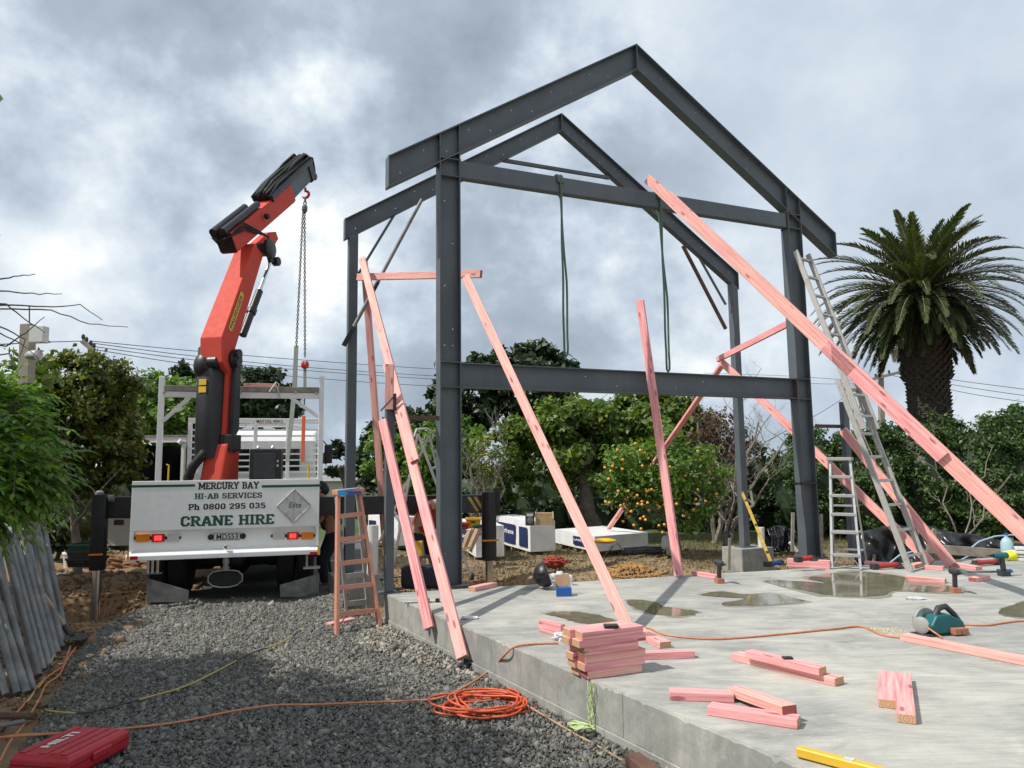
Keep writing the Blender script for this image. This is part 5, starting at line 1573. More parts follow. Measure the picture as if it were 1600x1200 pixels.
def limbs(m, rg, base, top, r0, spread, n, depth=2, wob=0.12, pts_out=None):
    """tapered trunk with forked limbs"""
    base, top = Vector(base), Vector(top)
    L = (top - base).length
    pts, rs = [], []
    k = 7
    for i in range(k + 1):
        t = i / k
        p = base.lerp(top, t) + Vector((rg.uniform(-1, 1), rg.uniform(-1, 1), 0)) * (wob * L * 0.25 * math.sin(t * math.pi))
        pts.append(p); rs.append(r0 * (1 - 0.62 * t))
    m.tube(pts, rs, 8 if r0 > 0.06 else 5)
    if pts_out is not None: pts_out.append(pts[-1])
    if depth > 0:
        for j in range(n):
            i = rg.randint(2, k)
            s = pts[i]
            a = rg.uniform(0, 2 * math.pi)
            d = Vector((math.cos(a) * spread, math.sin(a) * spread, rg.uniform(0.35, 1.0))).normalized()
            limbs(m, rg, s, s + d * L * rg.uniform(0.30, 0.52), rs[i] * 0.62, spread, max(2, n - 1), depth - 1, wob * 1.4, pts_out)
def tree(name, label, base, trunk_top, r0, cent, rad, n, size, mat, seed, cat='tree', clumps=90, csize=0.26, shell=0.5, spread=0.8, nl_=4, depth=2, bark='bark', group=None, aspect=0.5, droop=0.0, trunk=True):
    base = Vector(base)
    t = thing(name, label, cat, base, group=group)
    if trunk:
        m = MB()
        limbs(m, random.Random(seed), base, trunk_top, r0, spread, nl_, depth)
        m.build('trunk', MAT[bark], t, smooth=60)
    rg = np.random.default_rng(seed)
    v, f = leaf_cloud(rg, cent, rad, n, size, droop, aspect, shell, clumps, csize)
    np_mesh('crown', v, f, MAT[mat], t)
    return t
def W3(px, py, Y): return PY(px, py, Y)
def ell(px0, px1, py0, py1, Y, depth=None):
    """ellipsoid that covers a pixel box at distance Y"""
    a, b = W3(px0, py1, Y), W3(px1, py0, Y)
    c = (a + b) / 2
    rx, rz = abs(b.x - a.x) / 2, abs(b.z - a.z) / 2
    return (c.x, c.y, c.z), (rx, depth or (rx + rz) / 2, rz)
def gz(x, y): return float(ground_h(np.array([x]), np.array([y]))[0])
def crown_tree(name, label, boxes, Y, trunk_px, r0, n, size, mat, seed, **k):
    C_, R_ = zip(*[ell(*b[:4], Y + (b[4] if len(b) > 4 else 0)) for b in boxes])
    bx = W3(*trunk_px, Y)
    base = Vector((bx.x, Y, gz(bx.x, Y)))
    top = Vector(C_[0])
    return tree(name, label, base, base.lerp(top, 0.92), r0, C_, R_, n, size, mat, seed, **k)

# big dark trees far behind
FG = 'dark evergreen trees far behind the site'
crown_tree('evergreen_tree', 'large dark evergreen tree rising behind the floor beam', [(745, 900, 540, 660), (690, 780, 556, 700), (670, 730, 590, 760), (820, 900, 590, 700)], 33, (800, 740), 0.5, 26000, 0.34, 'leaf_dark', 21, clumps=200, csize=0.2, group=FG)
crown_tree('evergreen_tree', 'dark evergreen tree behind the truck rack and crane', [(362, 440, 566, 660), (400, 470, 600, 670), (340, 400, 580, 670)], 36, (400, 720), 0.5, 12000, 0.34, 'leaf_dark', 22, clumps=110, csize=0.22, group=FG)
crown_tree('evergreen_tree', 'small dark treetop just beside the crane column', [(262, 308, 571, 640), (300, 345, 585, 650)], 38, (285, 700), 0.4, 5000, 0.34, 'leaf_dark', 23, clumps=60, csize=0.25, group=FG)
crown_tree('evergreen_tree', 'low dark tree seen between the mirror and the slim column', [(508, 545, 688, 760), (560, 625, 660, 770), (590, 680, 640, 740)], 30, (570, 760), 0.4, 9000, 0.30, 'leaf_dark', 24, clumps=100, csize=0.22, group=FG)
crown_tree('evergreen_tree', 'rounded far tree above the hedge end beyond the palm', [(1550, 1680, 632, 740)], 42, (1600, 720), 0.5, 6000, 0.38, 'leaf_hedge', 25, clumps=70, csize=0.25, group=FG)
# middle distance
crown_tree('broadleaf_tree', 'bright green broadleaf tree above the open shed', [(196, 300, 590, 700), (255, 345, 596, 690), (330, 375, 640, 700)], 21, (270, 760), 0.2, 14000, 0.20, 'leaf_light', 26, clumps=120, csize=0.22)
crown_tree('fig_tree', 'wide spreading green tree with forked trunk behind the timber packs', [(800, 990, 622, 750), (930, 1110, 616, 735), (748, 860, 650, 745), (780, 850, 700, 790), (1040, 1120, 640, 740), (880, 960, 680, 770)], 18.2, (932, 850), 0.24, 42000, 0.16, 'leaf_mid', 27, clumps=260, csize=0.2, shell=0.35, spread=1.0, nl_=5)
crown_tree('green_shrub', 'light green shrub behind the thick column and trestle ladder', [(560, 640, 675, 760), (610, 700, 655, 770), (700, 760, 640, 740), (640, 720, 690, 790)], 19.5, (640, 800), 0.08, 14000, 0.15, 'leaf_light', 28, cat='shrub', clumps=150, csize=0.24)
ct = crown_tree('citrus_tree', 'citrus tree full of small orange fruit behind the leaning post', [(955, 1110, 672, 800), (940, 1020, 700, 820), (1050, 1125, 700, 830)], 14.6, (1060, 860), 0.09, 12000, 0.09, 'leaf_light', 29, clumps=110, csize=0.26, shell=0.2)
rg = np.random.default_rng(31)
for i in range(110):
    a = rg.random()
    px_ = rg.choice([rg.uniform(945, 1040), rg.uniform(1030, 1120)], p=[0.6, 0.4]); py_ = 690 + rg.random() * 125 if a < 0.8 else rg.uniform(780, 835)
    if ((px_ - 1030) / 92) ** 2 + ((py_ - 755) / 80) ** 2 > 1: continue
    c = W3(px_, py_, 13.9 + rg.uniform(-0.3, 0.9))
    if i == 0 or 'fruit_me' not in globals():
        fo = MB().ellip((0, 0, 0), 0.029, 0.029, 0.027, 8, 6).build('fruit', MAT['fruit'], ct, smooth=80)
        fruit_me = fo.data
        base_off = ORIG[ct.name]
    else:
        fo = bpy.data.objects.new('fruit', fruit_me); COL.objects.link(fo); fo.parent = ct
    fo.location = c - Vector(ct.location)
    if fo.data == fruit_me and i == 0: pass
# the first fruit mesh was stored relative to the tree: recentre it
_m = fruit_me
_c = sum((v.co for v in _m.vertices), Vector()) / len(_m.vertices)
for v in _m.vertices: v.co -= _c
# bare shrubs
def bare(name, label, pts_px, Y, r0, seed, n=5, depth=3, leaf=None, boxes=None, bark='palebark', spread=0.6):
    b = W3(*pts_px[0], Y); base = Vector((b.x, Y, gz(b.x, Y)))
    t = thing(name, label, 'shrub', base)
    m = MB(); rg_ = random.Random(seed)
    for p in pts_px[1:]:
        limbs(m, rg_, base + Vector((rg_.uniform(-0.1, 0.1), 0, 0)), W3(*p, Y + rg_.uniform(-0.5, 0.5)), r0, spread, n, depth, 0.25)
    m.build('branches', MAT[bark], t, smooth=60)
    if boxes:
        C_, R_ = zip(*[ell(*b_, Y) for b_ in boxes])
        v, f = leaf_cloud(np.random.default_rng(seed), C_, R_, leaf[0], leaf[1], 0, 0.5, 0.3, 90, 0.3)
        np_mesh('crown', v, f, MAT[leaf[2]], t)
bare('bare_shrub', 'leafless tree with bronze buds beside the slim far column', [(1120, 860), (1090, 660), (1150, 640), (1175, 690)], 17.0, 0.06, 41, leaf=(2600, 0.10, 'leaf_red'), boxes=[(1080, 1165, 640, 740)])
bare('bare_shrub', 'bare twiggy tree between the slim and taped columns', [(1128, 870), (1185, 660), (1225, 690), (1150, 720)], 15.6, 0.05, 42)
bare('bare_shrub', 'grey bare shrub beside the thick column above the outrigger', [(770, 850), (745, 690), (790, 700), (735, 730)], 17.2, 0.06, 43, leaf=(900, 0.09, 'leaf_olive'), boxes=[(725, 800, 690, 760)])
bare('bare_shrub', 'thin dead vine twigs in front of the dark hedge beside the long ladder', [(1500, 800), (1450, 690), (1550, 700), (1580, 740)], 15.6, 0.02, 44, n=4, depth=2)
# hedges
def hedge(name, label, boxes, n, size, mat, seed, clumps=300, csize=0.16):
    C_, R_ = [], []
    for (a, b, c, d, Y, dep) in boxes:
        cc, rr = ell(a, b, c, d, Y, dep); C_.append(cc); R_.append(rr)
    base = Vector((C_[0][0], C_[0][1], gz(C_[0][0], C_[0][1])))
    t = thing(name, label, 'hedge', base)
    v, f = leaf_cloud(np.random.default_rng(seed), C_, R_, n, size, 0, 0.55, 0.72, clumps, csize)
    np_mesh('foliage', v, f, MAT[mat], t)
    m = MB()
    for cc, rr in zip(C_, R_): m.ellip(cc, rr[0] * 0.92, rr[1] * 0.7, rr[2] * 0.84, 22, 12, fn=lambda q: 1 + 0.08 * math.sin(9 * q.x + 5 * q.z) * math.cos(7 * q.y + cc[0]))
    m.build('added_dark_core', MAT['leaf_dark'], t)  # solid dark core added to block bright gaps between the leaves
    m = MB(); rg_ = random.Random(seed)
    for (a, b, c, d, Y, dep) in boxes:
        for k in range(3):
            p = W3(rg_.uniform(a + 10, b - 10), d, Y); p.z = gz(p.x, p.y)
            limbs(m, rg_, p, W3(rg_.uniform(a + 10, b - 10), (c + d) / 2, Y), 0.045, 0.7, 3, 1)
    m.build('stems', MAT['bark'], t, smooth=60)
    return t
hedge('tall_hedge', 'long dark green clipped hedge below the palm', [(1215, 1330, 672, 870, 18.5, 1.1), (1300, 1420, 668, 875, 18.2, 1.1), (1390, 1510, 660, 880, 18.0, 1.1), (1480, 1620, 655, 885, 17.6, 1.1), (1580, 1760, 650, 890, 17.0, 1.1)], 135000, 0.088, 'leaf_hedge', 51, 1500, 0.13)
hedge('back_hedge', 'back hedge built dark for the shade under the fruit trees, closing off the yard', [(690, 800, 730, 880, 22, 0.9), (770, 900, 735, 880, 22, 0.9), (870, 1000, 735, 880, 22, 0.9), (970, 1110, 730, 880, 21.5, 0.9), (1080, 1250, 700, 880, 21, 0.9), (560, 700, 745, 870, 23, 0.9)], 30000, 0.17, 'leaf_dark', 52, 400, 0.17)  # dark leaf colour stands in for the shade under the trees
hedge('low_bushes', 'low dark bushes behind the wrapped packs and the shed', [(30, 130, 700, 860, 14.5, 0.9), (90, 215, 730, 860, 14.0, 0.9), (180, 260, 760, 850, 19.0, 0.9)], 13000, 0.12, 'leaf_dark', 53, 150, 0.2)
# camellia beside the truck
crown_tree('camellia_tree', 'olive leaved tree with yellowing leaves left of the truck', [(62, 150, 545, 690), (110, 208, 560, 720), (150, 215, 640, 780), (40, 120, 590, 720), (90, 150, 690, 800)], 11.6, (122, 880), 0.07, 34000, 0.10, 'leaf_olive', 61, clumps=230, csize=0.26, shell=0.35, bark='palebark', nl_=4)
# foreground shrub with long leaflets at the picture's edge
def frond_shrub(name, label, base, cent, rad, n, seed, size=0.085, mat='leaf_fresh', trunk_top=None):
    t = thing(name, label, 'shrub', base)
    rg = np.random.default_rng(seed)
    cent = np.array(cent, float); rad = np.array(rad, float)
    V_, F_ = [], []
    m = MB(); r_ = random.Random(seed)
    limbs(m, r_, base, trunk_top or cent[0], 0.05, 0.6, 4, 2)
    for i in range(n):
        e = rg.integers(len(cent))
        d = rg.normal(size=3); d /= np.linalg.norm(d)
        p = cent[e] + d * rad[e] * (0.35 + 0.65 * rg.random() ** 0.5)
        out = d * np.array([1, 1, 0.35]) + rg.normal(size=3) * 0.45; out /= np.linalg.norm(out)
        side_ = np.cross(out, [0, 0, 1]); side_ /= np.linalg.norm(side_) + 1e-9
        nu = np.cross(side_, out)
        L = rg.uniform(0.18, 0.34)
        k = int(rg.integers(5, 8))
        m.tube([Vector(p), Vector(p + out * L * 0.5 - np.array([0, 0, 0.02])), Vector(p + out * L - np.array([0, 0, 0.09]))], 0.0025, 3, False)
        for j in range(k):
            t_ = 0.25 + 0.75 * j / (k - 1)
            c = p + out * L * t_ - np.array([0, 0, 0.09 * t_ * t_])
            for s_ in (-1, 1):
                if j == k - 1 and s_ == 1: continue
                dirn = out * 0.55 + side_ * s_ * (0.9 if j < k - 1 else 0.0) - np.array([0, 0, 0.35]) + rg.normal(size=3) * 0.15
                dirn /= np.linalg.norm(dirn)
                ac = np.cross(dirn, nu); ac /= np.linalg.norm(ac) + 1e-9
                l = size * rg.uniform(0.75, 1.25)
                b0 = len(V_)
                V_ += [c, c + dirn * l * 0.45 + ac * l * 0.22, c + dirn * l - np.array([0, 0, l * 0.12]), c + dirn * l * 0.45 - ac * l * 0.22]
                F_.append((b0, b0 + 1, b0 + 2, b0 + 3))
    np_mesh('foliage', V_, F_, MAT[mat], t)
    m.build('stems', MAT['twig'], t)
    return t
def eb(l): 
    o = [ell(*b) for b in l]
    return [a for a, _ in o], [b for _, b in o]
C_, R_ = eb([(-150, 38, 610, 745, 5.2, 0.6), (-150, 55, 680, 780, 5.0, 0.5), (-170, 30, 730, 800, 4.9, 0.5), (-110, 18, 590, 660, 5.6, 0.5)])
frond_shrub('leafy_shrub', 'lush bright green leafy shrub filling the picture edge above the steel pipes', (-4.2, 5.0, 0.0), C_, R_, 1700, 71, size=0.072)
# the same planting goes on beside the camera, out of the picture, and shades the drive
tree('boundary_tree', 'boundary tree standing beside the drive out of the picture', (-5.3, 3.0, 0), (-5.0, 3.2, 3.4), 0.14, [(-4.9, 3.1, 4.1), (-4.6, 4.4, 3.0), (-4.6, 1.8, 3.8), (-5.9, 5.2, 3.3)], [(1.5, 1.4, 1.3), (0.9, 0.9, 0.9), (1.3, 1.3, 1.2), (1.0, 0.9, 0.9)], 26000, 0.12, 'leaf_mid', 72, clumps=200, csize=0.3, shell=0.15)
tree('boundary_tree', 'low boundary bush beside the steel pipes at the picture edge', (-6.6, 7.4, 0), (-6.4, 7.4, 1.6), 0.08, [(-6.3, 7.3, 1.9), (-6.0, 6.4, 1.9), (-6.5, 8.3, 1.7)], [(0.7, 0.8, 0.7), (0.6, 0.7, 0.7), (0.6, 0.7, 0.6)], 9000, 0.10, 'leaf_olive', 73, clumps=90, csize=0.3, shell=0.3)
tree('boundary_tree', 'leafy boundary tree left of the truck out of the picture', (-8.0, 9.2, 0), (-7.9, 9.2, 2.0), 0.12, [(-7.7, 9.0, 2.3), (-7.6, 10.4, 2.4), (-7.5, 7.9, 2.2)], [(1.2, 1.0, 0.9), (1.2, 1.0, 0.9), (1.1, 0.9, 0.9)], 14000, 0.12, 'leaf_mid', 74, clumps=130, csize=0.3, shell=0.15)
# bare vine stems reaching in at the upper left
vt = thing('vine', 'bare grey vine stems reaching into the sky above the left shrub', 'vine', W3(-60, 560, 5.2))
for i, px_l in enumerate(([(-60, 444), (0, 436), (30, 430), (55, 428)], [(-60, 452), (0, 455), (50, 459), (97, 459)], [(-60, 470), (0, 476), (70, 479), (125, 476), (160, 500)], [(-60, 478), (0, 482), (80, 485), (140, 506), (200, 511)], [(-50, 470), (10, 476), (40, 500), (70, 520)], [(-60, 500), (0, 511), (40, 530), (30, 560)], [(-40, 540), (10, 540), (40, 520), (70, 495)], [(-40, 560), (15, 552), (22, 575)], [(-60, 520), (-10, 515), (30, 535), (60, 560)])):
    p = [W3(x, y, 5.0 + 0.06 * i) for x, y in px_l]
    sm = []
    for a, b in zip(p, p[1:]):
        for j in range(4): sm.append(a.lerp(b, j / 4) + Vector((0, 0, random.uniform(-0.006, 0.006))))
    sm.append(p[-1])
    MB().tube(sm, [0.0075 * (1 - 0.7 * k / len(sm)) for k in range(len(sm))], 5).build('stem', MAT['twig'], vt)

# date palm
def palm():
    Y = 20.5
    b = W3(1457, 700, Y)
    base = Vector((b.x, Y, gz(b.x, Y)))
    crz = W3(1455, 452, Y).z
    t = thing('date_palm', 'large date palm with shaggy drooping fronds behind the hedge', 'palm tree', base)
    H_ = crz - base.z
    m = MB(); k = 26
    pts = [base + Vector((0.06 * math.sin(i * 0.3), 0, H_ * i / k)) for i in range(k + 1)]
    m.tube(pts, [0.46 + 0.04 * math.sin(i * 1.1) + (0.10 if i > k * 0.6 else 0) for i in range(k + 1)], 20)
    m.build('trunk', MAT['palmbark'], t, smooth=60)
    # old leaf bases in spirals
    m = MB(); rg = random.Random(4)
    nrow = 46
    for i in range(nrow):
        z = base.z + H_ * (0.30 + 0.70 * i / nrow)
        rr = 0.49 + (0.10 if i > nrow * 0.45 else 0)
        for j in range(17):
            a = 2 * math.pi * (j + 0.5 * (i % 2)) / 17 + rg.uniform(-0.05, 0.05)
            o = Vector((math.cos(a), math.sin(a), 0)); tt = Vector((-o.y, o.x, 0))
            c = Vector((base.x, base.y, z)) + o * rr
            L = rg.uniform(0.10, 0.20); wd = 0.085
            m.add([c - tt * wd - Vector((0, 0, 0.07)), c + tt * wd - Vector((0, 0, 0.07)), c + o * L * 0.55 + tt * wd * 0.5 + Vector((0, 0, L * 0.4)), c + o * L * 0.55 - tt * wd * 0.5 + Vector((0, 0, L * 0.4)), c + Vector((0, 0, L * 0.55)) - o * 0.05], [(0, 1, 2, 3), (1, 4, 2), (0, 3, 4), (3, 2, 4)])
    m.build('leaf_base', MAT['palmbark'], t, kind='stuff')
    # fronds: a few shapes, shared by many
    def frond_mesh(el, L, droop, seed, mat):
        rg = np.random.default_rng(seed)
        n = 30
        r, z, a = 0.0, 0.0, el
        P = []
        for i in range(n + 1):
            P.append((r, z, a))
            r += L / n * math.cos(a); z += L / n * math.sin(a)
            a -= droop / n * (0.4 + 1.2 * i / n)
        V_, F_ = [], []
        for i in range(3, n + 1):
            r, z, a = P[i]
            t_ = i / n
            ll = 0.33 * (0.45 + 1.1 * math.sin(math.pi * min(1, t_ * 0.95 + 0.05)) ** 0.8) * (1 - 0.35 * t_)
            tang = np.array([math.cos(a), 0, math.sin(a)]); nor = np.array([-math.sin(a), 0, math.cos(a)])
            for s_ in (-1, 1):
                for dup_ in range(2):
                    c = np.array([r, 0, z]) - tang * (L / n * 0.5 * dup_)
                    d = tang * (0.75 + 0.3 * t_) + np.array([0, s_ * 0.62, 0]) + nor * (0.45 - 0.12 * dup_) - np.array([0, 0, 0.10]) + rg.normal(size=3) * 0.06
                    d /= np.linalg.norm(d)
                    acr = np.cross(d, nor); acr /= np.linalg.norm(acr) + 1e-9
                    l = ll * rg.uniform(0.85, 1.15)
                    b0 = len(V_)
                    tip = c + d * l - np.array([0, 0, l * 0.12])
                    V_ += [c - acr * 0.012, c + acr * 0.012, c + d * l * 0.55 + acr * 0.022, tip, c + d * l * 0.55 - acr * 0.022]
                    F_.append((b0, b0 + 1, b0 + 2, b0 + 4)); F_.append((b0 + 4, b0 + 2, b0 + 3, b0 + 3))
        mb_ = MB()
        mb_.add([Vector(v) for v in V_], [tuple(dict.fromkeys(f)) for f in F_], 0)
        mb_.tube([(p[0], 0, p[1]) for p in P], [0.035 * (1 - 0.8 * i / n) for i in range(n + 1)], 5, True, 1)
        o = mb_.build('frond', [MAT[mat], MAT['palebark']])
        me = o.data
        bpy.data.objects.remove(o)
        return me
    shapes = []
    for el, L, dr_, mat, cnt in ((80, 2.1, 0.6, 'frond', 6), (64, 2.5, 0.8, 'frond', 12), (46, 2.8, 0.95, 'frond', 16), (28, 3.0, 1.05, 'frond', 20), (10, 3.0, 1.05, 'frond', 22), (-6, 3.0, 0.95, 'frond', 24), (-20, 2.9, 0.8, 'frond', 24), (-34, 2.7, 0.6, 'frond', 22), (-48, 2.3, 0.4, 'frondold', 16), (-60, 1.6, 0.2, 'frondold', 8)):
        shapes.append(([frond_mesh(R(el), L, dr_, 90 + int(el) + q, mat) for q in range(2)], cnt))
    rg = random.Random(9)
    for si, (mes, cnt) in enumerate(shapes):
        a0 = rg.uniform(0, 6)
        for j in range(cnt):
            o = bpy.data.objects.new('frond', rg.choice(mes)); COL.objects.link(o)
            o.parent = t
            a = a0 + 2 * math.pi * j / cnt + rg.uniform(-0.12, 0.12)
            s_ = rg.uniform(0.82, 1.1)
            o.location = Vector((0.12 * math.cos(a), 0.12 * math.sin(a), H_ - 0.25 + 0.25 * (1 - si / 9) + rg.uniform(-0.08, 0.08)))
            o.rotation_euler = (rg.uniform(-0.12, 0.12), rg.uniform(-0.08, 0.08), a)
            o.scale = (s_, s_, s_)
palm()
# dry grass between slab and yard
def grass():
    rg = np.random.default_rng(77)
    n = 9000
    x = rg.uniform(-1.5, 8, n * 3); y = rg.uniform(11, 18.5, n * 3)
    dens = 0.5 + 0.5 * np.sin(x * 1.3 + y * 0.7) * np.cos(y * 1.1 - x * 0.4) + 0.5 * (y > 14.5) + 0.3 * (x > 3.5)
    ok = rg.random(n * 3) < dens * 0.5
    x, y = x[ok][:n], y[ok][:n]; n = len(x)
    z = ground_h(x, y)
    h = rg.uniform(0.05, 0.16, n); a = rg.uniform(0, 6.28, n); l = rg.normal(size=(n, 2)) * 0.05
    w_ = 0.006
    v = np.stack([np.stack([x - w_ * np.cos(a), y - w_ * np.sin(a), z], -1), np.stack([x + w_ * np.cos(a), y + w_ * np.sin(a), z], -1), np.stack([x + l[:, 0], y + l[:, 1], z + h], -1)], 1).reshape(-1, 3)
    o = np_mesh('grass', v, np.arange(3 * n).reshape(-1, 3), MAT['drygrass'], kind='stuff')
    tag(o, 'dry yellow grass tufts behind the slab', 'grass')
grass()

# ================================================================== ladders
def lerp(a, b, t): return a.lerp(b, t)
def rail(m, p, q, w, d, up): m.bar(p, q, w, d, up=up)
# orange fibreglass stepladder
fl, fr = G(526, 994), G(594, 986)
wl = (fr - fl); wdir = wl.normalized(); back = Vector((-wdir.y, wdir.x, 0))
ztop = PY(526, 772, fl.y + 0.30).z
tlp = PY(528, 773, fl.y + 0.30); trp = tlp + wdir * 0.30 + Vector((0, 0, 0.0))
trp = PY(561, 769, trp.y)
ol = thing('stepladder', 'orange fibreglass stepladder with a light blue top cap on the gravel', 'ladder', (fl + fr) / 2)
MB().bar(fl, tlp, 0.035, 0.075, up=back).build('rail', MAT['fibre'], ol, bevel=0.004)
MB().bar(fr, trp, 0.035, 0.075, up=back).build('rail', MAT['fibre'], ol, bevel=0.004)
for py_l, py_r in ((1003 - 44, 951 - 1), (921 - 3, 911), (883 - 3, 875), (846 - 2, 839), (809 - 2, 802)):
    tt = (fl.z, tlp.z)
    # step height from the picture, on the rail line
    best = min(range(101), key=lambda k: abs(proj(fl.lerp(tlp, k / 100))[1] - py_l)) / 100
    a, b = fl.lerp(tlp, best), fr.lerp(trp, best)
    MB().bar(a + wdir * 0.017, b - wdir * 0.017, 0.075, 0.028).build('tread', MAT['dullalloy'], ol, bevel=0.003)
    MB().bar(a + wdir * 0.017 - back * 0.04, b - wdir * 0.017 - back * 0.04, 0.006, 0.045).build('tread_face', MAT['fibre'], ol)
capc = (tlp + trp) / 2
MB().bar(tlp - wdir * 0.03 + Vector((0, 0, 0.02)), trp + wdir * 0.02 + Vector((0, 0, 0.02)), 0.19, 0.055).build('top_cap', MAT['fibre'], ol, bevel=0.01)
cap = MB().bar(tlp - wdir * 0.03 + Vector((0, 0, 0.02)) - back * 0.097, trp - wdir * 0.02 + Vector((0, 0, 0.02)) - back * 0.097, 0.004, 0.056).build('cap_label', MAT['skyblue'], ol)
MB().bar(tlp + wdir * 0.08 + Vector((0, 0, 0.02)) - back * 0.1, tlp + wdir * 0.22 + Vector((0, 0, 0.02)) - back * 0.1, 0.003, 0.03).build('sticker', MAT['blue'], ol)
_dv = Vector((fl.x + 0.15, fl.y, 0)).normalized()
rl, rr = fl + _dv * 0.8 + wdir * 0.10, fr + _dv * 0.8 - wdir * 0.10
rl.z = rr.z = -0.02
MB().bar(rl, tlp + back * 0.07, 0.03, 0.045, up=back).build('rear_leg', MAT['dullalloy'], ol)
MB().bar(rr, trp + back * 0.07, 0.03, 0.045, up=back).build('rear_leg', MAT['dullalloy'], ol)
for t_ in (0.14, 0.36, 0.62):
    MB().bar(rl.lerp(tlp + back * 0.07, t_), rr.lerp(trp + back * 0.07, t_), 0.02, 0.055 if t_ < 0.5 else 0.02).build('rear_brace', MAT['dullalloy'], ol)
for s_, a in ((1, fl), (-1, fr)):
    b = (tlp if s_ == 1 else trp)
    MB().bar(a.lerp(b, 0.05) + wdir * s_ * 0.01, a.lerp(b, 0.17) + wdir * s_ * 0.13, 0.006, 0.02, up=back).build('corner_brace', MAT['fibre'], ol)
timber(G(513, 982) + Vector((0, 0, 0.03)), G(552, 973) + Vector((0, 0, 0.03)), 0.09, 0.045, 'pink offcut chocked under the orange stepladder', name='timber_offcut')

# aluminium stepladder on the slab
a0, a1 = G(1300, 889, HS), G(1345, 891, HS)
wd2 = (a1 - a0).normalized(); bk2 = Vector((-wd2.y, wd2.x, 0))
t0_ = PY(1297, 717, a0.y + 0.38); t1_ = PY(1328, 717, a1.y + 0.38)
al = thing('stepladder', 'aluminium stepladder standing on the slab beside the taped column', 'ladder', (a0 + a1) / 2)
for a, b in ((a0, t0_), (a1, t1_)): MB().bar(a, b, 0.03, 0.06, up=bk2).build('rail', MAT['alloy'], al, bevel=0.003)
for py_ in (866, 831, 803, 774, 745):
    k = min(range(201), key=lambda q: abs(proj(a0.lerp(t0_, q / 200))[1] - py_)) / 200
    MB().bar(a0.lerp(t0_, k), a1.lerp(t1_, k), 0.10, 0.035).build('tread', MAT['alloy'], al, bevel=0.003)
MB().bar(t0_ - wd2 * 0.03, t1_ + wd2 * 0.03, 0.16, 0.04).build('top_cap', MAT['alloy'], al, bevel=0.004)
r0_, r1_ = a0 + bk2 * 0.85 - wd2 * 0.02, a1 + bk2 * 0.85 + wd2 * 0.05
for a, b in ((r0_, t0_ + bk2 * 0.06), (r1_, t1_ + bk2 * 0.06)): MB().bar(a, b, 0.022, 0.03, up=bk2).build('rear_leg', MAT['alloy'], al)
for t_ in (0.12, 0.3, 0.55): MB().bar(r0_.lerp(t0_ + bk2 * 0.06, t_), r1_.lerp(t1_ + bk2 * 0.06, t_), 0.018, 0.025).build('rear_brace', MAT['alloy'], al)
for a, b, s_ in ((a0, t0_, 1), (a1, t1_, -1)): MB().bar(a.lerp(b, 0.02), a.lerp(b, 0.14) + wd2 * s_ * 0.11, 0.006, 0.022, up=bk2).build('corner_brace', MAT['alloy'], al)

# extension ladder against the taped column
b0_, b1_ = G(1423, 894, HS), G(1449, 889, HS)
e0a, e1a = onframe(1234, 396, -0.16), onframe(1257, 399, -0.16)
b1_ = b0_ + (b1_ - b0_).normalized() * 0.42
e1a = e0a + (b1_ - b0_).normalized() * 0.37
wd3 = (b1_ - b0_).normalized()
ax3 = (e0a - b0_).normalized(); fr3 = wd3.cross(ax3).normalized()
if fr3.y > 0: fr3 = -fr3
xl = thing('extension_ladder', 'long aluminium extension ladder leaning on the taped column', 'ladder', (b0_ + b1_) / 2)
Lx = (e0a - b0_).length
def section(lo, hi, inset, off, rung0):
    A0, A1 = b0_ + wd3 * inset + fr3 * off, b1_ - wd3 * inset + fr3 * off
    B0, B1 = e0a + wd3 * inset + fr3 * off, e1a - wd3 * inset + fr3 * off
    for a, b in ((A0, B0), (A1, B1)): MB().bar(a.lerp(b, lo), a.lerp(b, hi), 0.028, 0.07, up=fr3).build('rail', MAT['dullalloy'], xl, bevel=0.003)
    n = int((hi - lo) * Lx / 0.29)
    for i in range(n):
        t_ = lo + (hi - lo) * (i + 0.6) / n
        MB().bar(A0.lerp(B0, t_), A1.lerp(B1, t_), 0.032, 0.03, up=fr3).build('rung', MAT['dullalloy'], xl)
section(0.0, 0.56, 0.0, 0.0, 0)
section(0.40, 1.0, 0.032, 0.075, 0)
m = MB().tube([(b1_.lerp(e1a, 0.5)), b1_.lerp(e1a, 0.45) - fr3 * 0.15, b1_.lerp(e1a, 0.3) - fr3 * 0.12, b1_.lerp(e1a, 0.25)], 0.008, 6)
m.build('rope', MAT['oldwood'], xl)

# aluminium trestle behind the thick column
Yt = 9.75
ap0, ap1 = PY(653, 678, Yt), PY(671, 680, Yt + 0.5)
tr = thing('trestle_ladder', 'aluminium trestle ladder half hidden behind the thick column', 'ladder', (G(612, 893, -0.12) + G(737, 903, -0.12)) / 2)
for pa, pb in (((583, 868), (612, 895)),):
    f0, f1 = PY(pa[0], pa[1], Yt + 0.55), PY(pb[0], pb[1], Yt)
    for a, b in ((f0, ap1), (f1, ap0)): MB().bar(a, b, 0.03, 0.06, up=(0, 1, 0)).build('rail', MAT['alloy'], tr, bevel=0.003)
    for t_ in (0.2, 0.36, 0.52, 0.68, 0.82): MB().bar(f0.lerp(ap1, t_), f1.lerp(ap0, t_), 0.05, 0.028).build('tread', MAT['alloy'], tr)
g0, g1 = PY(715, 880, Yt + 0.6), PY(737, 904, Yt + 0.05)
for a, b in ((g0, ap1), (g1, ap0)): MB().bar(a, b, 0.03, 0.05, up=(0, 1, 0)).build('rear_leg', MAT['alloy'], tr)
for t_ in (0.25, 0.5, 0.75): MB().bar(g0.lerp(ap1, t_), g1.lerp(ap0, t_), 0.02, 0.03).build('rear_brace', MAT['alloy'], tr)
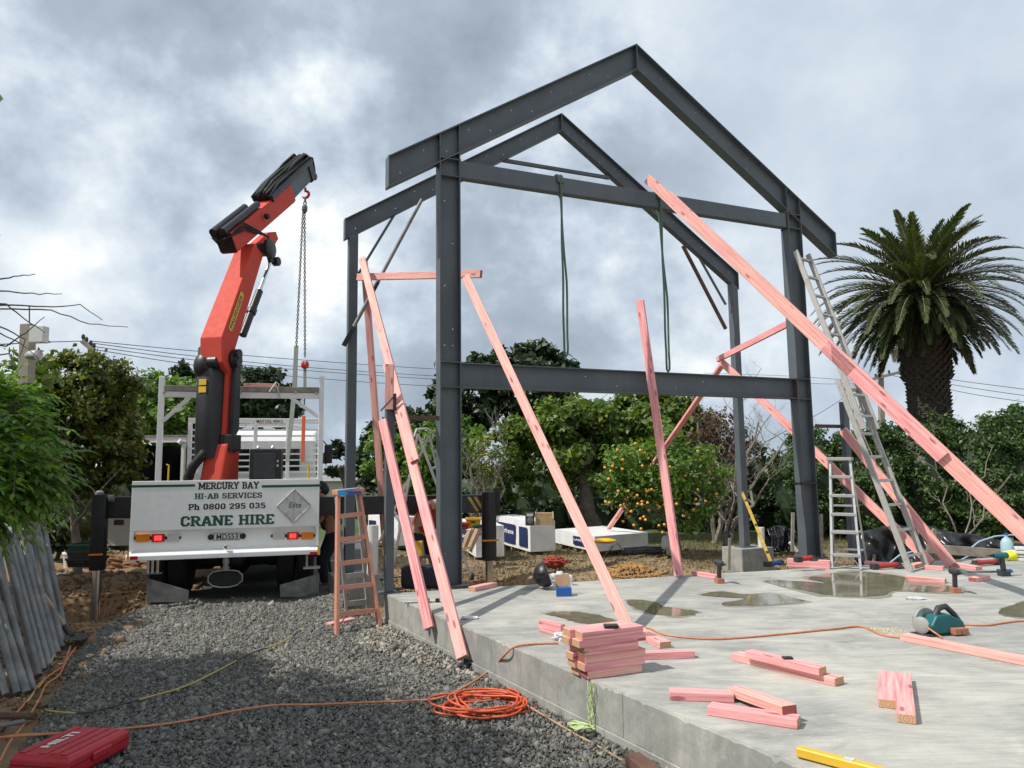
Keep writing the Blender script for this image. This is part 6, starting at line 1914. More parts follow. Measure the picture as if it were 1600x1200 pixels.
MB().tube([ap0 + Vector((-0.05, 0, -0.04)), ap0 + Vector((-0.02, 0, 0.06)), ap0.lerp(ap1, 0.5) + Vector((0.03, 0, 0.08)), ap1 + Vector((0.05, 0, 0.05)), ap1 + Vector((0.04, 0, -0.05))], 0.016, 8).build('top_hoop', MAT['alloy'], tr, smooth=60)
MB().lathe(g1 + Vector((0, 0, 0.0)), [(0.03, -0.02), (0.032, 0.04), (0.022, 0.06)], 10).build('foot', MAT['rubber'], tr)

# ================================================================== wrapped timber packs
def wrapped_mat():
    m, t, b = M_('white_pack_wrap')
    n = noise(t, worldpos(t), 4, 4, 0.5)
    t.links.new(ramp(t, n, [(0.3, (0.72, 0.72, 0.72)), (0.7, (0.84, 0.84, 0.83))]), b.inputs['Base Color'])
    b.inputs['Roughness'].default_value = 0.42
    wv = noise(t, worldpos(t, (1, 1, 2.6)), 5, 4, 0.6, 1.2)
    bump(t, b, wv, 0.25, 0.03)
    return m
MAT['wrap'] = wrapped_mat()
def pack(name, label, corner_px, end_px, side_px, h, zg, texts, seed, nend=None):
    """corner on the ground, ground points along its end face and its long side"""
    c = G(*corner_px, zg); e = G(*end_px, zg); s = G(*side_px, zg)
    ve, vs_ = e - c, s - c
    t = thing(name, label, 'timber pack', c, group='plastic wrapped timber packs in the yard')
    rg = random.Random(seed)
    m = MB()
    n1, n2, n3 = 6, 10, 4
    def sag(u_, v_, w_): return Vector((rg.uniform(-1, 1), rg.uniform(-1, 1), rg.uniform(-1, 1))) * 0.012
    def face(o, a, b, na, nb):
        idx0 = len(m.v)
        for i in range(na + 1):
            for j in range(nb + 1):
                p = o + a * (i / na) + b * (j / nb)
                if 0 < i < na and 0 < j < nb: p = p + sag(0, 0, 0)
                m.v.append(p)
        for i in range(na):
            for j in range(nb):
                k = idx0 + i * (nb + 1) + j
                m.f.append((k, k + 1, k + nb + 2, k + nb + 1)); m.m.append(0)
    up_ = Vector((0, 0, h))
    o = c + Vector((0, 0, 0.07))
    face(o, ve, up_, n1, n3); face(o, vs_, up_, n2, n3); face(o + up_, ve, vs_, n1, n2); face(o + ve, vs_, up_, n2, n3); face(o + vs_, ve, up_, n1, n3)
    m.build('wrap', MAT['wrap'], t, smooth=50)
    m = MB()
    for k in (0.12, 0.5, 0.88):
        p = c + vs_ * k
        MB().bar(p + Vector((0, 0, 0.035)) + ve * 0.02, p + ve * 0.98 + Vector((0, 0, 0.035)), 0.09, 0.07).build('bearer', MAT['oldwood'], t)
    sdir = vs_.normalized(); nside = Vector((sdir.y, -sdir.x, 0))
    if nside.dot(CAM - c) < 0: nside = -nside
    xdir = sdir if sdir.cross(Vector((0, 0, 1))).dot(nside) > 0 else -sdir
    for (k0, k1, z0, z1, body) in texts:
        p0, p1 = c + vs_ * k0 + nside * 0.02, c + vs_ * k1 + nside * 0.02
        pl_ = MB().add([p0 + Vector((0, 0, 0.07 + h * z0)), p1 + Vector((0, 0, 0.07 + h * z0)), p1 + Vector((0, 0, 0.07 + h * z1)), p0 + Vector((0, 0, 0.07 + h * z1))], [(0, 1, 2, 3)]).build('print_panel', MAT['navy'], t)
        if body:
            cc = (p0 + p1) / 2 + Vector((0, 0, 0.07 + h * (z0 + (z1 - z0) * 0.62))) + nside * 0.006
            M = Matrix(((xdir.x, 0, nside.x, cc.x), (xdir.y, 0, nside.y, cc.y), (0, 1, 0, cc.z), (0, 0, 0, 1)))
            text_mb(body, (p1 - p0).length * 0.84, h * (z1 - z0) * 0.26, M, 0, 0.02).build('lettering', MAT['wrap'], pl_)
    return t
pack('timber_pack', 'white wrapped timber pack with navy print, the one with boxes on top', (829, 868), (868, 866), (772, 851), 0.60, -0.12, [(0.06, 0.26, 0.12, 0.78, ''), (0.36, 0.86, 0.12, 0.8, 'Laserframe')], 1)
pack('timber_pack', 'white wrapped pack with navy print behind the outrigger leg', (744, 877), (788, 875), (718, 858), 0.58, -0.12, [(0.2, 0.9, 0.1, 0.75, 'Laserframe')], 2)
pack('timber_pack', 'low flat white wrapped pack with a yellow item on top', (930, 868), (1013, 860), (868, 853), 0.30, -0.12, [(0.2, 0.5, 0.2, 0.8, 'LASER')], 3)
pack('timber_pack', 'white wrapped pack seen between the corner post and the orange ladder', (622, 858), (655, 856), (575, 850), 0.62, -0.12, [(0.2, 0.5, 0.1, 0.8, ''), (0.7, 0.95, 0.1, 0.8, '')], 4)
# things standing on the packs
PT = -0.12 + 0.67
c = PY(828, 818, 14.0); c.z = PT + 0.005
rd = thing('site_radio', 'black site radio standing on the wrapped pack', 'radio', c)
MB().box(c.x - 0.085, c.x + 0.085, c.y - 0.07, c.y + 0.07, c.z, c.z + 0.24).build('body', MAT['greytool'], rd, bevel=0.015)
MB().lathe(c + Vector((0, -0.072, 0.10)), [(0.06, 0), (0.05, -0.004), (0.02, 0.004)], 16, axis=(0, -1, 0)).build('speaker', MAT['galv'], rd)
MB().box(c.x - 0.06, c.x + 0.06, c.y - 0.074, c.y - 0.071, c.z + 0.17, c.z + 0.22).build('display', MAT['clearlens'], rd)
MB().tube([c + Vector((-0.07, 0, 0.24)), c + Vector((-0.07, 0, 0.30)), c + Vector((0.07, 0, 0.30)), c + Vector((0.07, 0, 0.24))], 0.012, 6).build('handle', MAT['black'], rd)
c = PY(850, 820, 14.1); c.z = PT + 0.005
wb = thing('tool_tote', 'plywood tool tote with arched ends on the wrapped pack', 'tool box', c)
for x in (-0.16, 0.16):
    prof_ = [Vector((c.x + x, c.y - 0.12, c.z)), Vector((c.x + x, c.y + 0.12, c.z)), Vector((c.x + x, c.y + 0.12, c.z + 0.12)), Vector((c.x + x, c.y + 0.06, c.z + 0.24)), Vector((c.x + x, c.y - 0.06, c.z + 0.24)), Vector((c.x + x, c.y - 0.12, c.z + 0.12))]
    MB().prism(prof_, (0, 0, 0), (0.018, 0, 0)).build('end_board', MAT['ply'], wb)
MB().box(c.x - 0.16, c.x + 0.16, c.y - 0.13, c.y - 0.115, c.z, c.z + 0.13).build('side_board', MAT['ply'], wb)
MB().box(c.x - 0.16, c.x + 0.16, c.y + 0.115, c.y + 0.13, c.z, c.z + 0.22).build('side_board', MAT['ply'], wb)
MB().cyl((c.x - 0.16, c.y, c.z + 0.21), (c.x + 0.16, c.y, c.z + 0.21), 0.014, 8).build('handle', MAT['ply'], wb)
def crate(px, py, Y, w_, h_, d_, mat, name, label, zb_=None):
    c = PY(px, py, Y)
    if zb_ is not None: c.z = zb_
    t = thing(name, label, 'box', c)
    m = MB()
    m.add([c + Vector((sx * w_ / 2 * k, sy * d_ / 2 * k, z)) for z, k in ((0, 0.88), (h_, 1.0)) for sx, sy in ((-1, -1), (1, -1), (1, 1), (-1, 1))], [(3, 2, 1, 0), (0, 1, 5, 4), (1, 2, 6, 5), (2, 3, 7, 6), (3, 0, 4, 7)])
    m.build('tub', mat, t)
    m = MB()
    for a, b in (((-1, -1), (1, -1)), ((1, -1), (1, 1)), ((1, 1), (-1, 1)), ((-1, 1), (-1, -1))):
        m.bar(c + Vector((a[0] * w_ / 2, a[1] * d_ / 2, h_)), c + Vector((b[0] * w_ / 2, b[1] * d_ / 2, h_)), 0.03, 0.025)
    m.build('rim', mat, t)
    MB().box(c.x - w_ * 0.15, c.x + w_ * 0.15, c.y - d_ / 2 - 0.004, c.y - d_ / 2 + 0.01, c.z + h_ * 0.6, c.z + h_ * 0.75).build('handle', MAT['black'], t)
    return t
crate(740, 818, 13.6, 0.26, 0.17, 0.3, MAT['yellow'], 'plastic_bin', 'yellow plastic bin on the pack beside the thick column', PT - 0.0)
crate(725, 820, 13.4, 0.16, 0.10, 0.2, MAT['redtool'], 'plastic_bin', 'small red plastic bin beside the yellow bin', PT)
crate(748, 822, 13.2, 0.18, 0.07, 0.2, MAT['green'], 'plastic_bin', 'small green tray in front of the yellow bin', PT)
fl_ = 0
_fy = G(945, 845, 0.26); m = MB().ellip(_fy, 0.22, 0.14, 0.05, 12, 6); tag(m.build('canvas_roll', MAT['yellow'], origin=_fy, smooth=60), 'yellow folded sheet lying on the low flat pack', 'sheet')
# black drainage pipe and white drum
c = G(985, 868, -0.10)
pp = thing('drain_pipe', 'roll of black drain pipe lying beside the low flat pack', 'pipe', c)
m = MB()
for k in range(5):
    p0, p1 = G(972 + k * 4, 868 - (k % 2) * 4, -0.08), G(1040 - k * 3, 866 - (k % 2) * 4, -0.08)
    m.tube([p0 + Vector((0, 0, 0.05)), p0.lerp(p1, 0.5) + Vector((0, 0.03 * k, 0.06)), p1 + Vector((0, 0, 0.05))], 0.055, 10)
m.build('coil', MAT['poly'], pp, smooth=60)
MB().tube([G(975, 862, 0.0), G(962, 845, 0.1), G(955, 858, 0.0), G(940, 872, -0.1), G(935, 885, -0.12)], 0.012, 6).build('tail', MAT['poly'], pp, smooth=60)
MB().tube([G(1036, 862, 0.0), G(1046, 852, 0.05), G(1050, 845, 0.15), G(1058, 838, 0.25)], 0.010, 6).build('cord', MAT['cord'], pp)
c = G(1047, 867, -0.12)
dr_ = thing('white_drum', 'white plastic drum behind the leaning post', 'drum', c)
MB().lathe(c, [(0.15, 0), (0.16, 0.02), (0.16, 0.30), (0.13, 0.36), (0.06, 0.38)], 18).build('body', MAT['whiteplastic'], dr_, smooth=40)
MB().lathe(c + Vector((0, 0, 0.38)), [(0.05, 0), (0.05, 0.04)], 12).build('cap', MAT['whiteplastic'], dr_)

# ================================================================== right edge of the yard
# black polythene sheet along the hedge foot
def sheet(px_pts_top, px_pts_bot, Yt_, name, label):
    rg = np.random.default_rng(8)
    n, k = 60, 14
    V_, F_ = [], []
    for i in range(n + 1):
        t_ = i / n
        x = np.interp(t_, np.linspace(0, 1, len(px_pts_top)), [p[0] for p in px_pts_top])
        yt = np.interp(t_, np.linspace(0, 1, len(px_pts_top)), [p[1] for p in px_pts_top])
        yb = np.interp(t_, np.linspace(0, 1, len(px_pts_bot)), [p[1] for p in px_pts_bot])
        for j in range(k + 1):
            s_ = j / k
            Y = Yt_ - 0.3 * s_ + 0.09 * math.sin(i * 0.31 + j * 0.23 + 2 * math.sin(i * 0.13)) + 0.05 * math.sin(i * 0.83 - j * 0.35 + math.sin(j * 0.7)) + rg.uniform(-0.012, 0.012)
            V_.append(PY(x, yt + (yb - yt) * s_ + 1.5 * math.sin(i * 0.37 + j * 0.2), Y)[:])
    for i in range(n):
        for j in range(k):
            a = i * (k + 1) + j
            F_.append((a, a + 1, a + k + 2, a + k + 1))
    o = np_mesh(name, V_, F_, MAT['poly'], origin=PY(px_pts_bot[0][0], px_pts_bot[0][1], Yt_), smooth=True)
    md = o.modifiers.new('thickness', 'SOLIDIFY'); md.thickness = 0.004
    return tag(o, label, 'sheet')
sheet([(1335, 830), (1400, 820), (1450, 823), (1520, 835), (1600, 850)], [(1335, 882), (1400, 884), (1450, 884), (1520, 880), (1600, 880)], 13.6, 'polythene_sheet', 'crumpled black polythene sheet along the hedge foot behind the long ladder')
sheet([(1185, 835), (1200, 824), (1225, 820), (1245, 838)], [(1185, 855), (1200, 862), (1225, 862), (1245, 860)], 15.2, 'polythene_sheet', 'small heap of black polythene beside the far plinth')
RE = 'weathered stakes and boards behind the slab'
def stake(px0, py0, px1, py1, Y, w_, label, mat='oldwood', name='stake'):
    p, q = PY(px0, py0, Y), PY(px1, py1, Y)
    o = MB().bar(p, q, w_, w_ * 0.7, up=(0, 1, 0)).build(name, MAT[mat], origin=p, bevel=0.004)
    return tag(o, label, 'stake', RE)
stake(1238, 862, 1239, 801, 13.2, 0.055, 'weathered stake just beside the taped column')
stake(1284, 870, 1283, 803, 12.6, 0.05, 'thin stake between the taped column and aluminium stepladder')
stake(1139, 890, 1140, 841, 12.0, 0.045, 'short stake touching the far plinth')
stake(1465, 884, 1466, 832, 12.6, 0.07, 'dark stake holding the board behind the sheet', 'oldwood')
stake(1447, 872, 1460, 826, 12.55, 0.06, 'pale slanting stake leaning beside the board')
stake(1567, 872, 1574, 847, 12.3, 0.06, 'pale slanting stake by the water bottle')
stake(1577, 868, 1578, 840, 12.9, 0.09, 'grey post at the board end by the picture edge')
stake(1365, 882, 1366, 866, 12.0, 0.04, 'stub of pale stake between the ladders')
stake(1234, 847, 1246, 862, 13.4, 0.06, 'white slat lying against the stake beside the taped column', 'whiteplastic', 'slat_board')
bd = MB().bar(PY(1448, 857, 12.5), PY(1575, 866, 12.2), 0.03, 0.15).build('board', MAT['oldwood'], origin=PY(1448, 857, 12.5), bevel=0.004)
tag(bd, 'grey weathered board fixed level behind the slab', 'board', RE)
for i, (l, lab) in enumerate((([(1510, 862), (1530, 846), (1555, 838), (1580, 836), (1600, 838)], 'pale blue water pipe arching over the black sheet'), ([(1390, 880), (1405, 868), (1425, 862), (1440, 868)], 'pale blue water pipe loop behind the long ladder feet'), ([(1485, 884), (1500, 876), (1515, 868), (1525, 858)], 'pale blue pipe end lying beside the slanting braces'))):
    p = [PY(x, y, 12.7 - 0.1 * i) for x, y in l]
    sm = [p[k].lerp(p[k + 1], j / 4) for k in range(len(p) - 1) for j in range(4)] + [p[-1]]
    tag(MB().tube(sm, 0.014, 8).build('water_pipe', simple('blue_poly_pipe', (0.32, 0.45, 0.55), 0.4, 0, 0.1, 9) if i == 0 else bpy.data.materials['blue_poly_pipe'], origin=p[0], smooth=60), lab, 'pipe')
c = G(1575, 873, HS)
bt_ = thing('water_bottle', 'clear blue water bottle with a yellow label at the slab edge', 'bottle', c)
MB().lathe(c, [(0.07, 0), (0.075, 0.02), (0.075, 0.20), (0.055, 0.25), (0.022, 0.28), (0.022, 0.31)], 16).build('body', MAT['water'], bt_, smooth=40)
MB().lathe(c + Vector((0, 0, 0.31)), [(0.025, 0), (0.025, 0.025)], 12).build('cap', MAT['blue'], bt_)
c = G(1578, 876, HS)
hv = MB().ellip(c + Vector((0, 0, 0.06)), 0.10, 0.07, 0.07, 10, 6, fn=lambda d: 1 + 0.25 * math.sin(7 * d.x + 3 * d.z) * math.cos(5 * d.y)).build('safety_vest', simple('hi_vis_yellow', (0.80, 0.72, 0.02), 0.7, 0, 0.1, 9), origin=c, smooth=60)
tag(hv, 'bundled bright yellow safety vest by the water bottle', 'vest')
WL = 'white weatherboards stacked at the slab edge'
for i in range(4):
    p, q = G(1585, 876 - 0, HS) + Vector((0.05 * (i % 2), 0.05, 0.02 + 0.045 * i)), G(1650, 880, HS) + Vector((0.3, 0.05, 0.02 + 0.045 * i))
    tag(MB().bar(p, q, 0.16, 0.035).build('weatherboard', MAT['whiteplastic'], origin=p, bevel=0.003), 'white board in the small stack at the picture edge, %s' % ['lowest', 'second from bottom', 'second from top', 'topmost'][i], 'board', WL)
# yellow level leaning by the far plinth
p, q = G(1207, 884, HS - 0.1), PY(1159, 768, 12.0)
lv = thing('spirit_level', 'long yellow spirit level leaning on the slim far column', 'level', p)
MB().bar(p, q, 0.025, 0.045, up=(1, 0, 0.2)).build('body', MAT['mustard'], lv, bevel=0.004)
for t_ in (0.15, 0.5, 0.85): MB().bar(p.lerp(q, t_ - 0.015), p.lerp(q, t_ + 0.015), 0.029, 0.036, up=(1, 0, 0.2)).build('vial', MAT['lettblack'], lv)
# yellow level lying at the bottom of the picture
p, q = G(1247, 1183, HS), G(1400, 1224, HS)
lv = thing('spirit_level', 'yellow level lying on the slab at the bottom of the picture', 'level', p)
MB().bar(p + Vector((0, 0, 0.026)), q + Vector((0, 0, 0.026)), 0.042, 0.04).build('body', MAT['yellow'], lv, bevel=0.005)
MB().bar(p.lerp(q, 0.5) + Vector((0, 0, 0.028)), p.lerp(q, 0.6) + Vector((0, 0, 0.028)), 0.034, 0.042).build('vial', MAT['clearlens'], lv)

# ================================================================== tools on the slab
def drill(px, py, label, rot, body, batt, s=1.0, z=HS):
    c = G(px, py, z)
    t = thing('cordless_driver', label, 'power tool', c, rot, 'cordless drivers standing on the slab')
    MB().box(-0.05 * s, 0.05 * s, -0.04 * s, 0.04 * s, 0.0, 0.055 * s).build('battery', batt, t, bevel=0.006)
    MB().bar((0, 0, 0.055 * s), (0.012 * s, 0, 0.19 * s), 0.036 * s, 0.045 * s, up=(1, 0, 0)).build('grip', MAT['greytool'], t, bevel=0.008)
    MB().tube([(-0.055 * s, 0, 0.215 * s), (-0.05 * s, 0, 0.215 * s), (0.06 * s, 0, 0.215 * s), (0.10 * s, 0, 0.215 * s)], [0.024 * s, 0.034 * s, 0.034 * s, 0.024 * s], 12).build('motor', body, t, smooth=40)
    MB().tube([(0.10 * s, 0, 0.215 * s), (0.14 * s, 0, 0.215 * s), (0.15 * s, 0, 0.215 * s), (0.19 * s, 0, 0.215 * s)], [0.020 * s, 0.014 * s, 0.006 * s, 0.005 * s], 10).build('chuck', MAT['black'], t, smooth=40)
    return t
drill(1124, 911, 'lone dark driver with a copper battery in mid slab', R(-80), MAT['greytool'], MAT['copper'])
drill(1493, 926, 'dark driver with a round nose at the puddle edge', R(-95), MAT['greytool'], MAT['copper'], 0.95)
drill(1569, 900, 'green and black drill standing by the picture edge', R(185), MAT['teal'], MAT['greytool'], 1.05)
def flat_tool(px, py, label, rot, body, z=HS, L=0.34):
    c = G(px, py, z)
    t = thing('angle_grinder', label, 'power tool', c, rot)
    MB().tube([(-L / 2, 0, 0.04), (-L / 2 + 0.02, 0, 0.04), (0, 0, 0.042), (L * 0.25, 0, 0.045), (L * 0.32, 0, 0.045)], [0.024, 0.032, 0.028, 0.036, 0.028], 10).build('body', body, t, smooth=40)
    MB().box(-L / 2 - 0.07, -L / 2 + 0.005, -0.04, 0.04, 0.002, 0.07).build('battery', MAT['greytool'], t, bevel=0.006)
    MB().lathe((L * 0.38, 0, 0.012), [(0.055, 0), (0.06, 0.004), (0.06, 0.014), (0.035, 0.03), (0.03, 0.06)], 16).build('head', MAT['greytool'], t, smooth=40)
    return t
flat_tool(1390, 889, 'red cutter tool lying before the long ladder', R(10), MAT['redtool'])
flat_tool(1538, 884, 'dark red grinder lying by the yellow vest', R(200), MAT['redtool'], L=0.42)
flat_tool(1262, 878, 'small red grinder lying on the stout offcut', R(15), MAT['redtool'], HS + 0.102, 0.2)
flat_tool(1213, 885, 'blue bodied grinder at the foot of the leaning level', R(20), MAT['blue'], HS, 0.2)
c = G(1565, 894, HS)
hsw = thing('hand_saw', 'blue handled hand saw lying by the far offcuts', 'saw', c)
MB().prism([c + Vector((-0.05, -0.04, 0.004)), c + Vector((0.10, -0.05, 0.004)), c + Vector((0.13, 0.03, 0.004)), c + Vector((-0.03, 0.05, 0.004))], (0, 0, 0), (0, 0, 0.03)).build('handle', MAT['blue'], hsw, bevel=0.008)
MB().prism([c + Vector((-0.05, 0.04, 0.012)), c + Vector((-0.05, -0.04, 0.012)), c + Vector((-0.40, -0.02, 0.012)), c + Vector((-0.40, 0.02, 0.012))], (0, 0, 0), (0, 0, 0.002)).build('blade', MAT['black'], hsw)
# circular saw
c = G(1468, 990, HS)
s = thing('circular_saw', 'teal cordless circular saw with twin batteries on the slab', 'power tool', c, R(12))
MB().box(-0.18, 0.15, -0.085, 0.085, 0.0, 0.006).build('base_plate', MAT['greytool'], s)
m = MB().prism([Vector((-0.09, -0.07, 0.01)), Vector((0.16, -0.07, 0.01)), Vector((0.175, -0.07, 0.05)), Vector((0.15, -0.07, 0.10)), Vector((0.04, -0.07, 0.15)), Vector((-0.07, -0.07, 0.145)), Vector((-0.12, -0.07, 0.07))], (0, 0, 0), (0, 0.11, 0))
m.build('body', MAT['teal'], s, bevel=0.014)
m = MB().tube([(-0.05, -0.02, 0.13), (-0.01, -0.02, 0.19), (0.05, -0.02, 0.20), (0.12, -0.02, 0.14), (0.16, -0.02, 0.08)], [0.022, 0.024, 0.022, 0.02, 0.022], 10)
m.build('handle', MAT['greytool'], s, smooth=60)
MB().lathe((-0.06, 0.055, 0.085), [(0.095, 0), (0.10, 0.005), (0.10, 0.03), (0.085, 0.035)], 24, axis=(0, 1, 0)).build('blade_guard', MAT['alloy'], s, smooth=40)
MB().lathe((-0.12, 0.03, 0.065), [(0.05, 0), (0.06, 0.008), (0.06, 0.025), (0.04, 0.03)], 20, axis=(-0.8, -0.5, 0)).build('lower_guard', MAT['dullalloy'], s, smooth=40)
for k in range(2): MB().box(0.035 + 0.062 * k, 0.092 + 0.062 * k, -0.115, -0.068, 0.008, 0.055).build('battery', MAT['copper'], s, bevel=0.006)
m = MB().tube([(-0.14, -0.05, 0.06), (-0.12, -0.10, 0.03), (-0.10, -0.13, 0.008), (-0.13, -0.16, 0.006)], 0.007, 6)
m.build('cord', MAT['cordlight'], s)
# black helmet bag, carton and clear bag by the column shadow
c = G(852, 920, HS)
hm = thing('welding_helmet', 'black welding helmet standing on the slab', 'helmet', c)
_h = MB().ellip(c + Vector((0, 0, 0.13)), 0.125, 0.15, 0.155, 24, 16, fn=lambda d: 1 - 0.28 * max(0, -d.z))
for v in _h.v:
    if v.x - c.x > 0.045 - 0.35 * (v.z - c.z - 0.13): v.x = c.x + 0.045 - 0.35 * (v.z - c.z - 0.13)
    v.z = max(v.z, c.z + 0.002)
_h.build('shell', MAT['black'], hm, smooth=40)
MB().box(c.x - 0.10, c.x - 0.01, c.y - 0.15, c.y - 0.11, c.z + 0.13, c.z + 0.19).build('lens', MAT['glassdark'], hm, bevel=0.004)
MB().tube([c + Vector((-0.13, 0, 0.12)), c + Vector((-0.18, 0, 0.10)), c + Vector((-0.19, 0.02, 0.05))], 0.02, 8).build('harness', MAT['handle'], hm)
c = G(881, 931, HS)
bx2 = thing('carton', 'open blue and brown carton of screws on the slab', 'box', c)
MB().box(c.x - 0.075, c.x + 0.075, c.y - 0.05, c.y + 0.05, c.z, c.z + 0.085).build('body', MAT['blue'], bx2, bevel=0.002)
MB().bar(c + Vector((0, 0.05, 0.085)), c + Vector((-0.01, 0.075, 0.20)), 0.15, 0.004, up=(0, 1, 0)).build('flap', MAT['card'], bx2)
MB().bar(c + Vector((-0.075, 0, 0.085)), c + Vector((-0.10, 0, 0.15)), 0.10, 0.004, up=(1, 0, 0)).build('flap', MAT['card'], bx2)
w_ = Matrix(((1, 0, 0, c.x), (0, 0, -1, c.y - 0.0515), (0, 1, 0, c.z + 0.045), (0, 0, 0, 1)))
text_mb('NAIL', 0.09, 0.02, w_, 0, 0.02) if False else None
def crumple(px, py, z, rx, ry, rz, mat, name, label, cat, seed=0, am=0.3):
    c = G(px, py, z)
    rg = random.Random(seed); ph = [rg.uniform(0, 6) for _ in range(6)]
    f = lambda d: 1 + am * math.sin(6 * d.x + ph[0]) * math.cos(5 * d.y + ph[1]) + am * 0.7 * math.sin(11 * d.y + ph[2] + 7 * d.z) + am * 0.5 * math.sin(15 * d.x + 9 * d.y + ph[3])
    o = MB().ellip(c + Vector((0, 0, rz * 0.75)), rx, ry, rz, 22, 12, fn=f).build(name, mat, origin=c)
    return tag(o, label, cat)
crumple(874, 914, HS, 0.13, 0.08, 0.07, MAT['bag'], 'plastic_bag', 'crumpled clear plastic bag by the welding helmet', 'bag', 1)
crumple(882, 1000, HS, 0.08, 0.05, 0.03, MAT['bag'], 'plastic_bag', 'crumpled clear plastic bag by the offcuts near the slab edge', 'bag', 2)
crumple(733, 967, HS, 0.07, 0.05, 0.012, MAT['bag'], 'plastic_bag', 'flat grey plastic scrap near the left slab edge', 'bag', 3)
crumple(1430, 936, HS, 0.08, 0.06, 0.010, MAT['bag'], 'plastic_bag', 'flattened clear plastic bag beyond the teal saw', 'bag', 4)
crumple(733, 1050, 0.02, 0.075, 0.05, 0.05, MAT['black'], 'work_glove', 'black work glove lying at the foot of the slab', 'glove', 5, 0.2)
crumple(866, 885, -0.12, 0.2, 0.12, 0.10, MAT['redshirt'], 'red_bag', 'red and dark bag lying behind the welding helmet', 'bag', 6, 0.2)
# tool bag by the thick column
c = G(668, 921, HS) + Vector((-0.05, 0.12, 0))
tb = thing('tool_bag', 'black tool bag beside the foot of the thick column', 'bag', c)
MB().box(c.x - 0.24, c.x + 0.20, c.y - 0.13, c.y + 0.13, c.z, c.z + 0.24).build('body', MAT['darkcloth'], tb, bevel=0.05, smooth=60)
for y in (-0.08, 0.08): MB().tube([c + Vector((-0.14, y, 0.22)), c + Vector((-0.12, y, 0.33)), c + Vector((0.08, y, 0.33)), c + Vector((0.10, y, 0.22))], 0.012, 6).build('handle', MAT['black'], tb, smooth=60)
MB().tube([c + Vector((-0.24, -0.05, 0.10)), c + Vector((-0.12, -0.08, 0.16)), c + Vector((-0.46, -0.1, 0.10)), c + Vector((-0.40, -0.14, 0.02)), c + Vector((-0.28, -0.16, 0.015)), c + Vector((-0.20, -0.15, 0.015))], 0.012, 6).build('strap', MAT['black'], tb, smooth=60)
# square and clamp lying by the braces
a, b = G(632, 943, HS), G(688, 941, HS)
cl = thing('bar_clamp', 'steel bar clamp lying at the slab corner', 'clamp', a)
MB().bar(a + Vector((0, 0, 0.006)), b + Vector((0, 0, 0.006)), 0.02, 0.008).build('bar', MAT['galv'], cl)
MB().bar(a.lerp(b, 0.55) + Vector((0, 0, 0.02)), a.lerp(b, 0.7) + Vector((0, 0, 0.02)), 0.05, 0.035).build('jaw', MAT['black'], cl)
MB().bar(a.lerp(b, 0.86) + Vector((0, 0, 0.02)), a.lerp(b, 0.98) + Vector((0, 0, 0.02)), 0.03, 0.03).build('grip', MAT['black'], cl)
# staple gun and tape on timbers
c = G(955, 1000, HS) ; c = PY(955, 990, c1.y + 0.1); c.z = stz + 0.001
ph_ = MB().box(c.x - 0.045, c.x + 0.045, c.y - 0.03, c.y + 0.03, c.z, c.z + 0.02).build('phone_case', MAT['lettblack'], origin=c, bevel=0.004)
tag(ph_, 'black case lying on top of the timber stack', 'case')
pq = G(1170, 1027, HS + 0.046).lerp(G(1286, 1055, HS + 0.046), 0.55); pq.z = HS + 0.046 + 0.047
ph_ = MB().box(pq.x - 0.03, pq.x + 0.03, pq.y - 0.02, pq.y + 0.02, pq.z, pq.z + 0.012).build('tape_measure', MAT['lettblack'], origin=pq, bevel=0.003)
tag(ph_, 'small black tool lying on the doubled offcuts', 'tool')
# brown bearer at the slab foot, at the bottom of the picture
p, q = G(988, 1190, 0.06), G(1080, 1262, 0.06)
tag(MB().bar(p, q, 0.09, 0.09).build('timber_bearer', MAT['brownwood'], origin=p, bevel=0.004), 'dark brown bearer lying against the slab foot', 'timber')

# ================================================================== cords
def spline(pts, k=8):
    out = []
    n = len(pts)
    for i in range(n - 1):
        p0, p1, p2, p3 = pts[max(i - 1, 0)], pts[i], pts[i + 1], pts[min(i + 2, n - 1)]
        for j in range(k):
            t = j / k
            out.append(0.5 * ((2 * p1) + (p2 - p0) * t + (2 * p0 - 5 * p1 + 4 * p2 - p3) * t * t + (3 * p1 - p0 - 3 * p2 + p3) * t ** 3))
    out.append(pts[-1])
    return out
def cord(l, r, mat, name, label, cat='cord'):
    """l: (px, py, height of the surface it lies on)"""
    pts = spline([G(x, y, z + r) + Vector((0, 0, 0)) for x, y, z in l])
    return tag(MB().tube(pts, r, 6).build(name, mat, origin=pts[0], smooth=80), label, cat)
cord([(0, 1152, .03), (60, 1148, .03), (130, 1143, .03), (200, 1138, .03), (280, 1128, .03), (360, 1112, .03), (430, 1102, .03), (490, 1101, .03), (560, 1098, .03), (640, 1095, .035), (690, 1090, .04), (735, 1068, .05), (768, 1045, .10), (790, 1022, .28), (806, 1010, HS), (840, 1006, HS), (872, 1005, HS)], 0.0075, MAT['cordlight'], 'power_lead', 'orange extension cord crossing the gravel and climbing onto the slab')
cord([(1000, 984, HS), (1015, 982, HS), (1040, 992, HS), (1100, 998, HS), (1150, 997, HS), (1230, 990, HS), (1300, 983, HS), (1345, 979, HS), (1375, 991, HS), (1405, 996, HS), (1420, 995, HS)], 0.0075, MAT['cordlight'], 'power_lead', 'orange extension cord lying across the slab to the long pink timber')
cord([(1500, 976, HS), (1540, 977, HS), (1570, 973, HS), (1600, 970, HS), (1640, 972, HS)], 0.0075, MAT['cordlight'], 'power_lead', 'orange cord running from the teal saw out of the picture')
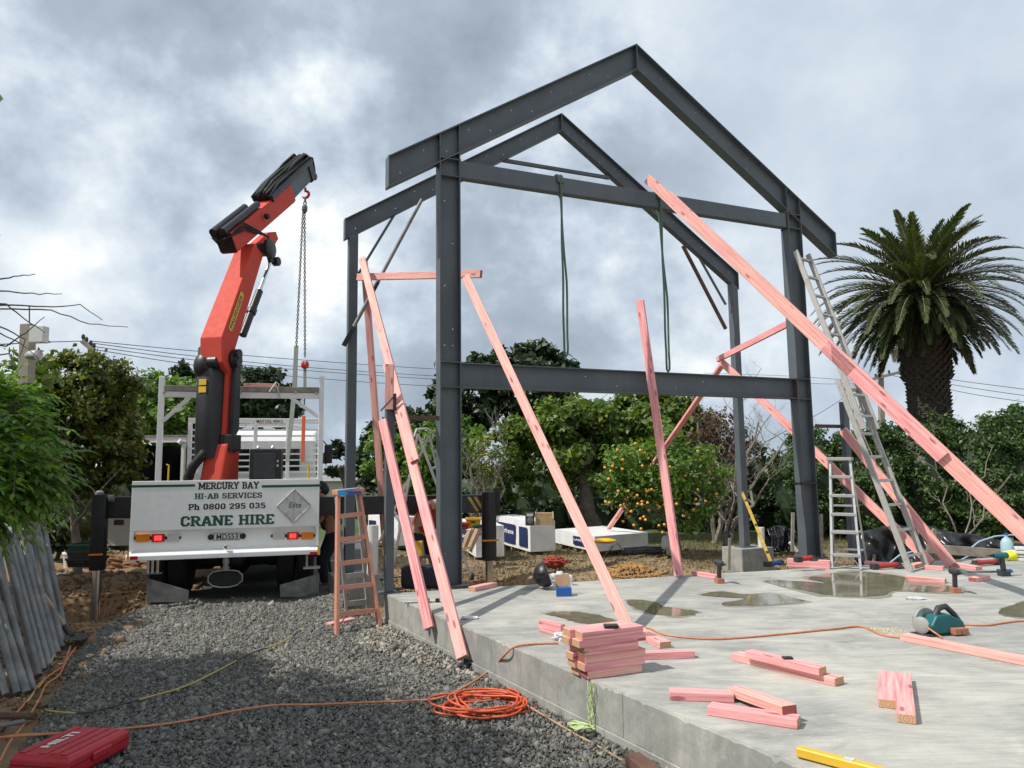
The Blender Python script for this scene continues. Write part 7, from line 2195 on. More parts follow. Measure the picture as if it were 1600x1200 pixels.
# coil of bright orange hose
c = G(757, 1108, 0.02)
rg = random.Random(12)
co = thing('coiled_cord', 'tangled coil of bright orange cord on the gravel', 'cord', c)
for k in range(9):
    pts = []
    a0 = rg.uniform(0, 6.28); ox, oy = rg.uniform(-0.06, 0.06), rg.uniform(-0.05, 0.05)
    rx, ry = rg.uniform(0.20, 0.31), rg.uniform(0.15, 0.26); tw = rg.uniform(-0.6, 0.6)
    for i in range(15):
        a = a0 + i * 2 * math.pi / 12
        w_ = 1 + 0.18 * math.sin(2.3 * a + k)
        x, y = rx * math.cos(a) * w_, ry * math.sin(a) * w_
        pts.append(c + Vector((ox + x * math.cos(tw) - y * math.sin(tw), oy + x * math.sin(tw) + y * math.cos(tw), 0.012 + 0.007 * k + 0.006 * math.sin(3 * a))))
    MB().tube(spline(pts, 5), 0.0075, 6).build('loop', MAT['hotcord'], co, smooth=80)
# yellow and black line, rope by the slab, tangled cords at the left edge
ybm, ybt, ybb = M_('yellow_black_line')
_wv = nd(ybt, 'ShaderNodeTexNoise'); _wv.inputs['Scale'].default_value = 2.2; _wv.inputs['Detail'].default_value = 0
ybt.links.new(worldpos(ybt), _wv.inputs['Vector'])
ybt.links.new(ramp(ybt, _wv.outputs[0], [(0.49, (0.03, 0.03, 0.03)), (0.51, (0.45, 0.36, 0.10))]), ybb.inputs['Base Color'])
cord([(40, 1098, .0), (75, 1110, .015), (130, 1114, .028), (180, 1103, .028), (225, 1091, .028), (290, 1072, .028), (340, 1048, .028), (390, 1022, .028), (440, 1003, .028), (470, 985, .028)], 0.006, ybm, 'marker_line', 'thin yellow and black line snaking over the gravel')
cord([(780, 1075, .03), (825, 1103, .04), (870, 1130, .04), (905, 1150, .04), (945, 1172, .04), (985, 1196, .04)], 0.007, MAT['handle'], 'rope', 'pale rope lying along the foot of the slab', 'rope')
cord([(910, 1195, .02), (940, 1192, .02), (975, 1196, .02), (1010, 1205, .02)], 0.007, MAT['cordlight'], 'power_lead', 'orange cord end at the bottom of the picture by the bearer')
for i, (l, lab) in enumerate((([(0, 1190, .02), (15, 1160, .02), (35, 1135, .02), (60, 1095, .02), (72, 1070, .02), (92, 1055, .02), (105, 1030, .03), (118, 1012, .03)], 'faded pink cord running up beside the pipes to the shovel'), ([(0, 1140, .02), (25, 1115, .02), (50, 1085, .02), (62, 1068, .02), (85, 1050, .02), (98, 1040, .02), (110, 1010, .03)], 'second faded cord twisted beside the steel pipes'), ([(40, 1100, .02), (55, 1080, .02), (66, 1066, .02), (78, 1040, .02), (83, 1025, .05)], 'yellowish cord ending against the steel pipes'), ([(0, 1153, .02), (30, 1148, .02), (75, 1147, .02)], 'dull orange cord end by the red case'))):
    cord(l, 0.007, MAT['cordlight'] if i != 2 else ybm, 'tangled_cord', lab)
# lime string hanging over the slab edge
c = G(926, 1064, HS)
st_ = thing('string_line', 'lime green string hanging in loops over the slab edge', 'string', c)
rg = random.Random(2)
m = MB()
top_ = SA + dl * ((c - SA).dot(dl)) + nl * 0.012; 
for k in range(8):
    ox = rg.uniform(-0.02, 0.02)
    pts = []
    L = rg.uniform(0.20, 0.33)
    for i in range(16):
        t_ = i / 15
        pts.append(top_ + dl * (ox + 0.02 * math.sin(9 * t_ + k)) + nl * (0.004 + 0.012 * rg.random()) + Vector((0, 0, HS - L * t_)))
    m = MB().tube(pts, 0.0022, 4); m.build('strand', MAT['grass_string'], st_)
for k in range(9):
    pts = []
    b0 = top_ + nl * 0.05 + Vector((0, 0, 0.06))
    a0 = rg.uniform(0, 6)
    for i in range(12): pts.append(b0 + dl * (0.08 * math.sin(a0 + i * 0.7) * rg.uniform(0.6, 1)) + nl * (0.05 * math.cos(a0 + i * 0.9) + 0.03) + Vector((0, 0, 0.02 + 0.03 * abs(math.sin(i + a0)))))
    MB().tube(spline(pts, 3), 0.0025, 4).build('tangle', MAT['grass_string'], st_)

# ================================================================== left side of the drive
# leaning steel pipes
PG = 'galvanised pipes leaning along the fence'
rg = random.Random(21)
feet = [(10, 1086), (28, 1084), (42, 1083), (52, 1079), (35, 1060), (60, 1056), (68, 1047), (77, 1043), (55, 1040), (84, 1030), (90, 1021), (70, 1022), (80, 1008), (98, 1012), (90, 990), (104, 998), (97, 972)]
tops = [(-62, 830), (-45, 826), (-32, 850), (-20, 830), (-12, 815), (4, 835), (12, 833), (22, 838), (16, 815), (30, 832), (38, 828), (34, 812), (46, 826), (55, 830), (58, 815), (68, 822), (66, 808)]
wd_ = ['first', 'second', 'third', 'fourth', 'fifth', 'sixth', 'seventh', 'eighth', 'ninth', 'tenth', 'eleventh', 'twelfth', 'thirteenth', 'fourteenth', 'fifteenth', 'sixteenth', 'seventeenth']
for i, (f, t_) in enumerate(zip(feet, tops)):
    p = G(*f); q = PY(*t_, p.y + 0.75)
    o = thing('steel_pipe', 'long galvanised pipe leaning on the fence, %s from the near end' % wd_[i], 'pipe', p, group=PG)
    r_ = 0.030 if i % 3 else 0.026
    MB().cyl(p, q, r_, 12).build('tube', MAT['galv'], o, smooth=40)
    MB().cyl(q - (q - p).normalized() * 0.06, q + (q - p).normalized() * 0.004, r_ + 0.006, 12).build('collar', MAT['galv'], o, smooth=40)
p0_, p1_ = PY(-80, 838, 5.6), PY(70, 822, 8.4)
fe = thing('timber_fence', 'weathered timber fence hidden behind the leaning pipes', 'fence', (p0_.x - 0.2, p0_.y, 0))
for k in range(3):
    p = p0_.lerp(p1_, k / 2) + Vector((-0.16, 0.05, 0)); MB().bar(Vector((p.x, p.y, -0.1)), Vector((p.x, p.y, p.z + 0.1)), 0.10, 0.10).build('post', MAT['oldwood'], fe)
for dz in (-0.08, -0.6): MB().bar(p0_ + Vector((-0.09, 0, dz)), p1_ + Vector((-0.09, 0, dz)), 0.045, 0.09).build('rail', MAT['oldwood'], fe)
# two short pipes on the ground at the edge
for (a, b, r_, mt, lab) in (((-30, 1118), (55, 1119), 0.022, 'rusty', 'rusty short pipe lying at the picture edge'), ((-30, 1140), (38, 1127), 0.016, 'galv', 'thin grey rod lying beside the rusty pipe')):
    p, q = G(*a, 0.06), G(*b, 0.06)
    tag(MB().cyl(p, q, r_, 12).build('short_pipe', MAT[mt], origin=p, smooth=40), lab, 'pipe')
# shovel
p, q = PY(25, 862, 7.3), G(110, 993, 0.06)
sh = thing('shovel', 'long handled shovel leaning across the steel pipes', 'shovel', q)
MB().tube([p, p.lerp(q, 0.5), q], [0.018, 0.020, 0.022], 10).build('handle', MAT['handle'], sh, smooth=40)
d_ = (q - p).normalized(); t2 = G(143, 1019, 0.01); dd = (t2 - q).normalized(); sdv = dd.cross(Vector((0, 0, 1))).normalized()
MB().tube([q - d_ * 0.12, q, q + dd * 0.06], [0.026, 0.028, 0.03], 10).build('socket', MAT['greytool'], sh, smooth=40)
nu_ = sdv.cross(dd)
V_ = []
for (s_, w_) in ((0.03, 0.05), (0.08, 0.105), (0.20, 0.105), (0.27, 0.06), (0.30, 0.0)):
    for k in (-1, 0, 1): V_.append(q + dd * s_ + sdv * (k * w_) + nu_ * (0.02 * abs(k)))
F_ = [(i * 3 + j, i * 3 + j + 1, i * 3 + j + 4, i * 3 + j + 3) for i in range(4) for j in range(2)]
bl = MB().add(V_, F_).build('blade', MAT['greytool'], sh); md = bl.modifiers.new('thickness', 'SOLIDIFY'); md.thickness = 0.004
# red tool case
def red_case():
    a, b, c_ = G(32, 1203), G(113, 1226), G(189, 1184)
    u_ = (c_ - b).normalized(); v_ = Vector((-u_.y, u_.x, 0))
    L, D, Hh = 0.46, 0.36, 0.115
    rot = math.atan2(u_.y, u_.x)
    o = G(106, 1228)
    t = thing('tool_case', 'red plastic power tool case lying on the gravel in the corner', 'case', (o.x, o.y, 0.02), rot)
    m = MB()
    base_ = [(0, 0), (L, 0), (L, D), (0, D)]
    def ring(z, ins): return [(0 + ins, 0 + ins, z), (L - ins, 0 + ins, z), (L - ins, D - ins, z), (0 + ins, D - ins, z)]
    vs = [Vector(p) for z, i in ((0, 0.012), (0.02, 0), (0.062, 0)) for p in ring(z, i)]
    fs = [(3, 2, 1, 0)] + [(4 * k + i, 4 * k + (i + 1) % 4, 4 * k + 4 + (i + 1) % 4, 4 * k + 4 + i) for k in range(2) for i in range(4)]
    MB().add(vs, fs).build('lower_shell', MAT['casered'], t, bevel=0.008)
    vs = [Vector(p) for z, i in ((0.065, 0), (0.095, 0.002), (Hh, 0.02)) for p in ring(z, i)]
    MB().add(vs, fs[1:] + [(8, 9, 10, 11)]).build('lid', MAT['casered'], t, bevel=0.008)
    for k in range(5):
        y = 0.045 + k * 0.062
        if k == 3: continue
        MB().box(0.03, L - 0.03, y, y + 0.045, Hh - 0.001, Hh + 0.006).build('rib', MAT['casered'], t, bevel=0.004)
    MB().box(0.16, 0.30, -0.018, 0.0, 0.045, 0.085).build('latch', MAT['casered'], t, bevel=0.005)
    M = Matrix(((1, 0, 0, L * 0.5), (0, 1, 0, 0.255), (0, 0, 1, Hh + 0.003), (0, 0, 0, 1)))
    text_mb('HILTI', 0.24, 0.052, M, 0.0, 0.05).build('lettering', MAT['whiteplastic'], t)
red_case()
# white bucket and the clutter beyond
c = G(113, 889, 0.03)
bk = thing('bucket', 'white lidded bucket standing behind the leaning pipes', 'bucket', c)
MB().lathe(c, [(0.12, 0), (0.125, 0.02), (0.15, 0.24), (0.155, 0.25)], 20).build('body', MAT['whiteplastic'], bk, smooth=40)
MB().lathe(c + Vector((0, 0, 0.25)), [(0.165, 0), (0.165, 0.025), (0.15, 0.035)], 20).build('lid', MAT['whiteplastic'], bk, smooth=40)
MB().tube([c + Vector((0.04, -0.15, 0.2)), c + Vector((0.1, -0.2, 0.1)), c + Vector((0.25, -0.22, 0.02))], 0.012, 6).build('strap', MAT['black'], bk)
c = G(97, 905, 0.03)
sm_ = thing('site_fan', 'black and chrome machine lying in front of the white bucket', 'machine', c)
MB().box(c.x - 0.13, c.x + 0.15, c.y - 0.08, c.y + 0.08, c.z, c.z + 0.06).build('body', MAT['black'], sm_, bevel=0.015)
for x in (-0.04, 0.05): MB().lathe(c + Vector((x, 0, 0.06)), [(0.045, 0), (0.04, 0.03), (0.015, 0.04)], 14).build('dome', MAT['alloy'], sm_, smooth=40)
for i, (px_, py_, w_, h_, mt, lab) in enumerate(((136, 870, 0.42, 0.05, 'black', 'black tray, lowest of the pile beside the stabiliser leg'), (136, 858, 0.40, 0.05, 'greytool', 'grey tray, middle of the pile beside the stabiliser leg'), (136, 848, 0.38, 0.05, 'green', 'dark green tray, topmost of the pile beside the stabiliser leg'))):
    crate(px_, py_ + 14, 10.9, w_, h_ + 0.06, 0.35, MAT[mt], 'plastic_tray', lab)
crate(194, 826 + 25, 12.2, 0.5, 0.55, 0.4, MAT['cream'], 'white_cabinet', 'off white cabinet standing beyond the stabiliser leg')
# shed
def shed():
    Y = 16.5
    a, b = PY(186, 690, Y), PY(290, 690, Y)
    x0, x1 = a.x, b.x
    zt_ = PY(240, 683, Y).z; zf = PY(240, 692, Y).z
    base = Vector(((x0 + x1) / 2, Y, 0))
    t = thing('open_shed', 'open fronted shed with cream fascia behind the truck rack', 'shed', base)
    MB().box(x0 - 0.1, x1 + 0.05, Y - 0.08, Y - 0.03, zf, zt_).build('fascia', MAT['cream'], t, bevel=0.006)
    MB().box(x1 - 0.06, x1, Y - 0.07, Y + 0.04, -0.1, zf).build('post', MAT['cream'], t)
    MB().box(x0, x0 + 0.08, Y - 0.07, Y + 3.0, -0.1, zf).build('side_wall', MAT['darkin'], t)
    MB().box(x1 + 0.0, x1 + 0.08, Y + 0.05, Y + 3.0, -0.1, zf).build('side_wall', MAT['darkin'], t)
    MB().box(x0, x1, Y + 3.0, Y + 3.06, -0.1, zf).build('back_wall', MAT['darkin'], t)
    MB().prism([Vector((x0 - 0.1, Y - 0.1, zt_)), Vector((x1 + 0.1, Y - 0.1, zt_)), Vector((x1 + 0.1, Y + 3.1, zt_ + 0.15)), Vector((x0 - 0.1, Y + 3.1, zt_ + 0.15))], (0, 0, 0), (0, 0, 0.04)).build('roof', MAT['galv'], t)
    MB().cyl((x1 - 0.1, Y - 0.1, zf - 0.02), (x1 - 0.04, Y - 0.1, zf + 0.05), 0.05, 10).build('lamp', MAT['whiteplastic'], t)
shed()
# small house roof beyond the truck's right side
c = PY(518, 748, 40)
ho = thing('distant_house', 'low white roofed house far beyond the truck mirror', 'house', (c.x, 40, 0))
MB().box(c.x - 1.6, c.x + 2.2, 40, 44, -0.3, c.z - 0.1).build('wall', MAT['cream'], ho)
MB().box(c.x - 1.8, c.x + 2.4, 39.7, 44.3, c.z - 0.12, c.z + 0.14).build('roof', MAT['white'], ho)
MB().cyl((c.x + 0.2, 41, c.z), (c.x + 0.2, 41, c.z + 0.75), 0.12, 10).build('flue', MAT['alloy'], ho)

# ================================================================== power poles and wires
def pole(px, ptop, pbot, Y, w_, name, label, mat='conpost'):
    p = PY(px, pbot, Y); q = PY(px, ptop, Y)
    p.z = gz(p.x, p.y)
    t = thing(name, label, 'power pole', p)
    MB().bar(p, q, w_, w_, w2=w_ * 0.75, h2=w_ * 0.75, up=(0, 1, 0)).build('shaft', MAT[mat], t, bevel=0.01)
    return t, q
pg, q = pole(44, 507, 760, 9.0, 0.17, 'concrete_pole', 'concrete service pole with a white meter box at the left')
c = PY(58, 523, 8.9)
mo_ = MB().box(c.x - 0.06, c.x + 0.11, c.y - 0.06, c.y + 0.06, c.z - 0.10, c.z + 0.10).build('meter_box', MAT['whiteplastic'], pg, bevel=0.006)
c = PY(53, 555, 8.85)
MB().tube([c + Vector((-0.10, 0.05, 0)), c + Vector((-0.03, 0, 0)), c + Vector((0.08, -0.04, -0.005)), c + Vector((0.085, -0.04, -0.005))], [0.045, 0.06, 0.065, 0.04], 14).build('lamp_housing', MAT['alloy'], pg, smooth=40)
MB().cyl(PY(46, 505, 9), PY(46, 478, 9), 0.008, 5).build('aerial', MAT['wire'], pg)
def utility(px, ptop, Y, w_, arms, label, lean=0):
    t, q = pole(px, ptop, 720, Y, w_, 'utility_pole', label, 'oldwood')
    for (x0, y0, x1, y1) in arms:
        a, b = PY(x0, y0, Y - 0.12), PY(x1, y1, Y - 0.12)
        MB().bar(a, b, 0.12, 0.13).build('cross_arm', MAT['oldwood'], t)
        for k in (0.04, 0.32, 0.68, 0.96):
            MB().lathe(a.lerp(b, k) + Vector((0, 0, 0.065)), [(0.03, 0), (0.055, 0.05), (0.05, 0.12), (0.02, 0.16)], 8).build('insulator', MAT['greytool'], t)
    return t
utility(1376, 585, 34, 0.26, [(1350, 596, 1408, 581)], 'wooden utility pole with a tilted cross arm beside the palm')
utility(143, 540, 22, 0.20, [(129, 533, 147, 548)], 'utility pole top rising behind the olive leaved tree')
c0_, c1_ = PY(150, 568, 21.5), PY(186, 569, 21.5)
def wire(l, label):
    pts = [PY(x, y, Y) for x, y, Y in l]
    sm = spline(pts, 8)
    return tag(MB().tube(sm, 0.012, 4).build('power_line', MAT['wire'], origin=pts[0]), label, 'power line', 'overhead power lines')
wire([(143, 533, 22), (300, 548, 26), (480, 563, 30), (690, 577, 36), (900, 585, 42)], 'topmost overhead line crossing behind the truck')
wire([(143, 536, 22), (300, 556, 26), (480, 574, 30), (690, 588, 36), (900, 598, 42)], 'second overhead line crossing behind the truck')
wire([(143, 541, 22), (300, 562, 26), (480, 579, 30), (690, 593, 36), (900, 603, 42)], 'third overhead line crossing behind the truck')
wire([(147, 546, 22), (300, 570, 26), (480, 590, 30), (690, 604, 36), (900, 612, 42)], 'lowest overhead line crossing behind the truck')
wire([(-30, 540, 12), (60, 535, 18), (129, 533, 22)], 'overhead line above the left shrub to the near pole top')
wire([(-30, 571, 14), (80, 570, 18), (186, 569, 21.5)], 'service line level with the olive tree top')
wire([(1408, 581, 34), (1500, 595, 30), (1600, 608, 26), (1680, 618, 23)], 'upper overhead line passing behind the palm trunk')
wire([(1400, 584, 34), (1500, 603, 30), (1600, 618, 26), (1680, 629, 23)], 'middle overhead line passing behind the palm trunk')
wire([(1392, 586, 34), (1500, 612, 30), (1600, 628, 26), (1680, 640, 23)], 'lower overhead line passing behind the palm trunk')
wire([(1352, 596, 34), (1300, 592, 38), (1220, 587, 45), (1100, 583, 52)], 'upper overhead line between the columns')
wire([(1358, 595, 34), (1300, 600, 38), (1220, 597, 45), (1100, 594, 52)], 'lower overhead line between the columns')
wire([(1350, 600, 34), (1290, 640, 30), (1230, 672, 26), (1180, 700, 22)], 'sagging service line dropping towards the bare shrubs')

# ================================================================== people
def person(name, label, joints, radii, edges, pelvis, mat):
    base = joints[0]
    t = thing(name, label, 'person', base)
    me = bpy.data.meshes.new('body')
    me.from_pydata([tuple(j - base) for j in joints], edges, [])
    o = link_mesh('body', me, mat, t)
    o.location = (0, 0, 0)
    o.modifiers.new('skin', 'SKIN')
    for i, r_ in enumerate(radii): 
        me.skin_vertices[0].data[i].radius = (r_, r_)
        me.skin_vertices[0].data[i].use_root = (i == pelvis)
    sb_ = o.modifiers.new('smooth', 'SUBSURF'); sb_.levels = 2; sb_.render_levels = 2
    return t, o
def skinned(name, pts, radii, mat, parent, off):
    me = bpy.data.meshes.new(name)
    me.from_pydata([tuple(p - off) for p in pts], [(i, i + 1) for i in range(len(pts) - 1)], [])
    o = link_mesh(name, me, mat, parent)
    o.modifiers.new('skin', 'SKIN')
    for i, r_ in enumerate(radii):
        me.skin_vertices[0].data[i].radius = (r_, r_) if not isinstance(r_, tuple) else r_
        me.skin_vertices[0].data[i].use_root = (i == 0)
    s_ = o.modifiers.new('smooth', 'SUBSURF'); s_.levels = 2; s_.render_levels = 2
    return o
def figure(name, label, org, rot, P, shirt, trouser, cap_mat, shorts=False, pouch=False):
    """P: joint places in the person's own axes (x to their right, y ahead, z up)"""
    ca, sa = math.cos(rot), math.sin(rot)
    J = {k: Vector((org.x + v[0] * ca - v[1] * sa, org.y + v[0] * sa + v[1] * ca, org.z + v[2])) for k, v in P.items()}
    names = ['pelvis', 'waist', 'chest', 'neck', 'head0', 'head1', 'shR', 'elR', 'wrR', 'haR', 'shL', 'elL', 'wrL', 'haL', 'hipR', 'knR', 'anR', 'toR', 'hipL', 'knL', 'anL', 'toL']
    rad_ = dict(pelvis=0.13, waist=0.125, chest=0.15, neck=0.055, head0=0.085, head1=0.082, shR=0.062, elR=0.044, wrR=0.032, haR=0.036, shL=0.062, elL=0.044, wrL=0.032, haL=0.036, hipR=0.088, knR=0.06, anR=0.042, toR=0.035, hipL=0.088, knL=0.06, anL=0.042, toL=0.035)
    I = {n: i for i, n in enumerate(names)}
    E = [('pelvis', 'waist'), ('waist', 'chest'), ('chest', 'neck'), ('neck', 'head0'), ('head0', 'head1'), ('chest', 'shR'), ('shR', 'elR'), ('elR', 'wrR'), ('wrR', 'haR'), ('chest', 'shL'), ('shL', 'elL'), ('elL', 'wrL'), ('wrL', 'haL'), ('pelvis', 'hipR'), ('hipR', 'knR'), ('knR', 'anR'), ('anR', 'toR'), ('pelvis', 'hipL'), ('hipL', 'knL'), ('knL', 'anL'), ('anL', 'toL')]
    base = Vector((org.x, org.y, org.z))
    t = thing(name, label, 'person', base)
    me = bpy.data.meshes.new('body')
    me.from_pydata([tuple(J[n] - base) for n in names], [(I[a], I[b]) for a, b in E], [])
    o = link_mesh('body', me, MAT['skin'], t)
    o.modifiers.new('skin', 'SKIN')
    for n in names:
        me.skin_vertices[0].data[I[n]].radius = (rad_[n],) * 2
        me.skin_vertices[0].data[I[n]].use_root = (n == 'pelvis')
    s_ = o.modifiers.new('smooth', 'SUBSURF'); s_.levels = 2; s_.render_levels = 2
    off = base
    # clothes follow the limbs a little larger
    def cloth(nm, chain, rr, mat): return skinned(nm, [J[c] if isinstance(c, str) else c for c in chain], rr, mat, t, off)
    sh_ = cloth('shirt', [J['pelvis'].lerp(J['waist'], 0.3), 'waist', 'chest', J['chest'].lerp(J['neck'], 0.75)], [0.165, 0.165, 0.185, 0.09], shirt)
    for sd_ in 'RL':
        cloth('sleeve', [J['chest'].lerp(J['sh' + sd_], 0.6), J['sh' + sd_], J['sh' + sd_].lerp(J['el' + sd_], 0.75)], [0.09, 0.085, 0.068], shirt)
        kk = 0.8 if shorts else 1.0
        ch_ = [J['pelvis'], J['hip' + sd_], J['hip' + sd_].lerp(J['kn' + sd_], 0.85)]
        rr_ = [0.15, 0.118, 0.088]
        if not shorts: ch_ += [J['kn' + sd_], J['an' + sd_]]; rr_ += [0.085, 0.068]
        cloth('trouser_leg', ch_, rr_, trouser)
        a, b = J['an' + sd_], J['to' + sd_]
        cloth('boot', [a + Vector((0, 0, 0.05)), a - Vector((0, 0, 0.03)), b], [0.058, 0.058, 0.045], MAT['brownwood'])
    hc = J['head0'].lerp(J['head1'], 0.6); upv = (J['head1'] - J['head0']).normalized()
    fwd_ = Vector((-sa, ca, 0))
    m = MB().ellip(hc + upv * 0.045, 0.108, 0.112, 0.085, 16, 9)
    cp__ = m.build('cap', cap_mat, t, smooth=60)
    m = MB().ellip(hc + upv * 0.055 + fwd_ * 0.11, 0.075, 0.07, 0.014, 12, 6); m.build('brim', cap_mat, cp__, smooth=60)
    m = MB()
    f0 = hc + fwd_ * 0.09 - upv * 0.02; rgt = fwd_.cross(upv)
    m.ellip(f0 + fwd_ * 0.012 - upv * 0.02, 0.016, 0.022, 0.024, 8, 6)
    m.build('nose', MAT['skin'], t, smooth=60)
    for s__ in (-1, 1):
        MB().ellip(f0 + rgt * s__ * 0.033 + upv * 0.012, 0.012, 0.012, 0.009, 8, 6).build('eye', MAT['hair'], t, smooth=60)
        MB().ellip(hc + rgt * s__ * 0.092 - upv * 0.015, 0.014, 0.024, 0.032, 8, 6).build('ear', MAT['skin'], t, smooth=60)
    MB().ellip(f0 - upv * 0.058 - fwd_ * 0.004, 0.026, 0.012, 0.007, 8, 5).build('mouth', MAT['redshirt'], t, smooth=60)
    MB().ellip(hc - fwd_ * 0.03 - upv * 0.0, 0.098, 0.085, 0.09, 12, 8).build('hair', MAT['hair'], t, smooth=60)
    for sd_ in 'RL':
        h0 = J['ha' + sd_]; dn = (J['ha' + sd_] - J['wr' + sd_]).normalized()
        acr = dn.cross(fwd_);
        if acr.length < 0.1: acr = Vector((1, 0, 0))
        acr.normalize()
        for k in range(4):
            q0 = h0 + acr * (0.022 * (k - 1.5)) + dn * 0.02
            ln = (0.062, 0.074, 0.07, 0.055)[k]
            skinned('finger', [q0, q0 + dn * ln * 0.55, q0 + dn * ln * 0.9 + fwd_ * 0.025], [0.010, 0.009, 0.007], MAT['skin'], t, off)
        skinned('thumb', [h0 + acr * 0.03 - dn * 0.02, h0 + acr * 0.055 + dn * 0.015, h0 + acr * 0.05 + dn * 0.045 + fwd_ * 0.01], [0.012, 0.010, 0.008], MAT['skin'], t, off)
    return t, J
# worker at the crane controls, half hidden by the truck
hd = PY(512, 766, 10.55)
o1 = Vector((hd.x - 0.02, hd.y, gz(hd.x, hd.y) + 0.02))
hh = hd.z - o1.z
figure('person', 'worker in a dark cap and dark trousers half hidden behind the tailgate', o1, R(100), dict(pelvis=(0, -0.12, hh * 0.56), waist=(0, -0.08, hh * 0.66), chest=(0, 0.0, hh * 0.83), neck=(0, 0.05, hh * 0.915), head0=(0, 0.07, hh * 0.955), head1=(0, 0.09, hh * 1.04), shR=(0.17, 0.0, hh * 0.86), elR=(0.24, 0.06, hh * 0.69), wrR=(0.16, 0.26, hh * 0.66), haR=(0.14, 0.33, hh * 0.66), shL=(-0.17, 0.0, hh * 0.86), elL=(-0.23, 0.06, hh * 0.69), wrL=(-0.15, 0.26, hh * 0.66), haL=(-0.13, 0.33, hh * 0.66), hipR=(0.09, -0.12, hh * 0.54), knR=(0.11, 0.02, hh * 0.29), anR=(0.11, -0.05, 0.07), toR=(0.13, 0.10, 0.02), hipL=(-0.09, -0.12, hh * 0.54), knL=(-0.11, 0.04, hh * 0.29), anL=(-0.11, -0.02, 0.07), toL=(-0.12, 0.13, 0.02)), MAT['pinkshirt'], MAT['darkcloth'], MAT['darkcloth'])
# worker in red bending behind the braces
o2_ = PY(668, 900, 10.3); o2_.z = gz(o2_.x, o2_.y) + 0.02
figure('person', 'worker in a red shirt and dark shorts bending over behind the pink braces', o2_, R(-125), dict(pelvis=(0, -0.16, 0.86), waist=(0, -0.08, 1.0), chest=(0, 0.10, 1.20), neck=(0, 0.24, 1.31), head0=(0, 0.29, 1.35), head1=(0, 0.35, 1.43), shR=(0.18, 0.12, 1.23), elR=(0.24, 0.22, 0.97), wrR=(0.14, 0.40, 0.83), haR=(0.12, 0.46, 0.79), shL=(-0.18, 0.12, 1.23), elL=(-0.25, 0.20, 0.97), wrL=(-0.15, 0.38, 0.85), haL=(-0.13, 0.44, 0.81), hipR=(0.09, -0.16, 0.83), knR=(0.12, 0.02, 0.46), anR=(0.12, -0.06, 0.08), toR=(0.14, 0.10, 0.025), hipL=(-0.09, -0.16, 0.83), knL=(-0.13, 0.0, 0.46), anL=(-0.13, -0.1, 0.08), toL=(-0.15, 0.06, 0.025)), MAT['redshirt'], MAT['darkcloth'], MAT['darkcloth'], shorts=True)
c = PY(655, 862, 10.05)
tpz = thing('tool_pouch', 'yellow and white tool pouch on the bending worker', 'pouch', c)
MB().box(c.x - 0.06, c.x + 0.05, c.y - 0.05, c.y + 0.05, c.z - 0.05, c.z + 0.14).build('pocket', MAT['yellow'], tpz, bevel=0.015)
MB().cyl(c + Vector((0.07, -0.03, -0.10)), c + Vector((0.04, -0.03, 0.15)), 0.016, 8).build('hammer_handle', MAT['handle'], tpz)
# small timber crate leaning by the thick column
c = PY(736, 838, 12.6)
tc_ = thing('slatted_crate', 'open slatted timber crate tilted beside the thick column', 'crate', c)
for k in range(4):
    a = PY(722 + 2 * k, 858 - 12 * k, 12.6); b = PY(740 + 2.2 * k, 846 - 9 * k, 12.75)
    MB().bar(PY(718 + k * 6, 868 - k * 3, 12.6), PY(733 + k * 6, 828 - k * 1, 12.75), 0.015, 0.055, up=(1, 0, 0.2)).build('slat', MAT['brownwood'] if k % 2 else MAT['ply'], tc_)
MB().bar(PY(716, 860, 12.62), PY(738, 855, 12.62), 0.02, 0.05).build('batten', MAT['ply'], tc_)
MB().bar(PY(728, 836, 12.78), PY(752, 834, 12.78), 0.02, 0.05).build('batten', MAT['ply'], tc_)
# dirt heap and concrete crumbs
MAT['clay'] = simple('orange_clay', (0.36, 0.20, 0.075), 0.95, 0, 0.4, 14, bumpk=0.8)
def heap(px, py, z, rx, ry, rz, mat, label, seed):
    c = G(px, py, z); rg = random.Random(seed); ph = [rg.uniform(0, 6) for _ in range(4)]
    f = lambda d: 1 + 0.16 * math.sin(5 * d.x + ph[0]) * math.cos(6 * d.y + ph[1]) + 0.10 * math.sin(13 * d.x + 9 * d.y + ph[2]) + rg.uniform(-0.07, 0.07)
    o = MB().ellip(c, rx, ry, rz, 64, 30, fn=f).build('dirt_heap', mat, origin=c)
    return tag(o, label, 'dirt heap', kind='stuff')
heap(985, 893, -0.17, 0.34, 0.26, 0.13, MAT['clay'], 'orange clay heap just behind the slab edge', 1)
heap(190, 890, -0.05, 0.9, 0.5, 0.30, MAT['ground'], 'dark dirt bank behind the stabiliser leg', 3)
spill = [tuple((SA + dl * a + nl * b)[:2]) for a, b in ((0.1, 0.02), (0.15, 0.32), (0.7, 0.5), (1.3, 0.35), (1.8, 0.22), (2.6, 0.05))]
sp_ = stones(3000, spill, 0.0095, 9, 'concrete_crumbs', lambda x, y: mound(x, y) + 0.012, 4.5, 8.5, mat='conpost', xr=(-2.2, 0.5))
tag(sp_, 'pale crumbs of spilt concrete along the slab corner', 'rubble')
soilpoly = [(-7.5, 3.5), (-7.5, 12), (-4.4, 12), (-4.35, 9.3), (-3.9, 8.0), (-3.6, 6.8), (-3.0, 4.2), (-2.6, 3.4)]
sp2 = stones(3500, soilpoly, 0.018, 10, 'soil_clods', lambda x, y: ground_h(x, y), 3.4, 12, mat='ground', xr=(-7.5, -2.5))
tag(sp2, 'loose brown soil clods and leaf litter beside the pipes', 'soil')
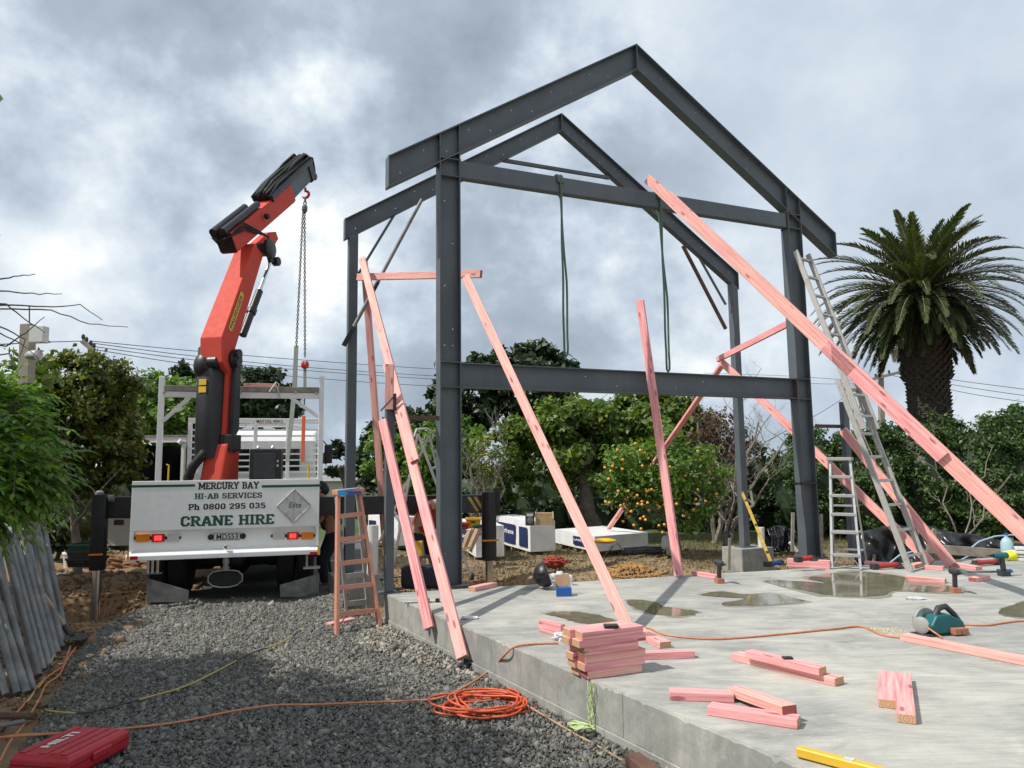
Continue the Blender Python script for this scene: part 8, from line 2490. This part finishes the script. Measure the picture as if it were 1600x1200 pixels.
sdp = [tuple(G(x, y, HS)[:2]) for x, y in ((1360, 984), (1395, 981), (1418, 988), (1405, 993), (1370, 989))]
sd3 = stones(2500, sdp, 0.0028, 13, 'sawdust', lambda x, y: x * 0 + HS, 5.5, 6.8, mat='sawdust', xr=(2, 4))
tag(sd3, 'patch of yellow sawdust beside the teal saw', 'sawdust')
lf = np.random.default_rng(15); lx = lf.uniform(-4.5, 0.5, 260); ly = lf.uniform(3.2, 9, 260); lk = in_poly(lx, ly, drive)
lx, ly = lx[lk], ly[lk]; lz = mound(lx, ly) + 0.022; la = lf.uniform(0, 6.28, len(lx)); ls = lf.uniform(0.012, 0.03, len(lx))
lc, lsn = np.cos(la) * ls, np.sin(la) * ls
lv4 = np.stack([np.stack([lx + lc, ly + lsn, lz], -1), np.stack([lx - lsn * .5, ly + lc * .5, lz + .006], -1), np.stack([lx - lc, ly - lsn, lz + .002], -1), np.stack([lx + lsn * .5, ly - lc * .5, lz + .006], -1)], 1).reshape(-1, 3)
tag(np_mesh('fallen_leaves', lv4, np.arange(len(lv4)).reshape(-1, 4), MAT['drygrass'], kind='stuff'), 'dry fallen leaves scattered on the gravel', 'leaves')
hc_ = G(985, 893, -0.12)
cl4 = stones(900, [(hc_.x + 0.6 * math.cos(a), hc_.y + 0.45 * math.sin(a)) for a in np.linspace(0, 6.1, 14)], 0.02, 14, 'clay_clods', lambda x, y: ground_h(x, y) + 0.12 * np.exp(-((x - hc_.x) ** 2 + (y - hc_.y) ** 2) / 0.08), hc_.y - 0.6, hc_.y + 0.6, view=False, mat='clay', xr=(hc_.x - 0.7, hc_.x + 0.7))
tag(cl4, 'loose orange clay clods on the heap behind the slab', 'clay')
yard = [(-2.2, 9.2), (-1.2, 9.2), (7.5, 12.2), (8, 16), (-3, 16)]
sp3 = stones(6000, yard, 0.015, 11, 'yard_clods', lambda x, y: ground_h(x, y), 9.2, 16, mat='ground', xr=(-3, 8))
tag(sp3, 'loose soil clods over the dug yard behind the slab', 'soil')
